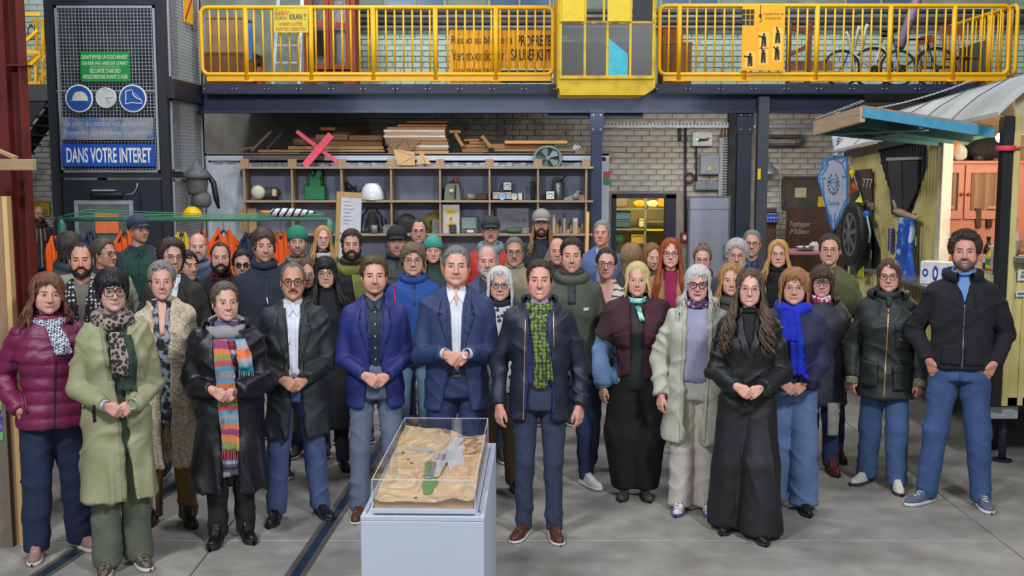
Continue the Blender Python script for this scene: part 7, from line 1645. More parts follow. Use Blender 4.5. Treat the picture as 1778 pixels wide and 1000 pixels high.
def shoe_mesh(kind,h):
 k=(kind,h)
 if k in SHOES:return SHOES[k]
 ys=[-.205,-.195,-.17,-.12,-.05,.02,.055,.075,.082];wd=[.004,.026,.042,.049,.041,.036,.034,.024,.004];cxs=[.012,.010,.006,.002,0,0,0,0,0]
 top={'sneaker':[.045,.05,.056,.066,.10,.115,.115,.11,.10],'oxford':[.04,.046,.052,.058,.085,.098,.10,.096,.09],'boot':[.05,.06,.066,.074,.13,.22,.22,.22,.21],'flat':[.035,.042,.048,.052,.06,.075,.08,.078,.07]}[kind]
 sole={'sneaker':.028,'oxford':.022,'boot':.036,'flat':.018}[kind]
 def up(p):
  w=np.interp(p[:,1],ys,wd)-.003;hh=np.interp(p[:,1],ys,top);c=np.interp(p[:,1],ys,cxs);t=np.clip(p[:,2]/hh,0,1)
  shaft=np.where((p[:,2]>.10),1.15,1.0)
  d=np.maximum(np.abs(p[:,0]-c)-w*shaft*np.sqrt(np.maximum(1-.62*t**2.4,.02)),(p[:,2]-hh)*.8)
  if kind=='boot':d=np.minimum(d,np.maximum(np.linalg.norm((p[:,:2]-np.array([0,.022]))*np.array([1.05,.85]),axis=1)-.05,np.maximum(p[:,2]-.22,.05-p[:,2])))
  return np.maximum(d,.012-p[:,2])
 def so(p):
  w=np.interp(p[:,1],ys,wd)+.002;c=np.interp(p[:,1],ys,cxs);hz=sole+np.where(p[:,1]>.0,.006,0);return np.maximum(np.abs(p[:,0]-c)-w,np.maximum(p[:,2]-hz,-p[:,2]))
 V,F=surface_nets(up,(-.075,-.225,-.02),(.075,.10,.25 if kind=='boot' else .14),h);V=relax(V,F,2,.5);V2,F2=surface_nets(so,(-.075,-.225,-.03),(.075,.10,.06),h);V2=relax(V2,F2,1,.5);V2[:,2]=np.maximum(V2[:,2],0.0)
 out=[]
 for nm,(a,b)in(('shoe',(V,F)),('sole',(V2,F2))):
  o=np_obj(nm,a,b,None);me=o.data;bpy.data.objects.remove(o);me.materials.append(None);out.append(me)
 mb=MB();pts=[]
 n=5
 for i in range(n):
  y=-.115+.022*i;z=float(np.interp(y,ys,top))+.004
  pts+=[(-.018 if i%2 else .018,y,z-.006),(0,y+.004,z),(.018 if i%2 else-.018,y+.008,z-.006)]
 mb.tube(pts,.0035,5);me=bpy.data.meshes.new('laces');me.from_pydata(mb.v,[],mb.f);me.materials.append(None);out.append(me)
 SHOES[k]=out;return out
def shared(name,me,mat,parent,loc=(0,0,0),rot=(0,0,0),scale=(1,1,1)):
 o=bpy.data.objects.new(name,me);COL.objects.link(o);o.parent=parent;o.location=loc;o.rotation_euler=rot;o.scale=scale
 o.material_slots[0].link='OBJECT';o.material_slots[0].material=mat;return o
FAB=lambda c,r=.85,**k:M(c,r,0,k.pop('var',.10),k.pop('scale',9),k.pop('bump',.25),k.pop('bscale',140),**k)
class Ctx:pass
PEOPLE=[]
def person(label,u,vt,Y,sex='m',b=1.0,skin=(196,150,128),hair=None,beard=None,stub=0.0,mouth='slight',iris=(.08,.05,.03),brow=None,lip=None,top=None,inner=None,bottom=None,shoes=None,arms='down',hz=.56,yaw=0.0,hyaw=0.0,hroll=0.0,hpitch=0.0,glasses=None,hat=None,fw=1.0,fl=1.0,nose=0.0,jaw=0.0,fat=0.0,hs=1.0,stance=.11,foot=(.18,.18),res=.018,extra=None,eyeo=1.0,belly=0.0,dx=0.0,sh=1.0,hands=None,footy=(0,0),neck=1.0,sleeve=.0,lean=0.0):
 q=P(u,vt,Y);X_,H=q.x,q.z;f=1 if sex=='f' else 0;rng=np.random.default_rng(int(u*7+vt));seed=int(u)
 a=-math.asin(X_/math.hypot(X_,Y));root=thing('person',label,'person',(X_,Y,0),rz=a*.75+yaw)
 hat_t=.03 if hat else(.002+(hair or{}).get('t',0)*.85+(hair or{}).get('top',0)*.75)
 Hb=H-hat_t-.004;PEOPLE.append((label,round(H,2)))
 hs=hs*(1.0 if f==0 else .955);sk=np.array(lin(skin));dark=np.array(sk)
 c=Ctx();c.root=root;c.Hb=Hb;c.f=f;c.rng=rng;c.seed=seed;c.res=res
 ws=b*(1.0 if f==0 else .90)*(Hb/1.78)**.5
 # -- skeleton
 sx=.158*ws*sh;S={s:np.array([s*sx,.012,.788*Hb])for s in(-1,1)};L1,L2=.176*Hb,.150*Hb
 def ik(s,W):
  d=W-S[s];L=np.linalg.norm(d);L=min(L,(L1+L2)*.995);d=nrm(d);W=S[s]+d*L;x=(L1*L1-L2*L2+L*L)/(2*L);h=math.sqrt(max(L1*L1-x*x,1e-8));pole=np.array([s*.60,.8,-.25]);pole=nrm(pole-d*(pole@d));return S[s]+d*x+pole*h,W
 E,Wr,Hd={},{},{}
 am=arms if isinstance(arms,(tuple,list))else(arms,arms)
 for s,kd in zip((-1,1),am):
  if kd=='clasp':W=np.array([s*.078,-.215*max(b,.9)-belly,hz*Hb+.035]);dr=(-s*.80,-.18,-.55);bk=(s*.25,-1,.25)
  elif kd=='down':W=np.array([s*(.235*ws+.022),-.045,.485*Hb]);dr=(s*.03,-.12,-1);bk=(s*.75,-.65,0)
  elif kd=='pocket':W=np.array([s*.190*ws,-.085-belly*.7,.540*Hb]);dr=(-s*.45,.20,-1);bk=(s*.35,-1,0)
  elif kd=='fold':W=np.array([s*.02,-.23,.64*Hb]);dr=(-s,0,.1);bk=(0,-1,0)
  elif kd=='back':W=np.array([s*.12,.17,.55*Hb]);dr=(-s*.8,0,-.6);bk=(0,1,0)
  else:W=np.array(kd[0]);dr,bk=kd[1],kd[2]
  E[s],Wr[s]=ik(s,W);Hd[s]=(dr,bk,kd)
 # -- torso profile
 w_,d_=ws,b*(Hb/1.78)**.5
 bust=.016*f;wa=1-.09*f
 prof=np.array([(.470,.168*w_*(1+.06*f),.118*d_,0,.012),(.520,.170*w_*(1+.05*f),.120*d_,0,.010),(.600,.152*w_*wa,.108*d_+belly*.6,0,.004-belly*.5),(.650,.154*w_*wa,.110*d_+belly*.5,0,-belly*.4),(.720,.166*w_,.116*d_+bust*.6,0,-.004-bust*.5),(.770,.165*w_,.108*d_+bust*.3,0,.002-bust*.2),(.800,.144*w_,.093*d_,0,.010),(.822,.112*w_,.079*d_,0,.018),(.844,.080*w_,.065,0,.024),(.862,.062,.058,0,.026)]);prof[:,0]*=Hb
 c.prof=prof
 def ext(zb,fl_,e=0):
  if zb*Hb>=prof[0,0]:
   i=prof[:,0]>zb*Hb;r0=[zb*Hb]+[np.interp(zb*Hb,prof[:,0],prof[:,k])for k in range(1,5)];pr=np.vstack([r0,prof[i]]);pr[0,1:3]*=fl_;return pr
  return np.vstack([[zb*Hb,prof[0,1]*fl_,prof[0,2]*(1+(fl_-1)*1.3),0,.012],prof])
 # -- upper garment
 T=dict(mat=FAB((60,60,66)),zb=.50,ease=.016,flare=1.03,sl=1.0,wr=.010,open=None,quilt=None,name='jacket');T.update(top or{});e=T['ease']
 pr=ext(T['zb'],T['flare']);ra=(.052*ws+e*.38)*T['sl'];re=(.045*ws+e*.36)*T['sl'];rw=(.036*ws+e*.30)*T['sl']*T.get('cuff',1.0)
 opn=T['open']
 def fn(p):
  d=loft_sdf(p,pr,e)
  for s in(-1,1):d=smin(d,cap(p,(s*.045,.02,.842*Hb),S[s]+np.array([-s*.010,0,.008]),.026+e*.4,ra*.86),.035)
  if opn is not None:
   oz=np.array([o[0]for o in opn])*Hb;xl=np.interp(p[:,2],oz,[o[1]for o in opn]);xr=np.interp(p[:,2],oz,[o[2]for o in opn]);d=np.maximum(d,-np.maximum(np.maximum(xl-p[:,0],p[:,0]-xr),p[:,1]+.0))
  for s in(-1,1):
   if T.get('vest'):continue
   ua=cap(p,S[s],E[s],ra,re);d=smin(d,ua,.028)
   ax=nrm(Wr[s]-E[s]);fa=np.maximum(cap(p,E[s],Wr[s],re,rw),(p-Wr[s])@ax-.0+sleeve);d=smin(d,smin(fa,cap(p,E[s],E[s],re*.99,re*.99),.01),.012)
  return d
 pts=np.array([*S.values(),*E.values(),*Wr.values()]);hw=pr[:,1].max()+e+.03;hd=pr[:,2].max()+e+.05
 lo=np.minimum(pts.min(0)-.11,[-hw,-hd,pr[0,0]-.03]);hi=np.maximum(pts.max(0)+.11,[hw,hd,.875*Hb]);lo[2]=min(lo[2],T['zb']*Hb-.03);hi[2]=.895*Hb
 V,F=surface_nets(fn,lo,hi,res);V=relax(V,F,1,.5)
 V=wrinkle(V,F,T['wr']*1.5,.44*Hb,seed,quilt=T['quilt']);c.top=np_obj(T['name'],V,F,T['mat'],root);c.tV,c.tF=V,F;c.bt=bvh_of(V,F)
 # -- inner garment
 if inner:
  I=dict(mat=FAB((200,200,204)),zb=.47,name='shirt');I.update(inner);pi_=ext(I['zb'],1.0)
  V,F=surface_nets(lambda p:loft_sdf(p,pi_,I.get('ease',max(.0,e-.019))),(-hw,-hd,I['zb']*Hb-.03),(hw,hd,.89*Hb),max(res,.014));V=wrinkle(relax(V,F,1),F,.005,0,seed+3);c.inner=np_obj(I['name'],V,F,I['mat'],root);c.bi=bvh_of(V,F)
 else:c.bi=c.bt
 # -- trousers / skirt
 B=dict(mat=FAB((52,62,88)),th=.086,kn=.061,an=.054,ze=.035,wr=.008,name='trousers',top=.60);B.update(bottom or{})
 lx=stance;hipx=.086*w_;tz=B['top']*Hb;pl=ext(.47,1.0);tc_=B.get('taper',1)
 An={s:np.array([s*lx,footy[0 if s<0 else 1]+.02,.05])for s in(-1,1)};Kn={s:np.array([s*(hipx*.5+lx*.5),footy[0 if s<0 else 1]*.5-.012,.275*Hb])for s in(-1,1)}
 def leg(p):
  q=np.array(p);d=loft_sdf(p,pl,.004);d=np.maximum(d,p[:,2]-tz)
  for s in(-1,1):
   h=np.array([s*hipx,.008,.495*Hb]);l=smin(cap(p,h,Kn[s],B['th']*b,B['kn']*b),cap(p,Kn[s],An[s]+np.array([0,0,-.02]),B['kn']*b,B['an']*b),.02);l=np.maximum(l,B['ze']-p[:,2]);d=smin(d,l,.016)
  return d
 if B.get('skirt'):
  sk_=B['skirt'];pk=np.vstack([[B['ze'],*sk_,0,.0],[.30*Hb,(sk_[0]+prof[0,1])*.5,(sk_[1]+prof[0,2])*.5,0,.01],prof[:4]])
  leg=lambda p:np.maximum(loft_sdf(p,pk,.006,2.2)+.010*np.sin(np.arctan2(p[:,1],p[:,0])*9+p[:,2]*3)*np.clip(1-p[:,2]/(.6*Hb),0,1),p[:,2]-tz)
 w2=max(.2*w_+.05,lx+B['an']*b+.04,(B['skirt'][0]+.04 if B.get('skirt')else 0));hd2=max(.22,(B['skirt'][1]+.04 if B.get('skirt')else 0),abs(footy[0])+.14,abs(footy[1])+.14)
 r2=max(res,.013);V,F=surface_nets(leg,(-w2,-hd2,B['ze']-.04),(w2,hd2,tz+.03),r2);V=wrinkle(relax(V,F,1),F,B['wr']*1.6,.48*Hb if B['an']>.1 or B['kn']>.1 else .0,seed+11);V[:,2]=np.maximum(V[:,2],.012);c.leg=np_obj(B['name'],V,F,B['mat'],root);c.bl=bvh_of(V,F)
 # -- shoes
 Sh=dict(kind='sneaker',mat=FAB((60,56,54),.6),sole=FAB((210,208,204),.6),lace=None);Sh.update(shoes or{});m3=shoe_mesh(Sh['kind'],.009 if res<.015 else .013)
 for i,s in enumerate((-1,1)):
  o=shared('shoe',m3[0],Sh['mat'],root,(s*lx,footy[i],0),(0,0,s*foot[i]));o.scale=(s*(1 if f==0 else .9)*Sh.get('w',1.0),1 if f==0 else .9,1);shared('sole',m3[1],Sh['sole'],o)
  if Sh['lace']:shared('laces',m3[2],Sh['lace'],o)
 # -- head
 Hh=get_head(f);hm=Matrix.Translation((dx,-.012-lean,Hb-.118*hs*fl))@(Matrix.Rotation(a*.25+hyaw,4,'Z')@Matrix.Rotation(hroll,4,'Y')@Matrix.Rotation(-(.03+hpitch),4,'X'));Rm=np.array(hm.to_3x3());tm=np.array(hm.translation)
 def warp(V):
  V=np.array(V,float);z=V[:,2];y=V[:,1];k=np.clip(-z/.1,0,1.2);k=k*k*(3-2*np.minimum(k,1));inface=np.clip((.02-y)/.05,0,1)
  V[:,0]*=fw*(1+jaw*k*inface)
  V[:,2]=np.where(z<0,z*fl,z*(1+(fl-1)*.4));fatk=np.exp(-((z+.065)/.04)**2)*inface;V[:,0]+=np.sign(V[:,0])*fat*fatk*np.clip(np.abs(V[:,0])/.05,0,1)
  nk=np.exp(-(V[:,0]/.013)**2)*np.clip((z+.055)/.02,0,1)*np.clip((.02-z)/.03,0,1)*np.clip((-.085-y)/.01,0,1);V[:,1]-=nose*nk
  nkz=np.clip((-z-.12)/.06,0,1);V[:,0]*=1+(neck-1)*nkz
  return V
 def place(V):return(warp(V)*hs)@Rm.T+tm
 c.place=place;c.H=Hh
 A=Acc();V=Hh.V;col=np.tile(sk,(len(V),1));d1=np.degrees(Hh.PH);at=np.abs(np.degrees(Hh.TH))
 ck=np.exp(-((np.abs(V[:,0])-.042)/.02)**2-((V[:,2]+.03)/.022)**2)*(V[:,1]<-.03);col=col*(1-np.array([0,.22,.20])*ck[:,None]*.45);nk=np.exp(-(V[:,0]/.014)**2-((V[:,2]+.036)/.014)**2)*(V[:,1]<-.08);col=col*(1-np.array([0,.12,.1])*nk[:,None])
 if stub:
  k=np.clip((np.interp(at,[0,20,45,60,74,84,180],[-25,-27,-32,-24,-10,-30,-90])-d1)/8,0,1)*np.clip((d1+66)/8,0,1);bc=np.array(lin((beard or{}).get('col',(hair or{}).get('col',(60,50,44)))));col=col*(1-k[:,None]*stub)+bc*k[:,None]*stub
 if hair:  # scalp tint under the hair
  l=HL[hair.get('line','normal')];k=np.clip((d1-np.interp(at,[x for x,y in l],[y for x,y in l])+2)/8,0,1);hc=np.array(lin(hair['col']))*.7;k=k*hair.get('scalp',1.0);col=col*(1-k[:,None])+hc*k[:,None]
 A.add(place(V),Hh.F,col,0)
 lipc=np.array(lin(lip))if lip else np.array(sk)*((.80,.50,.48)if f==0 else(.82,.42,.43));bc=np.array(lin(brow))if brow else np.array(lin((hair or{}).get('col',(70,56,46))))*.6
 A2=Acc();face_features(A2,Hh,tuple(sk),tuple(lipc),tuple(bc),iris,mouth,.0068 if f==0 else .0048,eyeo);ear(A2,1,tuple(sk));ear(A2,-1,tuple(sk));v,fa,co,mi=A2.get();A.add(place(v),fa,co,0);A.M[-1]=mi
 # -- hands and hidden body
 hh=.0045 if res<.015 else .008
 for i,s in enumerate((-1,1)):
  dr,bk,kd=Hd[s];kind={'clasp':'clasp','pocket':'pocket','fold':'fold','back':'relaxed','down':'relaxed'}.get(kd if isinstance(kd,str)else 'x','relaxed')
  if hands and hands[i]:kind=hands[i]
  V,F=get_hand(kind,hh);Fm=frame(dr,bk);V=V.copy()*(1.0 if f==0 else .90)
  # the template has its thumb on +x; the thumb must point up / inwards
  thumb=Fm[:,0];want=np.array([0,-.3,1.0])if kd in('clasp','fold')else np.array([-s*1.0,-.6,0]);F_=F
  if thumb@want<0:V[:,0]*=-1;F_=F[:,::-1]
  off=np.array([0,.022,-.008])if(kd=='clasp' and s>0)else 0
  A.add(V@Fm.T+Wr[s]+off,F_,np.array(sk)*(1.0,.93,.92),0)
 def bod(p):
  d=loft_sdf(p,ext(.50,1.0),-.012)
  for s in(-1,1):
   d=smin(d,cap(p,S[s]-np.array([s*.02,0,.0]),E[s],.036*ws,.026*ws),.03);d=smin(d,cap(p,E[s],Wr[s],.024*ws,.016),.01)
   d=smin(d,cap(p,(s*hipx*.9,.008,.49*Hb),Kn[s],.062*b,.042*b),.02);d=smin(d,cap(p,Kn[s],An[s],.038*b,.030*b),.02)
  return d
 V,F=surface_nets(bod,np.minimum(lo,[-w2,-hd2,0.0]),np.maximum(hi,[w2,hd2,.88*Hb]),.026);A.add(V,F,sk,0)
 v,fa,co,mi=A.get();c.body=np_obj('body',v,fa,[SKIN,EYE],root,cols=co,midx=mi)
 # -- hair, beard, hat, glasses
 if hair:
  h=dict(line='normal',t=.012,top=.0,side=.0,noise=.003,tuft=110,tl=.03,comb=(0,-.25,-1),long=None,curl=0.0,asym=0.0,spread=.35,lift=.004,tw=.0045);h.update(hair);h['t']*=.82 if f==0 else .92;h['top']*=.7 if f==0 else .8;hm_=hair_mat(h['col']);A3=Acc()
  line=h['line']
  big=res<.015
  V,F=hair_cap(Hh,line,h['t'],h['top'],h['side'],h['noise'],seed=seed,asym=h['asym'],curl=h['curl'],rough=True,strand=.005 if f==0 else .007,n1=80 if big else 56,n2=48 if big else 34);A3.add(place(V),F,(1,1,1))
  if h['tuft']:V,F=tufts(Hh,rng,line,int(h['tuft']*(1 if big else .6)),h['tl'],h['t']+h['top']*.6+h['side']*.4,h['spread'],h['tw']*(1 if big else 1.4),h['comb'],h['lift']);A3.add(place(V),F,(1,1,1))
  if h['long']:
   l=dict(h['long']);l['N']=int(l['N']*(1.15 if big else .9));l['width']=l.get('width',.012)*(1.1 if big else 1.35);l['thick']=l.get('thick',.014)+.003;V,F=long_hair(Hh,rng,**l);A3.add(place(V),F,(1,1,1))
  if h.get('bun'):
   bx,by,bz,br=h['bun'];mb=[];n_,m_=14,10
   for i in range(m_):
    ph=-PI/2+PI*i/(m_-1)
    for k in range(n_):
     t=2*PI*k/n_;r=br*(1+.14*math.sin(3*t+4*ph)+.08*math.sin(7*t-3*ph));mb.append((bx+r*math.cos(ph)*math.cos(t),by+r*math.cos(ph)*math.sin(t),bz+r*.85*math.sin(ph)))
   A3.add(place(np.array(mb)),gridF(m_,n_,True),(1,1,1))
  if h.get('curls'):
   N_,cr,lo_=h['curls'];l=HL[line];pp=[];ww=[]
   while len(pp)<N_:
    th=rng.uniform(-PI,PI);ph=math.asin(rng.uniform(math.sin(math.radians(lo_)),1));hl=np.interp(abs(math.degrees(th)),[x for x,y in l],[y for x,y in l])
    if math.degrees(ph)<hl-1:continue
    d=np.array([math.sin(th)*math.cos(ph),-math.cos(th)*math.cos(ph),math.sin(ph)]);r=float(head_r(Hh,np.array([th]),np.array([ph]))[0])+h['t']+h['top']*.7*max(0,math.sin(ph));o_=HC+d*r;u_=nrm(np.cross(d,rng.normal(0,1,3)));v_=np.cross(d,u_);g=np.linspace(0,2*PI*1.3,9);pp.append(o_+u_*np.cos(g)[:,None]*cr+v_*np.sin(g)[:,None]*cr+d*(np.linspace(-.2,1.0,9)*cr*1.5)[:,None]);ww.append(.0045)
   V,F=locks(pp,ww,.9,4);A3.add(place(V),F,(1,1,1))
  v,fa,_,_=A3.get();c.hair=np_obj('hair',v,fa,hm_,root)
 if beard:
  bb=dict(t=.007,col=(60,46,38),noise=.003,mustache=True,low=-66,chinonly=False);bb.update(beard);V,F=beard_shell(Hh,bb['t'],noise=bb['noise'],seed=seed,mustache=bb['mustache'],low=bb['low'],chinonly=bb['chinonly'])
  if bb.get('only_mustache'):
   X=np.linspace(-1,1,9);V,F=strip(Hh,[(x*.030,-.055-.008*x*x)for x in X],[(x*.031,-.0645-.009*x*x)for x in X],15,4,.002,.005)
  np_obj('beard' if not bb.get('only_mustache')else 'moustache',place(V),F,hair_mat(bb['col']),root)
 if hat:make_hat(c,hat,rng)
 if glasses:make_glasses(c,glasses)
 c.S,c.E,c.Wr=S,E,Wr
 if extra:
  for fn_ in extra:fn_(c)
 return c
def make_glasses(c,g):
 G=dict(w=.024,h=.0185,r=.0016,p=2.6,col=(20,20,22),z=-.003,y=-.105);G.update(g);H=c.H;mt=M(G['col'],.3,G.get('metal',0),0,10,0);mb=MB();lens=[]
 root=c.root
 for s in(-1,1):
  pts=[]
  for k in range(22):
   t=2*PI*k/22;cx_,sz_=math.cos(t),math.sin(t);x=math.copysign(abs(cx_)**(2/G['p']),cx_)*G['w'];z=math.copysign(abs(sz_)**(2/G['p']),sz_)*G['h'];z+=G.get('cat',0)*max(0,s*0+x/G['w'])if z>0 else 0
   X=s*.0325+s*x;pts.append((X,G['y']+max(0,abs(X)-.028)*.16,G['z']+z))
  lens.append(pts);mb.tube([tuple(q)for q in pts],G['r'],5,closed=True)
  xo=s*(.0325+G['w']);mb.tube([(xo,G['y']+.006,G['z']+G['h']*.45),(s*.0745,G['y']+.030,G['z']+G['h']*.45),(s*.0775,-.005,.004),(s*.0775,.022,-.006)],G['r']*.9,5)
 xi=.0325-G['w'];mb.tube([(-xi-.001,G['y'],G['z']+G['h']*.35),(0,G['y']-.003,G['z']+G['h']*.55),(xi+.001,G['y'],G['z']+G['h']*.35)],G['r']*1.1,5)
 V=c.place(np.array(mb.v));me=bpy.data.meshes.new('glasses');me.from_pydata([tuple(v)for v in V],[],mb.f);o=link('glasses',me,mt,root,True)
 for pts in lens:
  pv=c.place(np.array(pts+[tuple(np.mean(pts,axis=0))]));n=len(pts);me=bpy.data.meshes.new('lens');me.from_pydata([tuple(v)for v in pv],[],[(i,(i+1)%n,n)for i in range(n)]);link('lens',me,glassy('spectacle_lens',(.93,.94,.95),.03)if not G.get('tint')else glassy('tinted_lens',(.35,.33,.33),.05),o)
def make_hat(c,hat,rng):
 H=c.H;k=hat['kind'];mt=hat['mat'];line='beanie' if k=='beanie' else 'ball'
 if k=='beanie':
  V,F=hair_cap(H,line,.015,.022,.0,.0015,seed=c.seed,n1=72,n2=40);o=np_obj('beanie',c.place(V),F,mt,c.root)
  n1=72;th=np.radians(np.linspace(-180,180,n1,endpoint=False));rows=[]
  for j,(dp,t)in enumerate(((-1,.006),(-1,.018),(4,.0215),(11,.0215),(15,.018),(15,.008))):
   l=HL[line];ph=np.radians(np.interp(np.abs(np.degrees(th)),[a for a,b in l],[b for a,b in l])+dp);dr=np.stack([np.sin(th)*np.cos(ph),-np.cos(th)*np.cos(ph),np.sin(ph)],1);rows.append(HC+dr*(head_r(H,th,ph)+t+.0012*np.cos(np.arange(n1)*PI))[:,None])
  np_obj('folded_band',c.place(np.concatenate(rows)),gridF(6,n1,True),mt,o)
  return
 tp=.022 if k=='ball' else .012;V,F=hair_cap(H,line,.013 if k=='ball' else .016,tp,.004,.001,seed=c.seed,n1=64,n2=36)
 if k=='flat':  # pull the crown forward and flatten it
  z=V[:,2];kk=np.clip((z-.04)/.08,0,1);V[:,1]-=.022*kk*np.clip((.08-V[:,1])/.16,0,1);V[:,2]-=.016*kk*np.clip((V[:,1]+.02)/-.1+.6,0,1)*.3;V[:,0]*=1+.08*kk
 o=np_obj('cap',c.place(V),F,mt,c.root)
 n=21;th=np.radians(np.linspace(-58,58,n));rows=[];L={'ball':.066,'flat':.040,'news':.048}[k];dn={'ball':.018,'flat':.022,'news':.020}[k]
 l=HL[line];ph=np.radians(np.interp(np.abs(np.degrees(th)),[a for a,b in l],[b for a,b in l])+1);dr=np.stack([np.sin(th)*np.cos(ph),-np.cos(th)*np.cos(ph),np.sin(ph)],1);base=HC+dr*(head_r(H,th,ph)+.012)[:,None];s=np.cos(th/math.radians(58)*PI/2)**.6
 for q,dz in((0,.004),(.5,.004),(1,.001),(1.02,-.002),(.5,-.003),(0,-.003)):
  V=base.copy();V[:,1]-=L*q*s;V[:,2]+=-dn*q*(.4+.6*(1-s))-dn*.4*q+dz;rows.append(V)
 np_obj('visor',c.place(np.concatenate(rows)),gridF(6,n),hat.get('visor',mt),o)
 if k!='beanie':
  n1=60;th=np.radians(np.linspace(-180,180,n1,endpoint=False));rows=[]
  for dp,t in((-1.5,.008),(-1.5,.0165),(5,.018),(5,.010)):
   ph=np.radians(np.interp(np.abs(np.degrees(th)),[a for a,b in l],[b for a,b in l])+dp);dr=np.stack([np.sin(th)*np.cos(ph),-np.cos(th)*np.cos(ph),np.sin(ph)],1);rows.append(HC+dr*(head_r(H,th,ph)+t)[:,None])
  np_obj('cap_band',c.place(np.concatenate(rows)),gridF(4,n1,True),mt,o)
# -- outfit details (closures over the person)
def lapels(mat,z0,z1,w=.055,notch=True,x0=.035):
 """pair of notched lapels from the collar (z0) to the button (z1)"""
 def fn(c):
  Hb=c.Hb
  for s in(-1,1):
   zt,zb=z0*Hb,z1*Hb;zm=zb+(zt-zb)*.66
   poly=[(s*.052,zt),(s*(.052+w*.75),zt-.035),(s*(.060+w*.75),zm+.02),(s*(.052+w*.62),zm+.008),(s*(.060+w),zm-.004),(s*(x0+w*.75),zb+(zm-zb)*.55),(s*x0,zb),(s*(x0-.008),zb+.01),(s*.036,zm)]
   front_patch('lapel',poly if s>0 else poly[::-1],[c.bt,c.bi],mat,c.root,.004,.005)
 return fn
def collar(mat,name='collar',w=.04,drop=.055,r=.066,h=.83,gap=.25,th=.006,spread=.0):
 """shirt collar: standing ring plus two points"""
 def fn(c):
  Hb=c.Hb;ring_tube(name,mat,c.root,h*Hb+.030,r*.92,r*.92,.015,.022,.02,30,8,.4,open_front=1.15)
  for s in(-1,1):
   z=h*Hb+.004;poly=[(s*.003,z-.016),(s*.020,z+.022),(s*.040,z+.030),(s*(.048+spread*.7),z-drop*.2),(s*(.026+spread),z-drop*.95)]
   front_patch('collar_point',poly if s>0 else poly[::-1],c.bi,mat,c.root,.010,.004,.012)
 return fn
def roll(mat,z,r,rx=.075,ry=.072,name='collar',dip=.03,flat=.8,amp=.05,cy=.015,open_front=0.0,zamp=0.0):
 def fn(c):ring_tube(name,mat,c.root,(z+.022)*c.Hb,rx*1.06,ry*1.12,r,cy-.006,dip,40,10,flat,amp,c.seed,open_front,0,zamp)
 return fn
def zipper(z0,z1,x0=0.0,x1=None,mat=None,w=.007,pull=True):
 def fn(c):
  x1_=x0 if x1 is None else x1;m=mat or M((176,150,96),.35,.7,0);pts=[(x0-w/2,z0*c.Hb),(x0+w/2,z0*c.Hb),(x1_+w/2,z1*c.Hb),(x1_-w/2,z1*c.Hb)];o=front_patch('zip',pts,c.bt,m,c.root,.003,.003,.03)
  if pull:front_patch('zip_pull',[(x0-.005,z0*c.Hb-.035),(x0+.005,z0*c.Hb-.035),(x0+.005,z0*c.Hb),(x0-.005,z0*c.Hb)],c.bt,m,o,.007,.003,.03)
 return fn
def panel(name,poly,mat,off=.004,th=.005,on='t',z=True,cell=.02):
 """pattern piece given as (x, z fraction of body height)"""
 def fn(c):front_patch(name,[(x,zz*c.Hb)for x,zz in poly],{'t':c.bt,'i':c.bi,'l':c.bl,'ti':[c.bt,c.bi]}[on],mat,c.root,off,th,cell)
 return fn
def buttons(n,z0,z1,x=0.0,mat=None,r=.0055,on='i'):
 def fn(c):
  for k in range(n):
   z=(z0+(z1-z0)*k/max(1,n-1))*c.Hb;b_=c.bi if on=='i' else c.bt;h=b_.ray_cast(Vector((x,-1,z)),Vector((0,1,0)))
   if h[0]is not None:MB().lathe([(r,0),(r,.003),(r*.6,.0035)],(x,h[0].y-.001,z),8,'Y').build('button',mat or M((210,210,206),.4,0,0),c.root,True)
 return fn
def placket(mat,z0,z1,x=0.0,w=.014):return panel('placket',[(x-w,z0),(x+w,z0),(x+w,z1),(x-w,z1)],mat,.002,.002,'i')
def belt(mat,z=.575,buckle=(190,180,160),w=.016):
 def fn(c):
  Hb=c.Hb;a=np.interp(z*Hb,c.prof[:,0],c.prof[:,1])+.007;d=np.interp(z*Hb,c.prof[:,0],c.prof[:,2])+.008;cy=np.interp(z*Hb,c.prof[:,0],c.prof[:,4]);o=ring_tube('belt',mat,c.root,z*Hb,a,d,w,cy,0,48,8,.25)
  h=c.bl.ray_cast(Vector((0,-1,z*Hb-.03)),Vector((0,1,0)));y=min(cy-d-.006,h[0].y-.004 if h[0]else 0);MB().tube([(-.022,y,z*Hb-w),(.022,y,z*Hb-w),(.022,y,z*Hb+w),(-.022,y,z*Hb+w)],.0035,5,closed=True).build('buckle',M(buckle,.3,.8,0),o)
 return fn
def cuffs(mat,r=.033,l=.022):
 def fn(c):
  for s in(-1,1):
   ax=Vector(nrm(c.Wr[s]-c.E[s]));p=Vector(c.Wr[s]);MB().tube([p-ax*.03,p+ax*l*.6,p+ax*l],[r*.95,r,r*.96],14,cap=False).tube([p+ax*l,p+ax*l*.2],[r*.96,r*.8],14,cap=False).build('cuff',mat,c.root,True)
 return fn
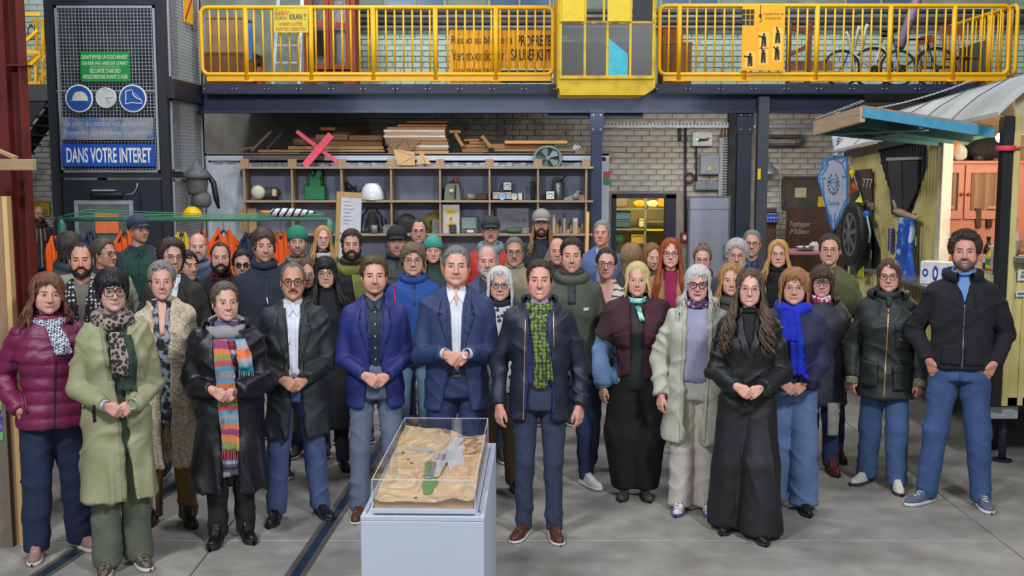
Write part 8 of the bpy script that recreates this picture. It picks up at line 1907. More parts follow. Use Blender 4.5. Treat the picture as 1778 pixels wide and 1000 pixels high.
def tail(name,mat,path,w,off=.012,th=.012,fringe=None):
 """hanging scarf end: path of (x, z fraction)"""
 def fn(c):
  L_=[(x-w*(1 if i else .8),z*c.Hb)for i,(x,z)in enumerate(path)];R_=[(x+w*(1 if i else .8),z*c.Hb)for i,(x,z)in enumerate(path)];o=front_patch(name,L_+R_[::-1],[c.bt,c.bi,c.bl],mat,c.root,off,th,.016)
  me=o.data;n=len(me.vertices);co=np.empty(n*3);me.vertices.foreach_get('co',co);co=co.reshape(-1,3);co[:,1]+=.006*np.sin(co[:,0]*130+co[:,2]*6)-.003;me.vertices.foreach_set('co',co.ravel());me.update()
  if fringe:
   x,z=path[-1];mb=MB();n_=9
   for k in range(n_):
    xx=x-w+2*w*k/(n_-1);y=min(v[1]for v in co);y=float(np.median(co[:,1]));mb.tube([(xx,y,z*c.Hb+.004),(xx+.003*(k%3-1),y,z*c.Hb-fringe)],[.004,.002],4)
   mb.build('fringe',mat,o,kind='stuff')
 return fn

def overlayer(name,mat,zlo,ease,arm=.6,opn=None,wr=.01,flare=1.0):
 """second garment worn over the first (draped jumper, hood, waistcoat)"""
 def fn(c):
  Hb=c.Hb;pr=c.prof[c.prof[:,0]>zlo*Hb];r0=[zlo*Hb]+[float(np.interp(zlo*Hb,c.prof[:,0],c.prof[:,k]))for k in range(1,5)];pr=np.vstack([r0,pr]);pr[0,1:3]*=flare
  def sd(p):
   d=loft_sdf(p,pr,ease)
   for s in(-1,1):
    d=smin(d,cap(p,(s*.045,.02,.842*Hb),c.S[s]+np.array([-s*.01,0,.01]),.026+ease*.5,.05+ease),.035)
    if arm:e_=c.S[s]+(c.E[s]-c.S[s])*arm;ax=nrm(c.E[s]-c.S[s]);d=smin(d,np.maximum(cap(p,c.S[s],e_,.052+ease,.050+ease*1.2),(p-e_)@ax),.04)
   if opn is not None:
    oz=np.array([o[0]for o in opn])*Hb;xl=np.interp(p[:,2],oz,[o[1]for o in opn]);xr=np.interp(p[:,2],oz,[o[2]for o in opn]);d=np.maximum(d,-np.maximum(np.maximum(xl-p[:,0],p[:,0]-xr),p[:,1]))
   return d
  V,F=surface_nets(sd,(-.42,-.28,zlo*Hb-.2),(.42,.28,.9*Hb),c.res);V=wrinkle(relax(V,F,1),F,wr,0,c.seed+31);o=np_obj(name,V,F,mat,c.root);c.bo=bvh_of(V,F);c.bt=c.bo if False else c.bt
 return fn
def opanel(name,poly,mat,off=.004,th=.006):
 def fn(c):front_patch(name,[(x,z*c.Hb)for x,z in poly],[c.bo,c.bt,c.bi],mat,c.root,off,th)
 return fn
# -- the people
random.seed(3)
JEAN=FAB((56,79,122),var=.26,scale=5);JEAND=FAB((34,46,78),var=.2,scale=5);JEANL=FAB((94,121,162),var=.2,scale=5);BLK=FAB((26,26,29));NVY=FAB((30,40,66));DGR=FAB((48,50,54));WSH=FAB((214,218,228),bump=.12)
LEA=FAB((26,26,30),.38,coat=.0);BOOT=FAB((22,22,24),.35);BRN=FAB((84,48,32),.35);GREYT=FAB((110,108,104));LTH=M((46,34,28),.45)
SNW=FAB((206,206,204),.55);SOLEW=FAB((214,212,206),.6);SOLEB=FAB((34,32,32),.6);LACEW=FAB((220,220,216))
boots=dict(kind='boot',mat=BOOT,sole=SOLEB,lace=BLK);blackshoe=dict(kind='oxford',mat=BOOT,sole=SOLEB,lace=BLK);brownshoe=dict(kind='oxford',mat=BRN,sole=SOLEW,lace=M((60,36,26),.6));white=dict(kind='sneaker',mat=SNW,sole=SOLEW,lace=LACEW)
FR=.012
GL=lambda c=(24,22,24),r=.0018,**k:dict(col=c,r=r,**k)
suit=lambda zb,w=.075:[(zb,-w,w),(.60,-.035,.035),(.66,-.042,.042),(.80,-.058,.058),(.862,-.062,.062)]
VN=lambda zb,w0,w1:[(zb,-w0,w0),(.70,-w1,w1),(.87,-w1-.008,w1+.008)]
def stripes(mat):
 def fn(c):
  for o in[k for k in c.root.children if k.name.startswith('shoe')]:
   for k in range(3):MB().beam((.043,-.075+.022*k,.032),(.030,-.055+.022*k,.082),.010,.003,up=(1,0,.4)).build('side_stripe',mat,o)
 return fn
# --- far left background
person('bald bearded man in brown hooded jacket standing far back by the yellow notice',67,357,16.4,skin=(190,140,116),hair=dict(line='bald',col=(110,70,50),t=.003,tuft=0,noise=.001),stub=.6,beard=dict(t=.005,col=(96,60,44)),mouth='closed',top=dict(mat=FAB((70,50,44)),zb=.48,ease=.02),arms='pocket',yaw=.2,bottom=dict(mat=JEAND),extra=[roll(FAB((66,46,40)),.845,.03,.085,.08,'hood',.05),zipper(.83,.49,mat=M((200,196,188),.6,0,0),w=.012,pull=False),panel('drawstring',[(-.055,.82),(-.048,.82),(-.06,.70),(-.067,.70)],FAB((206,200,190)),.006),panel('drawstring',[(.05,.82),(.057,.82),(.062,.72),(.055,.72)],FAB((206,200,190)),.006)],res=.02)
# --- front left
person('woman in magenta quilted jacket with brown hair and patterned scarf',80,470,6.6,'f',b=1.10,skin=(200,152,132),hair=dict(line='side',col=(108,70,52),t=.016,top=.012,side=.012,tuft=160,asym=3,long=dict(N=96,zend=-.215,th0=60,thick=.022,wave=.008,flare=.75,width=.014)),mouth='slight',fat=.006,fw=1.05,lip=(176,96,92),
top=dict(mat=FAB((112,28,70),.42,bump=.3),zb=.47,ease=.034,quilt=(.082,.013),wr=.016,sl=1.12),bottom=dict(mat=FAB((28,38,68)),th=.1,kn=.078,an=.072),arms=('pocket','pocket'),shoes=dict(kind='sneaker',mat=FAB((150,110,108)),sole=FAB((206,196,190)),lace=FAB((190,160,156))),stance=.13,footy=(-.02,.06),foot=(.1,.5),yaw=.12,hyaw=.05,hroll=.06,res=FR,
extra=[roll(pattern('houndstooth_scarf','checks',[(196,196,204),(58,66,92)],75),.838,.034,.085,.08,'scarf',.05,amp=.09),tail('scarf_end',pattern('houndstooth_scarf','checks',[(196,196,204),(58,66,92)],75),[(.02,.83),(.05,.79),(.075,.735)],.05),roll(FAB((112,28,70),.42),.838,.032,.118,.11,'hood',.02,open_front=.9,amp=.08),zipper(.76,.475,.03,.0,M((70,20,44),.4),.008,False),panel('pocket_welt',[(-.17,.60),(-.155,.605),(-.135,.535),(-.15,.53)],FAB((90,20,56),.42))])
person('bearded man with short hair in black dotted shirt behind the magenta jacket',140,420,7.9,skin=(206,150,126),hair=dict(line='recede',col=(66,48,40),t=.005,noise=.0015,tuft=80,tl=.015),beard=dict(t=.006,col=(52,38,32)),mouth='smile',top=dict(mat=pattern('dotted_shirt','dots',[(200,198,196),(30,30,34)],34,.8,.3),zb=.49,open=[(.5,-.001,-.002),(.74,-.02,.02),(.87,-.06,.06)]),inner=dict(mat=FAB((110,106,96))),bottom=dict(mat=FAB((34,40,54))),shoes=boots,arms='down',hyaw=-.05)
person('woman with black bob and large glasses in long khaki coat',193,462,6.35,'f',b=1.0,skin=(204,158,142),hair=dict(line='fringe',col=(24,23,28),t=.016,top=.014,side=.010,noise=.002,tuft=200,tl=.04,tw=.004,asym=2),mouth='slight',glasses=GL((20,18,20),.0028,w=.0285,h=.0235,p=3.2),fw=1.04,lip=(186,104,104),
top=dict(mat=FAB((146,146,112),.6,bump=.15),zb=.25,ease=.032,flare=1.20,open=[(.25,.03,.075),(.58,-.005,.045),(.70,-.03,.05),(.87,-.07,.07)],wr=.017,sl=1.12,name='coat'),inner=dict(mat=FAB((44,54,44)),zb=.4),bottom=dict(mat=FAB((92,98,84)),th=.092,kn=.080,an=.084,ze=.03),arms='clasp',hz=.565,shoes=dict(kind='sneaker',mat=pattern('mixed_trainer','noise',[(60,54,50),(120,104,84),(60,56,52)],30,.6),sole=SNW,lace=BLK),stance=.092,foot=(.2,.2),footy=(-.02,.03),yaw=.15,res=FR,
extra=[roll(pattern('leopard_scarf','dots',[(44,36,38),(44,36,38),(150,132,126)],42,.9,1.0),.832,.046,.082,.078,'scarf',.035,amp=.12,zamp=.008),tail('scarf_end',FAB((40,58,46)),[(.045,.80),(.06,.72),(.05,.62)],.05,.02),tail('scarf_end',pattern('leopard_scarf','dots',[(44,36,38),(44,36,38),(150,132,126)],42,.9,1.0),[(-.0,.81),(.015,.74),(.012,.67)],.045,.03),panel('scarf_patch',[(-.005,.70),(.035,.70),(.035,.665),(-.005,.67)],M((226,96,50),.8),.055,.004),panel('hood_edge',[(-.085,.86),(-.07,.86),(-.035,.70),(-.06,.70)],FAB((126,128,98),.6),.006,.008),panel('pocket_welt',[(-.145,.585),(-.13,.59),(-.125,.525),(-.14,.52)],BLK),cuffs(pattern('check_cuff','checks',[(120,130,160),(200,204,214)],160),.034,.02),panel('snap_placket',[(-.005,.56),(.025,.56),(.03,.25),(-.0,.25)],FAB((136,138,104),.6),.004,.004)])
person('person with dark wavy hair in grey hooded jacket turned sideways behind the bearded man',120,400,9.6,'f',skin=(196,150,130),hair=dict(line='side',col=(60,52,48),t=.024,top=.012,side=.016,noise=.007,tuft=160,tl=.05,long=dict(N=60,zend=-.16,th0=70,thick=.026,wave=.009,wfreq=80,flare=.15,width=.014)),top=dict(mat=FAB((66,70,76)),ease=.035,zb=.48),hyaw=1.3,yaw=.5,extra=[roll(FAB((58,62,70)),.835,.045,.1,.095,'hood',.03),panel('shoulder_yoke',[(-.2,.80),(.0,.82),(.0,.76),(-.2,.74)],FAB((140,142,124)))])
person('man with glasses and brown-grey hair looking aside behind the black bob',180,410,9.2,skin=(190,140,120),hair=dict(line='normal',col=(88,74,62),t=.016,top=.012,tuft=150,tl=.03,comb=(.3,-.6,-.6)),glasses=GL(),mouth='closed',hyaw=.55,yaw=.25,top=dict(mat=FAB((146,146,124)),ease=.025,zb=.48),extra=[roll(FAB((60,62,64)),.84,.028,name='collar')])
person('man in navy flat cap and glasses wearing a dark green polo',240,370,10.3,b=1.08,skin=(206,150,132),hair=dict(line='nape',col=(120,80,60),t=.005,tuft=0),hat=dict(kind='flat',mat=FAB((56,64,86),.9)),glasses=GL((30,26,26),.0019,h=.014),stub=.35,beard=None,mouth='closed',hyaw=.55,top=dict(mat=FAB((48,54,66)),zb=.47,ease=.03,open=VN(.47,.13,.11)),inner=dict(mat=FAB((30,66,58)),ease=.012),extra=[collar(FAB((26,58,52))),placket(FAB((26,58,52)),.72,.82,0,.012),panel('lanyard',[(-.11,.84),(-.10,.84),(-.10,.62),(-.11,.62)],FAB((190,200,200)),.003,.003)])
TED=pattern('teddy_fleece','noise',[(110,92,74),(176,158,134),(196,180,156),(206,192,170)],70,.95,1.0)
person('woman with short grey hair in a long beige teddy fleece vest',280,450,7.2,'f',skin=(206,158,140),hair=dict(line='back',col=(128,124,120),t=.015,top=.012,side=.006,noise=.006,tuft=200,tl=.035,comb=(.3,.5,-.6),spread=.6,lift=.008),mouth='smile',fl=1.03,nose=.002,
top=dict(mat=TED,zb=.24,ease=.036,flare=1.12,vest=False,sl=1.0,open=[(.24,-.02,.05),(.60,-.03,.04),(.72,-.045,.045),(.87,-.065,.065)],wr=.022,name='vest'),inner=dict(mat=pattern('dark_print_blouse','noise',[(24,26,32),(34,36,44),(140,146,160)],22,.8),zb=.4),bottom=dict(mat=FAB((108,82,40)),kn=.07,an=.06),shoes=boots,arms='down',stance=.12,footy=(.03,-.03),res=FR,extra=[panel('neck_opening',[(-.03,.862),(.03,.862),(.012,.74),(-.012,.74)],M((206,158,140),.5),.006,.003,'i'),roll(FAB((28,30,36)),.845,.018,.075,.07,'collar',.04,open_front=.5),panel('trouser_stripe',[(-.10,.23),(-.08,.23),(-.09,.05),(-.11,.05)],FAB((150,150,156)),.004,.004,'l')])
person('man with curly dark hair and round glasses in brown jacket and white shirt',297,410,8.35,skin=(206,156,136),hair=dict(line='normal',col=(62,50,44),t=.024,top=.018,side=.012,noise=.008,tuft=170,tl=.045,spread=.8,lift=.012,comb=(.4,-.5,-.4)),glasses=GL((110,50,46),.0016,w=.022,h=.021,p=2.0),mouth='smile',hyaw=.25,hroll=.05,top=dict(mat=FAB((48,42,40)),zb=.47,ease=.028,open=VN(.47,.06,.05)),inner=dict(mat=WSH),extra=[collar(WSH),placket(WSH,.5,.8),lapels(FAB((42,37,35)),.83,.66)])
person('young man with dark hair peeking between the curly-haired man and the bald man',325,432,9.3,skin=(200,150,130),hair=dict(line='part',col=(40,32,30),t=.014,top=.01,tuft=120,tl=.045,comb=(.5,-.4,-.7)),stub=.3,mouth='closed',hyaw=.5,top=dict(mat=NVY))
person('bald man with grey beard in a blue jacket',343,404,9.9,b=1.08,skin=(214,160,146),hair=dict(line='bald',col=(130,120,112),t=.003,tuft=0,noise=.001,scalp=.35),beard=dict(t=.005,col=(150,138,128)),mouth='smile',fat=.004,top=dict(mat=FAB((46,62,96)),ease=.03),extra=[roll(FAB((100,108,124)),.84,.034,.09,.085,'collar',.05),zipper(.82,.5,mat=M((60,60,70),.4))])
person('man with black full beard and dark red turtleneck',382,420,9.0,skin=(198,150,128),hair=dict(line='recede',col=(58,48,44),t=.006,noise=.002,tuft=90,tl=.02),beard=dict(t=.010,col=(34,28,26)),brow=(40,32,28),mouth='closed',top=dict(mat=FAB((40,38,40)),zb=.47,ease=.024,open=VN(.47,.05,.055)),inner=dict(mat=FAB((110,30,44))),extra=[roll(FAB((116,32,46)),.85,.022,.066,.064,'turtleneck',.02),collar(FAB((40,38,40)),r=.082,h=.835)])
person('short-haired woman with colourful striped scarf in long black leather coat',390,486,6.85,'f',b=1.1,skin=(206,160,140),hair=dict(line='normal',col=(92,82,74),t=.012,top=.010,noise=.004,tuft=220,tl=.025,comb=(.2,-.7,-.3),spread=.5,tw=.004),mouth='teeth',hyaw=.22,fat=.004,fw=1.03,
top=dict(mat=LEA,zb=.215,ease=.038,flare=1.28,open=[(.215,-.05,.06),(.60,-.03,.06),(.72,-.06,.06),(.87,-.08,.08)],wr=.018,sl=1.16,name='coat'),inner=dict(mat=pattern('striped_jumper','bands',[(140,40,60),(90,90,130),(180,170,180),(120,36,56)],10,.9,.3),zb=.30,name='jumper'),bottom=dict(mat=BLK,kn=.062,an=.055),shoes=boots,arms='clasp',hz=.60,stance=.085,foot=(.15,.25),footy=(-.03,.03),res=FR,
extra=[roll(FAB((150,146,150),bump=.5),.825,.044,.098,.092,'scarf',.05,amp=.13,zamp=.008),tail('scarf_end',pattern('rainbow_scarf','bands',[(86,150,176),(190,84,92),(136,140,78),(204,122,66),(140,60,112),(198,122,76),(110,146,170),(150,148,150)],3.1,.9,.9),[(-.03,.80),(.0,.70),(.015,.60),(.02,.48),(.02,.38)],.052,.016,.014,.07),tail('scarf_end',pattern('rainbow_scarf_b','bands',[(160,158,168),(230,120,70),(160,158,168),(60,170,196)],5,.9,.3),[(.09,.80),(.12,.74),(.125,.69)],.04,.014,.014,.05),panel('tunic_hem',[(-.05,.34),(.065,.34),(.065,.27),(-.06,.26)],FAB((170,176,186)),.01,.006,'l'),roll(LEA,.83,.026,.125,.115,'coat_collar',.01,open_front=1.0,amp=.08)])
person('dark-haired man in sunglasses half hidden behind the navy jumper',420,430,9.6,skin=(198,150,130),hair=dict(line='normal',col=(38,32,32),t=.016,top=.012,tuft=130,tl=.035,spread=.6),glasses=GL((18,18,18),.0024,tint=True),mouth='closed',top=dict(mat=DGR))
person('tall man with brown fringe in a dark navy half-zip jumper',457,392,8.35,b=1.08,skin=(206,156,136),hair=dict(line='side',col=(74,60,50),t=.018,top=.012,tuft=180,tl=.045,comb=(.25,-.5,-.8),asym=2),stub=.35,mouth='smile',hyaw=.15,hpitch=-.06,top=dict(mat=FAB((32,40,54)),zb=.48,ease=.02),extra=[roll(FAB((30,42,62)),.852,.03,.075,.072,'collar',.03),zipper(.83,.72,.02,.02,M((40,50,54),.4),.006),panel('tag',[(.018,.735),(.026,.74),(.034,.712),(.028,.708)],M((200,200,200),.4),.008)])
person('man with moustache and round black glasses in dark overcoat and white shirt',508,454,7.3,skin=(196,144,118),hair=dict(line='recede',col=(112,106,102),t=.006,noise=.002,tuft=120,tl=.02,comb=(0,.6,-.4)),glasses=GL((18,18,18),.0026,w=.0245,h=.021,p=2.2),beard=dict(only_mustache=True,col=(62,52,46)),mouth='smile',brow=(60,50,44),nose=.002,
top=dict(mat=FAB((40,46,48),.6),zb=.335,ease=.030,flare=1.14,sl=1.12,open=[(.335,-.04,.075),(.56,-.035,.045),(.70,-.045,.045),(.87,-.062,.062)],wr=.017,name='overcoat'),inner=dict(mat=WSH,zb=.565),bottom=dict(mat=FAB((72,90,132)),kn=.074,an=.066),shoes=blackshoe,arms='clasp',hz=.555,stance=.15,foot=(.1,.35),footy=(-.02,.06),res=FR,
extra=[collar(WSH,r=.068),placket(WSH,.58,.80),buttons(6,.60,.79),lapels(FAB((36,42,44),.6),.835,.60,.06),panel('waistcoat_edge',[(-.055,.74),(-.04,.70),(-.032,.56),(-.055,.56)],FAB((92,76,44)),.002,.006,'ti'),panel('waistcoat_edge',[(.055,.74),(.04,.70),(.036,.56),(.058,.56)],FAB((92,76,44)),.002,.006,'ti'),panel('chest_pocket',[(-.048,.735),(-.022,.735),(-.022,.70),(-.048,.70)],WSH,.004,.003,'i'),belt(LTH,.57)])
person('man in green beanie with stubble in a dark jacket',516,391,10.0,skin=(206,156,140),hair=dict(line='nape',col=(60,48,42),t=.006,tuft=0),hat=dict(kind='beanie',mat=FAB((40,128,100),.95,bump=.5)),stub=.55,mouth='closed',top=dict(mat=FAB((60,54,46)),ease=.025),extra=[roll(FAB((120,104,84)),.84,.03,.085,.08,'collar',.04),panel('shirt_front',[(-.03,.84),(.03,.84),(.025,.74),(-.025,.74)],FAB((44,48,56)))])
person('blonde woman with clear glasses and long hair near the pinboard',560,390,11.3,'f',skin=(222,172,156),hair=dict(line='part',col=(190,142,84),t=.014,top=.008,long=dict(N=90,zend=-.25,th0=50,front=.06,wave=.006,flare=.65,width=.013)),glasses=GL((150,120,110),.0015),mouth='smile',hyaw=.1,hroll=.06,top=dict(mat=FAB((56,56,64))),extra=[roll(FAB((190,188,186)),.835,.03,.09,.085,'scarf',.04,amp=.1)])
person('woman with long black hair, fringe and thin glasses all in black',565,443,8.55,'f',skin=(214,164,142),hair=dict(line='fringe',col=(26,24,27),t=.014,top=.010,tuft=160,tl=.05,tw=.004,long=dict(N=96,zend=-.30,th0=50,front=.07,wave=.004,flare=.75,width=.014)),glasses=GL((60,56,56),.0012,w=.025,h=.022),mouth='slight',hroll=-.05,top=dict(mat=BLK,zb=.20,flare=1.2,ease=.02,name='dress'),bottom=dict(mat=BLK),shoes=blackshoe,extra=[roll(BLK,.853,.014,.066,.062,'collar',.03)])
person('brown-haired person mostly hidden behind the black-haired woman',533,447,8.95,'f',skin=(206,156,138),hair=dict(line='part',col=(92,66,48),t=.013,top=.006,long=dict(N=60,zend=-.16,th0=58,flare=.1,width=.013)),mouth='closed',top=dict(mat=FAB((44,44,50))))
person('man with dark full beard in black jacket and olive scarf',610,395,9.45,skin=(204,152,132),hair=dict(line='normal',col=(62,50,42),t=.016,top=.012,tuft=150,tl=.03,comb=(.3,-.5,-.2),spread=.6,lift=.008),beard=dict(t=.013,col=(44,34,30)),mouth='closed',top=dict(mat=FAB((28,28,31)),ease=.028),extra=[roll(FAB((112,116,50)),.82,.045,.10,.095,'scarf',.05,amp=.12),tail('scarf_end',FAB((112,116,50)),[(.04,.80),(.07,.73),(.09,.66)],.05),roll(FAB((62,66,42)),.85,.026,.078,.075,'collar',.02)])
BZ=FAB((32,42,108),.62,bump=.12);NS=FAB((40,56,96),.65,bump=.15)
person('man with goatee in royal blue blazer and dark shirt with clasped hands',649,440,7.35,b=1.04,skin=(214,162,142),hair=dict(line='normal',col=(92,70,50),t=.014,top=.016,tuft=200,tl=.03,comb=(.35,-.5,.1),spread=.5,lift=.007),stub=.28,beard=dict(chinonly=True,t=.004,col=(80,56,40)),mouth='smile',fat=.005,fw=1.05,
top=dict(mat=BZ,zb=.435,ease=.018,flare=1.05,open=suit(.435,.085),wr=.007,name='blazer'),inner=dict(mat=FAB((28,34,52),.6),zb=.56),bottom=dict(mat=FAB((96,108,130)),kn=.068,an=.06),shoes=brownshoe,arms='clasp',hz=.555,stance=.125,foot=(.1,.3),res=FR,yaw=.05,extra=[lapels(FAB((28,37,98),.62,bump=.12),.835,.61),collar(FAB((44,52,76),.6)),buttons(6,.58,.80),placket(FAB((26,32,50),.6),.56,.81)])
person('man in black cap and dark quilted jacket with lined face',689,390,10.0,skin=(198,144,124),hair=dict(line='nape',col=(70,62,56),t=.006,tuft=0),hat=dict(kind='ball',mat=FAB((34,36,38)),visor=FAB((40,42,42))),stub=.25,mouth='closed',fl=1.05,nose=.003,top=dict(mat=FAB((34,38,48),.5),ease=.028,quilt=(.06,.009)),extra=[roll(FAB((34,38,48),.5),.85,.026,.078,.075,'collar',.02),zipper(.84,.5,mat=M((24,24,26),.4))])
person('man with swept-back dark hair and glasses behind the teal beanie',727,378,11.0,skin=(208,152,136),hair=dict(line='recede',col=(62,52,50),t=.010,top=.004,tuft=100,tl=.04,comb=(0,.8,.1)),glasses=GL((80,66,60),.0014),mouth='closed',fat=.005,stub=.2,top=dict(mat=DGR))
person('person with brown tousled hair and glasses in a bright blue fleece',717,418,8.6,skin=(214,162,142),fat=.006,fw=1.05,hair=dict(line='side',col=(116,94,74),t=.018,top=.014,side=.008,noise=.006,tuft=200,tl=.04,comb=(.3,-.5,-.5),spread=.6),glasses=GL((110,100,96),.0014),mouth='smile',top=dict(mat=FAB((32,74,150),.8),zb=.48,ease=.026),bottom=dict(mat=FAB((100,124,150))),extra=[roll(FAB((30,66,138),.8),.845,.03,.082,.078,'collar',.04),zipper(.83,.74,.01,.01,M((30,50,90),.4)),panel('red_strap',[(-.155,.83),(-.145,.83),(-.125,.70),(-.14,.70)],M((206,40,60),.6),.005,.008)])
person('young blonde woman in teal beanie',752,408,10.3,'f',skin=(220,168,150),hair=dict(line='nape',col=(170,130,84),t=.008,tuft=0,long=dict(N=70,zend=-.24,th0=62,thick=.008,front=.06,wave=.005,flare=.2,phs=(-5,15),width=.013)),hat=dict(kind='beanie',mat=FAB((66,150,136),.95,bump=.5)),mouth='closed',top=dict(mat=FAB((40,62,56))))
person('broad man in navy suit and open white shirt with folded hands at the centre',792,423,7.2,b=1.13,skin=(218,162,142),hair=dict(line='normal',col=(120,118,116),t=.011,top=.010,noise=.002,tuft=200,tl=.035,comb=(.5,.3,.0),spread=.3),mouth='smile',fw=1.07,fat=.006,jaw=.06,fl=1.03,eyeo=.85,hroll=.03,
top=dict(mat=NS,zb=.425,ease=.020,flare=1.06,open=[(.425,-.11,.10),(.56,-.055,.055),(.62,-.04,.04),(.80,-.062,.062),(.87,-.068,.068)],wr=.007,name='suit_jacket'),inner=dict(mat=WSH,zb=.565),bottom=dict(mat=FAB((34,48,86),.7),th=.095,kn=.075,an=.066),shoes=blackshoe,arms='clasp',hz=.625,belly=.02,stance=.12,res=FR,extra=[lapels(FAB((34,50,90),.65,bump=.12),.84,.625,.062),collar(WSH,r=.072,drop=.075,spread=.018,h=.842),placket(WSH,.57,.80),buttons(6,.59,.79),belt(BLK,.562,(206,204,196)),cuffs(WSH,.036,.03),panel('neck_opening',[(-.03,.872),(.03,.872),(.002,.80),(-.002,.80)],M((218,162,142),.5),.006,.003,'i',cell=.012)])
person('man with dark cap, glasses and moustache in red jacket over teal hoodie',852,373,10.8,skin=(206,152,132),hair=dict(line='nape',col=(120,112,106),t=.005,tuft=0),hat=dict(kind='news',mat=FAB((52,54,54))),glasses=GL((30,26,28),.0018),beard=dict(only_mustache=True,col=(130,118,108)),mouth='smile',top=dict(mat=FAB((196,54,44)),ease=.03,open=VN(.5,.06,.08)),inner=dict(mat=FAB((100,138,138))),extra=[roll(FAB((112,150,150)),.84,.042,.095,.09,'hood',.05,amp=.08)])
person('balding man with short white beard in blue-grey jacket',846,425,8.8,skin=(212,158,142),hair=dict(line='bald',col=(150,146,142),t=.008,tuft=40,tl=.02),beard=dict(t=.005,col=(186,182,176)),mouth='closed',fat=.004,top=dict(mat=FAB((66,78,108)),open=VN(.5,.04,.05)),inner=dict(mat=pattern('dark_plaid','checks',[(40,48,66),(70,78,96)],60)),extra=[collar(FAB((54,62,86)))])
person('grey-haired man with dark-rimmed glasses in a beige jumper',893,409,9.45,b=1.06,skin=(200,146,126),hair=dict(line='normal',col=(112,106,100),t=.010,top=.006,tuft=140,tl=.025,comb=(.3,-.4,0)),glasses=GL((60,26,28),.0020),beard=dict(only_mustache=True,col=(130,116,106)),mouth='closed',fl=1.03,top=dict(mat=FAB((150,142,118)),ease=.02),bottom=dict(mat=FAB((84,70,50))),extra=[roll(FAB((150,142,118)),.855,.014,.068,.064,'neckband',.03)])
person('woman with white bob and dark glasses in printed white top',868,460,7.95,'f',b=1.08,skin=(214,162,144),hair=dict(line='part',col=(206,206,204),t=.016,top=.010,side=.010,tuft=160,tl=.05,tw=.004,asym=2,long=dict(N=90,zend=-.155,th0=58,thick=.022,wave=.002,flare=.12,width=.013,front=.0)),glasses=GL((40,30,30),.0024,w=.025,h=.018),mouth='smile',fat=.005,top=dict(mat=FAB((30,32,36)),ease=.03,zb=.5,open=VN(.5,.12,.10)),inner=dict(mat=pattern('printed_white_top','dots',[(60,64,70),(206,208,206)],24,.9,1.0),zb=.45),bottom=dict(mat=FAB((110,92,66)),kn=.075,an=.068),shoes=blackshoe,arms='down',extra=[roll(FAB((34,40,58)),.845,.024,.07,.066,'turtleneck',.03)])
person('long-haired blond man in pale baseball cap with dark beard and shoulder strap',940,362,11.2,skin=(206,150,130),hair=dict(line='nape',col=(150,112,70),t=.010,tuft=0,long=dict(N=74,zend=-.30,th0=64,thick=.012,front=.07,wave=.012,wfreq=55,flare=.65,phs=(-8,12),width=.014)),hat=dict(kind='ball',mat=FAB((150,146,136)),visor=FAB((150,146,138))),glasses=GL((80,40,40),.0016),beard=dict(t=.009,col=(70,50,38),mustache=True),mouth='closed',top=dict(mat=FAB((38,42,50)),ease=.015),extra=[panel('shoulder_strap',[(.10,.83),(.15,.81),(-.03,.63),(-.08,.66)],FAB((110,104,98)),.008,.008)])
SCG=pattern('green_dot_scarf','dots',[(112,138,54),(112,138,54),(54,62,50)],40,.85,.35)
person('man in dark navy coat with green spotted scarf and brown shoes beside the plinth',937,447,6.95,skin=(216,160,140),hair=dict(line='normal',col=(62,48,40),t=.010,top=.006,noise=.002,tuft=200,tl=.03,comb=(.5,.2,-.2),spread=.35),mouth='teeth',fl=1.02,nose=.002,brow=(56,42,34),
top=dict(mat=FAB((30,36,52),.55,bump=.12),zb=.435,ease=.027,flare=1.04,sl=1.04,open=[(.435,-.085,.085),(.60,-.075,.08),(.72,-.07,.075),(.87,-.068,.068)],wr=.015,name='coat'),inner=dict(mat=FAB((150,158,190),bump=.1),zb=.56,ease=.012),bottom=dict(mat=FAB((46,57,80)),th=.09,kn=.064,an=.054),shoes=brownshoe,arms='down',stance=.10,foot=(.3,.12),footy=(.0,-.03),res=FR,
extra=[panel('blazer_front',[(-.08,.83),(-.05,.82),(-.035,.62),(-.055,.47),(-.10,.46)],FAB((30,42,92),.65),.003,.006,'ti'),panel('blazer_front',[(.05,.82),(.08,.83),(.10,.46),(.065,.47),(.05,.62)],FAB((30,42,92),.65),.003,.006,'ti'),roll(SCG,.836,.036,.078,.075,'scarf',.05,amp=.10),tail('scarf_end',SCG,[(-.03,.82),(.0,.75),(.025,.66),(.04,.585)],.048,.02,.014),tail('scarf_end',SCG,[(.02,.81),(-.0,.74),(-.005,.64),(.005,.555)],.034,.012,.012),panel('zip_tape',[(-.092,.80),(-.086,.80),(-.100,.44),(-.106,.44)],M((196,160,96),.4,.5,0),.004,.004),panel('zip_tape',[(.084,.82),(.090,.82),(.094,.70),(.088,.70)],M((196,160,96),.4,.5,0),.004,.004),belt(M((74,46,30),.5),.56,(196,186,166)),buttons(2,.62,.575,-.045,None,.007),roll(FAB((28,33,48),.55),.842,.022,.098,.092,'collar',.0,open_front=.95)])
person('bald man hidden behind the olive parka with only his ear showing',968,412,10.1,skin=(206,152,134),hair=dict(line='bald',col=(120,100,90),t=.003,tuft=0,scalp=.3),mouth='closed',top=dict(mat=FAB((44,48,56))))
PK_=FAB((70,76,64),.65)
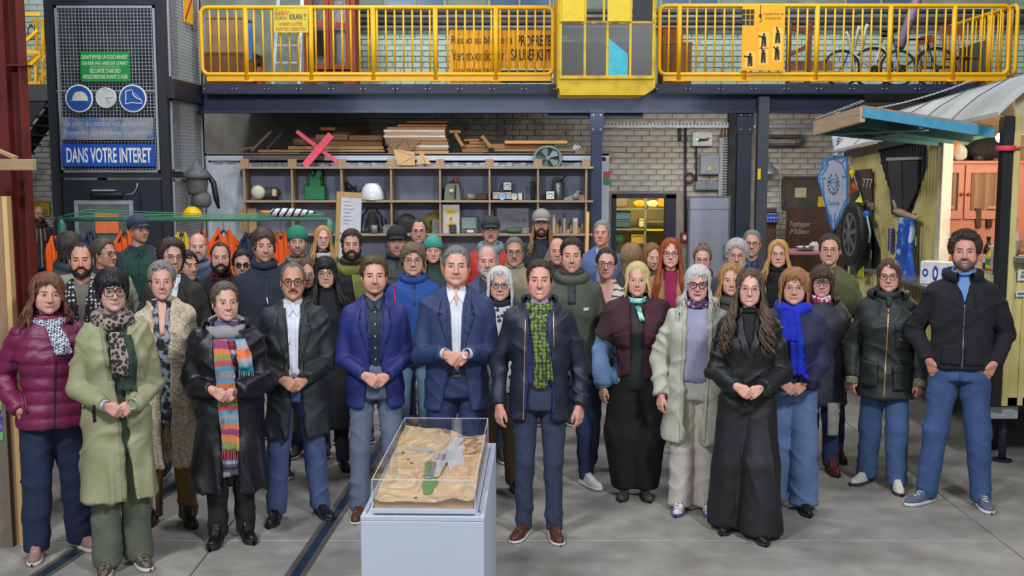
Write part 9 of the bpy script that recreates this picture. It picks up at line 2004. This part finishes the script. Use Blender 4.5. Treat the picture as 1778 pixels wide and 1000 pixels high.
person('dark-haired young man in olive green parka with small chest label',993,409,8.1,skin=(212,160,142),hair=dict(line='normal',col=(54,44,40),t=.011,top=.014,tuft=200,tl=.025,comb=(.4,-.5,.2),spread=.4,lift=.006),mouth='closed',stub=.2,brow=(48,38,34),fl=1.03,top=dict(mat=PK_,zb=.46,ease=.026,wr=.015,sl=1.04,name='parka'),bottom=dict(mat=JEAND,kn=.066,an=.058),shoes=white,arms='down',stance=.12,foot=(.1,.5),footy=(-.02,-.02),extra=[roll(PK_,.838,.04,.098,.092,'hood',.04,amp=.08),roll(FAB((60,58,44)),.855,.022,.075,.072,'hood_lining',.02),panel('zip_flap',[(-.03,.84),(.03,.84),(.028,.75),(-.028,.75)],FAB((40,46,46),.65)),panel('chest_label',[(.085,.735),(.125,.735),(.125,.722),(.085,.722)],pattern('label_print','noise',[(60,66,96),(200,200,206)],60),.007,.003)])
person('smiling dark-haired woman with black glasses in patterned top',1053,428,8.5,'f',skin=(214,162,146),hair=dict(line='back',col=(52,44,42),t=.012,top=.008,tuft=140,tl=.04,comb=(0,.8,-.2),bun=(0,.115,.0,.035)),glasses=GL((24,22,24),.0020),mouth='smile',hroll=.06,hpitch=.05,top=dict(mat=pattern('zigzag_top','bands',[(206,196,180),(70,70,84),(206,196,180)],22,.9,1.5),ease=.01,open=[(.5,-.001,-.002),(.76,-.02,.02),(.87,-.07,.07)]),inner=dict(mat=M((214,162,146),.5),ease=.0,zb=.7,name='neckline'))
person('grey-haired man in light blue jacket in front of the white container post',1045,380,11.0,skin=(212,156,138),hair=dict(line='normal',col=(140,138,136),t=.013,top=.008,tuft=150,tl=.025,comb=(.2,-.3,.2),spread=.6),mouth='closed',fl=1.04,hyaw=-.15,hpitch=.08,top=dict(mat=FAB((90,110,160)),open=VN(.5,.05,.05)),inner=dict(mat=FAB((150,166,206))),extra=[collar(FAB((160,176,212)))])
person('light brown haired person seen from behind with a dark strap',1095,420,9.6,'f',skin=(214,162,144),hair=dict(line='side',col=(140,112,84),t=.020,top=.010,side=.010,tuft=180,tl=.05,noise=.005,long=dict(N=50,zend=-.13,th0=70,thick=.022,wave=.004,width=.014)),hyaw=1.9,yaw=.9,top=dict(mat=FAB((52,50,52))))
person('brown-haired woman looking down behind the red-haired woman',1132,420,10.1,'f',skin=(220,170,150),hair=dict(line='part',col=(134,96,62),t=.014,top=.006,long=dict(N=70,zend=-.22,th0=56,flare=.15,front=.05)),mouth='closed',hyaw=.35,hpitch=-.15,eyeo=.5,top=dict(mat=FAB((110,90,74))))
DEN=FAB((104,134,172),.8);BUR=FAB((66,34,44),.9)
person('smiling woman with blonde bob, burgundy jumper over her shoulders and turquoise neckerchief',1107,452,7.8,'f',b=1.06,skin=(218,166,146),hair=dict(line='part',col=(206,184,132),t=.012,top=.010,noise=.004,tuft=160,tl=.05,comb=(.5,-.2,-.7),spread=.35,tw=.004,asym=2,long=dict(N=90,zend=-.10,th0=52,thick=.014,wave=.004,flare=.22,width=.011)),mouth='smile',
top=dict(mat=DEN,zb=.50,ease=.026,sl=1.24,open=[(.5,-.13,.13),(.70,-.10,.10),(.87,-.08,.08)],wr=.018,cuff=1.25,name='denim_jacket'),inner=dict(mat=FAB((24,26,30),.6),zb=.47,ease=.008),bottom=dict(mat=BLK,th=.105,kn=.135,an=.085,ze=.06,name='barrel_trousers'),shoes=dict(kind='flat',mat=FAB((70,66,62),.4),sole=SOLEB),arms='down',stance=.075,foot=(.1,.1),res=FR,
extra=[overlayer('draped_jumper',BUR,.665,.044,.62,[(.6,-.055,.055),(.75,-.05,.05),(.9,-.06,.06)],.016),opanel('jumper_sleeve',[(-.16,.71),(-.05,.73),(-.045,.545),(-.13,.53)],BUR,.008,.014),opanel('jumper_sleeve',[(.055,.73),(.15,.71),(.125,.53),(.05,.52)],BUR,.008,.014),roll(pattern('turquoise_print','noise',[(30,130,124),(60,166,158),(190,220,210)],30,.8),.848,.022,.07,.066,'neckerchief',.04,amp=.1),opanel('neckerchief_end',[(-.012,.825),(.02,.83),(.05,.775),(.02,.765)],pattern('turquoise_print','noise',[(30,130,124),(60,166,158),(190,220,210)],30,.8),.02,.008),cuffs(DEN,.05,.02)])
person('woman with long straight red hair and dark glasses',1165,411,9.0,'f',skin=(226,178,160),hair=dict(line='part',col=(158,70,30),t=.013,top=.006,tuft=140,tl=.05,tw=.004,long=dict(N=110,zend=-.36,th0=50,front=.075,wave=.003,flare=.70,width=.014)),glasses=GL((30,26,26),.0018),mouth='closed',top=dict(mat=FAB((170,130,92)),ease=.022,open=VN(.5,.03,.05)),inner=dict(mat=FAB((150,30,80))),bottom=dict(mat=FAB((150,120,90))),shoes=dict(kind='sneaker',mat=FAB((206,186,150)),sole=SOLEW,lace=LACEW))
RC=FAB((178,178,160),.5,bump=.15)
person('woman with long silver hair and bold black glasses in cream raincoat and lavender jumper',1212,457,7.45,'f',b=1.06,skin=(218,164,148),hair=dict(line='side',col=(196,194,188),t=.015,top=.012,side=.006,tuft=200,tl=.05,tw=.004,comb=(-.4,-.2,-.7),asym=-2,long=dict(N=76,zend=-.24,th0=60,thick=.016,front=.05,wave=.010,flare=.6,width=.012)),glasses=GL((16,14,16),.0032,w=.0255,h=.0205,p=2.4,cat=.004),mouth='smile',lip=(120,40,60),
top=dict(mat=RC,zb=.30,ease=.034,flare=1.18,open=[(.30,-.085,.035),(.58,-.085,.07),(.72,-.075,.08),(.87,-.08,.08)],wr=.020,sl=1.12,name='raincoat'),inner=dict(mat=FAB((150,148,176),.9),zb=.545,ease=.014,name='jumper'),bottom=dict(mat=FAB((186,180,170)),th=.09,kn=.076,an=.082,ze=.03),shoes=dict(kind='sneaker',mat=pattern('bright_trainer','patches',[(214,206,90),(180,170,200),(210,210,214),(120,90,170)],40,.6),sole=FAB((90,80,130)),lace=LACEW),arms='down',stance=.09,foot=(.15,.1),res=FR,
extra=[roll(pattern('paisley_collar','patches',[(60,50,110),(190,180,200),(130,50,90),(50,44,90)],55,.8,1.0),.846,.028,.072,.068,'neck_scarf',.025),roll(RC,.84,.032,.112,.105,'hood',.0,open_front=.85,amp=.08),panel('snap_placket',[(-.10,.80),(-.08,.80),(-.09,.31),(-.11,.31)],FAB((168,168,150),.5),.003,.005),panel('snap_placket',[(.08,.80),(.10,.80),(.06,.31),(.035,.31)],FAB((168,168,150),.5),.003,.005),panel('jumper_rib',[(-.08,.565),(.07,.565),(.07,.545),(-.08,.545)],FAB((136,134,164),.9),.004,.004,'i')])
person('woman with a messy hair bun and glasses behind the silver-haired woman',1220,424,9.7,'f',skin=(214,162,146),hair=dict(line='back',col=(120,98,76),t=.012,top=.008,tuft=160,tl=.04,comb=(0,.6,.5),spread=.5,bun=(.0,.03,.135,.038)),glasses=GL((110,80,80),.0014),mouth='slight',top=dict(mat=FAB((84,94,116)),ease=.025),extra=[roll(FAB((40,44,50)),.85,.024,name='collar')])
person('man with thick grey hair, glasses and moustache in dark jacket',1280,411,8.8,skin=(210,156,138),hair=dict(line='side',col=(170,168,164),t=.018,top=.012,side=.008,tuft=180,tl=.04,comb=(.4,-.1,-.4),spread=.5),glasses=GL((120,110,104),.0014),beard=dict(t=.006,col=(170,164,158)),mouth='closed',top=dict(mat=FAB((52,54,62)),ease=.03),extra=[roll(FAB((58,60,68)),.842,.034,.09,.085,'collar',.04)])
person('grey-haired man with dark glasses standing at the very back beside the floodlight',1306,397,10.2,skin=(206,152,134),hair=dict(line='normal',col=(128,122,116),t=.009,top=.005,tuft=120,tl=.02),glasses=GL((40,36,36),.0017),stub=.4,mouth='closed',top=dict(mat=FAB((46,52,66)),open=VN(.5,.04,.05)),inner=dict(mat=FAB((44,60,96))),extra=[collar(FAB((50,66,100)))])
person('blonde woman half hidden behind the long-haired woman in black',1268,455,8.3,'f',skin=(216,164,146),hair=dict(line='part',col=(166,120,72),t=.014,top=.006,long=dict(N=80,zend=-.22,th0=50,front=.05,flare=.6,wave=.006)),mouth='closed',hyaw=.15,top=dict(mat=FAB((60,60,58)),ease=.025),extra=[roll(FAB((70,70,64)),.84,.036,.092,.088,'collar',.04)])
BJ=FAB((27,29,31),.5)
person('smiling woman with long wavy brown hair in black jacket and wide black trousers',1303,463,7.0,'f',b=.98,skin=(220,170,152),hair=dict(line='part',col=(92,72,56),t=.013,top=.008,tuft=160,tl=.05,tw=.004,long=dict(N=120,zend=-.40,th0=54,front=.10,wave=.018,wfreq=42,flare=.95,width=.013,thick=.018)),glasses=GL((150,130,120),.0011),mouth='teeth',hroll=.03,
top=dict(mat=BJ,zb=.535,ease=.030,flare=1.02,sl=1.2,cuff=1.1,wr=.016,open=[(.53,-.001,-.002),(.69,-.001,.001),(.87,-.055,.055)]),inner=dict(mat=BLK),bottom=dict(mat=FAB((28,28,31),.6),th=.115,kn=.125,an=.148,ze=.03,name='wide_trousers'),shoes=dict(kind='oxford',mat=BOOT,sole=SOLEB),arms='clasp',hz=.565,stance=.10,footy=(.06,-.10),foot=(.2,.05),res=FR,
extra=[belt(FAB((34,35,37),.4),.605,(44,44,46),.028),lapels(FAB((24,25,27),.5),.845,.69,.045),roll(BLK,.853,.014,.068,.064,'neckband',.04),buttons(1,.56,.56,.02,M((90,90,90),.3),.009,'t')])
person('woman with long blonde hair and thin glasses in black top',1352,414,9.5,'f',skin=(220,168,150),hair=dict(line='part',col=(186,142,84),t=.015,top=.008,side=.006,tuft=140,tl=.05,tw=.004,long=dict(N=90,zend=-.22,th0=50,front=.04,flare=.70,wave=.006,width=.014)),glasses=GL((130,110,100),.0012),mouth='closed',hpitch=.05,top=dict(mat=FAB((30,30,33)),ease=.022),extra=[roll(BLK,.852,.024,.07,.066,'turtleneck',.02),panel('scarf_stripe',[(-.15,.80),(-.11,.81),(-.09,.70),(-.12,.70)],pattern('pale_check','checks',[(160,164,150),(60,66,60)],40))])
BLS=FAB((26,50,196),.85,bump=.4)
person('woman with reddish-blonde bob and cobalt blue scarf in navy jacket and wide jeans',1380,462,7.5,'f',b=1.06,skin=(216,162,146),hair=dict(line='side',col=(150,104,66),t=.018,top=.012,side=.014,tuft=200,tl=.05,tw=.004,asym=2,long=dict(N=84,zend=-.145,th0=58,thick=.026,wave=.003,flare=.08,width=.013)),glasses=GL((150,110,100),.0012),mouth='smile',fat=.006,fw=1.04,
top=dict(mat=FAB((34,40,72),.7),zb=.515,ease=.034,sl=1.2,wr=.016),bottom=dict(mat=JEANL,th=.096,kn=.088,an=.096,ze=.04,name='wide_jeans'),shoes=dict(kind='oxford',mat=BOOT,sole=SOLEB),arms='clasp',hz=.535,stance=.105,footy=(.02,-.02),foot=(.1,.1),res=FR,
extra=[roll(BLS,.838,.044,.088,.082,'scarf',.03,amp=.12,zamp=.006),tail('scarf_end',BLS,[(-.01,.85),(.01,.74),(.03,.64),(.045,.585)],.048,.022,.016),tail('scarf_end',BLS,[(-.055,.84),(-.045,.78),(-.03,.73)],.05,.03,.02)])
person('woman with brown fringe, violet glasses and pink-white scarf in dark coat',1428,458,8.45,'f',b=1.05,skin=(212,158,144),hair=dict(line='fringe',col=(74,52,44),t=.016,top=.012,side=.008,tuft=180,tl=.05,tw=.004,long=dict(N=70,zend=-.17,th0=58,thick=.02,wave=.004,flare=.05)),glasses=GL((110,70,120),.0020),mouth='slight',top=dict(mat=FAB((34,36,52),.6),zb=.34,ease=.034,flare=1.12,wr=.016,name='coat'),bottom=dict(mat=JEAND,an=.06),shoes=dict(kind='boot',mat=FAB((84,20,28),.4),sole=SOLEB,lace=BLK),stance=.11,extra=[roll(pattern('pink_print_scarf','patches',[(206,60,110),(220,214,216),(150,40,80),(226,200,206)],40,.9,1.0),.845,.03,.076,.072,'scarf',.03,amp=.1),roll(FAB((32,34,44),.6),.832,.036,.11,.10,'hood',.02,open_front=.7),panel('canvas_bag',[(.06,.36),(.16,.36),(.15,.20),(.07,.20)],FAB((150,146,136)),.03,.05,'l')])
person('tall man with glasses in olive green button-neck jumper',1441,403,8.85,b=1.06,skin=(214,158,142),hair=dict(line='normal',col=(74,60,50),t=.012,top=.008,tuft=150,tl=.03,comb=(.5,-.2,-.2)),glasses=GL((110,96,90),.0013),mouth='slight',fat=.003,top=dict(mat=FAB((92,96,66),.95,bump=.4),ease=.022,zb=.48),bottom=dict(mat=JEAND),shoes=dict(kind='boot',mat=FAB((84,20,28),.4),sole=SOLEB,lace=BLK),extra=[collar(FAB((74,76,52)),r=.074,h=.84),placket(FAB((84,88,60)),.74,.83,0,.014)])
WX=FAB((36,40,40),.6,bump=.15)
person('woman with dark glasses and tied brown hair in black waxed jacket and jeans',1545,447,8.05,'f',b=1.03,skin=(212,158,140),hair=dict(line='part',col=(84,60,46),t=.012,top=.008,tuft=160,tl=.045,tw=.004,asym=1,long=dict(N=50,zend=-.16,th0=62,thick=.012,wave=.004,flare=-.1)),glasses=GL((40,24,24),.0022,w=.026,h=.019,p=3),mouth='slight',fat=.004,hroll=-.04,
top=dict(mat=WX,zb=.405,ease=.040,flare=1.12,sl=1.16,wr=.018,name='waxed_jacket'),bottom=dict(mat=FAB((64,88,130),var=.24,scale=5),th=.094,kn=.076,an=.074,ze=.035),shoes=dict(kind='sneaker',mat=FAB((196,194,184)),sole=FAB((50,52,66)),lace=LACEW),arms=('down','down'),stance=.105,footy=(.06,-.08),foot=(.6,.1),res=FR,yaw=-.05,
extra=[roll(FAB((32,35,35),.6),.848,.036,.082,.078,'collar',.03,amp=.06),roll(WX,.832,.034,.118,.11,'hood',.0,open_front=.8),zipper(.80,.41,.0,-.01,None,.010),panel('storm_flap',[(-.03,.86),(.03,.86),(.012,.81),(-.012,.81)],FAB((30,33,33),.6),.012),panel('chest_pocket',[(.055,.735),(.165,.725),(.165,.62),(.06,.63)],WX,.006,.006),panel('chest_pocket_flap',[(.05,.74),(.17,.73),(.17,.70),(.05,.71)],FAB((30,34,34),.6),.013,.006),panel('cargo_pocket',[(.05,.55),(.175,.55),(.175,.45),(.055,.45)],WX,.008,.014),panel('cargo_pocket_flap',[(.045,.56),(.18,.56),(.18,.525),(.045,.525)],FAB((30,34,34),.6),.024,.006),panel('cargo_pocket',[(-.18,.57),(-.06,.57),(-.06,.46),(-.175,.46)],WX,.008,.014),buttons(1,.545,.545,.07,M((170,150,110),.3,.7),.008,'t'),panel('ring_tab',[(.085,.675),(.105,.675),(.105,.668),(.085,.668)],M((180,160,110),.3,.7),.014,.004),cuffs(pattern('tartan_cuff','checks',[(150,150,120),(90,92,80)],70),.046,.05),panel('drawstring',[(-.05,.83),(-.046,.83),(-.07,.77),(-.075,.77)],BLK,.008,.004)])
HD=FAB((25,26,31),.9,bump=.3)
person('tall man with curly brown hair in black zip hoodie, hands in jeans pockets',1677,397,7.6,b=1.06,skin=(206,148,130),hair=dict(line='normal',col=(66,54,48),t=.020,top=.018,side=.012,noise=.006,tuft=0,curls=(420,.011,-12)),stub=.4,beard=dict(t=.003,col=(110,96,86)),mouth='closed',fat=.006,fw=1.05,fl=1.02,hroll=-.02,
top=dict(mat=HD,zb=.515,ease=.024,flare=.98,sl=1.08,open=[(.51,.0,-.01),(.73,.0,-.002),(.80,-.03,.03),(.87,-.068,.068)],wr=.015,name='hoodie'),inner=dict(mat=FAB((104,140,196)),zb=.6),bottom=dict(mat=JEAN,th=.1,kn=.078,an=.068),shoes=dict(kind='sneaker',mat=FAB((88,98,116)),sole=SNW,lace=LACEW),arms='pocket',stance=.185,foot=(.75,.15),footy=(-.02,.0),belly=.015,res=FR,
extra=[roll(HD,.838,.038,.10,.095,'hood',.03,open_front=.45,amp=.08),roll(FAB((104,140,196)),.855,.012,.069,.066,'neckband',.035),zipper(.755,.52,0,0,M((150,150,150),.3,.8,0),.006),panel('pouch_pocket',[(-.13,.60),(-.015,.615),(-.015,.535),(-.14,.535)],HD,.004,.006),panel('pouch_pocket',[(.015,.615),(.13,.60),(.14,.535),(.015,.535)],HD,.004,.006),panel('drawstring',[(.06,.825),(.066,.825),(.076,.74),(.069,.74)],BLK,.008,.005),stripes(SNW),panel('jean_fly',[(-.008,.515),(.008,.515),(.008,.47),(-.008,.47)],FAB((50,78,138)),.004,.003,'l')])

# -- groups of repeats
GRP={'person':'people in the group portrait','plank':'planks on the container roof','board':'boards on the container roof','bottle':'drink bottles at the wagon','panel_meter':'meters on the top shelf','round_gauge':'gauges on the top shelf','wood_offcut':'wooden offcuts on the second shelf','plate':'stack of plates on the second shelf','hanging_vest':'work clothes on the rack','railing':'yellow deck railings','pipe':'pipes on the upper wall','steel_column':'columns under the deck','bicycle':'bicycles on the deck','wooden_chair':'chairs on the deck','tumbler':'glasses on the end counter','conduit':'conduits on the brick wall','mandatory_sign':'round blue signs on the tower','floor_rail':'rails in the floor','steel_bowl':'steel bowls on the table','cream_tube':'cream tubes on the deck','crowned_bottle':'crowned bottles on the diamond sign','socket_box':'socket boxes on the wall','batten':'battens on the container roof','cable_reel':'reels on the second shelf','wooden_paddle':'paddles in the wagon','crate':'crates on the store rack','cardboard_box':'cardboard boxes','chain':'chains of the canopy flap','sack':'sacks'}
for o in scene.objects:
 k=o.name.split('.')[0]
 if o.parent is None and o.get('category')and k in GRP:o['group']=GRP[k]
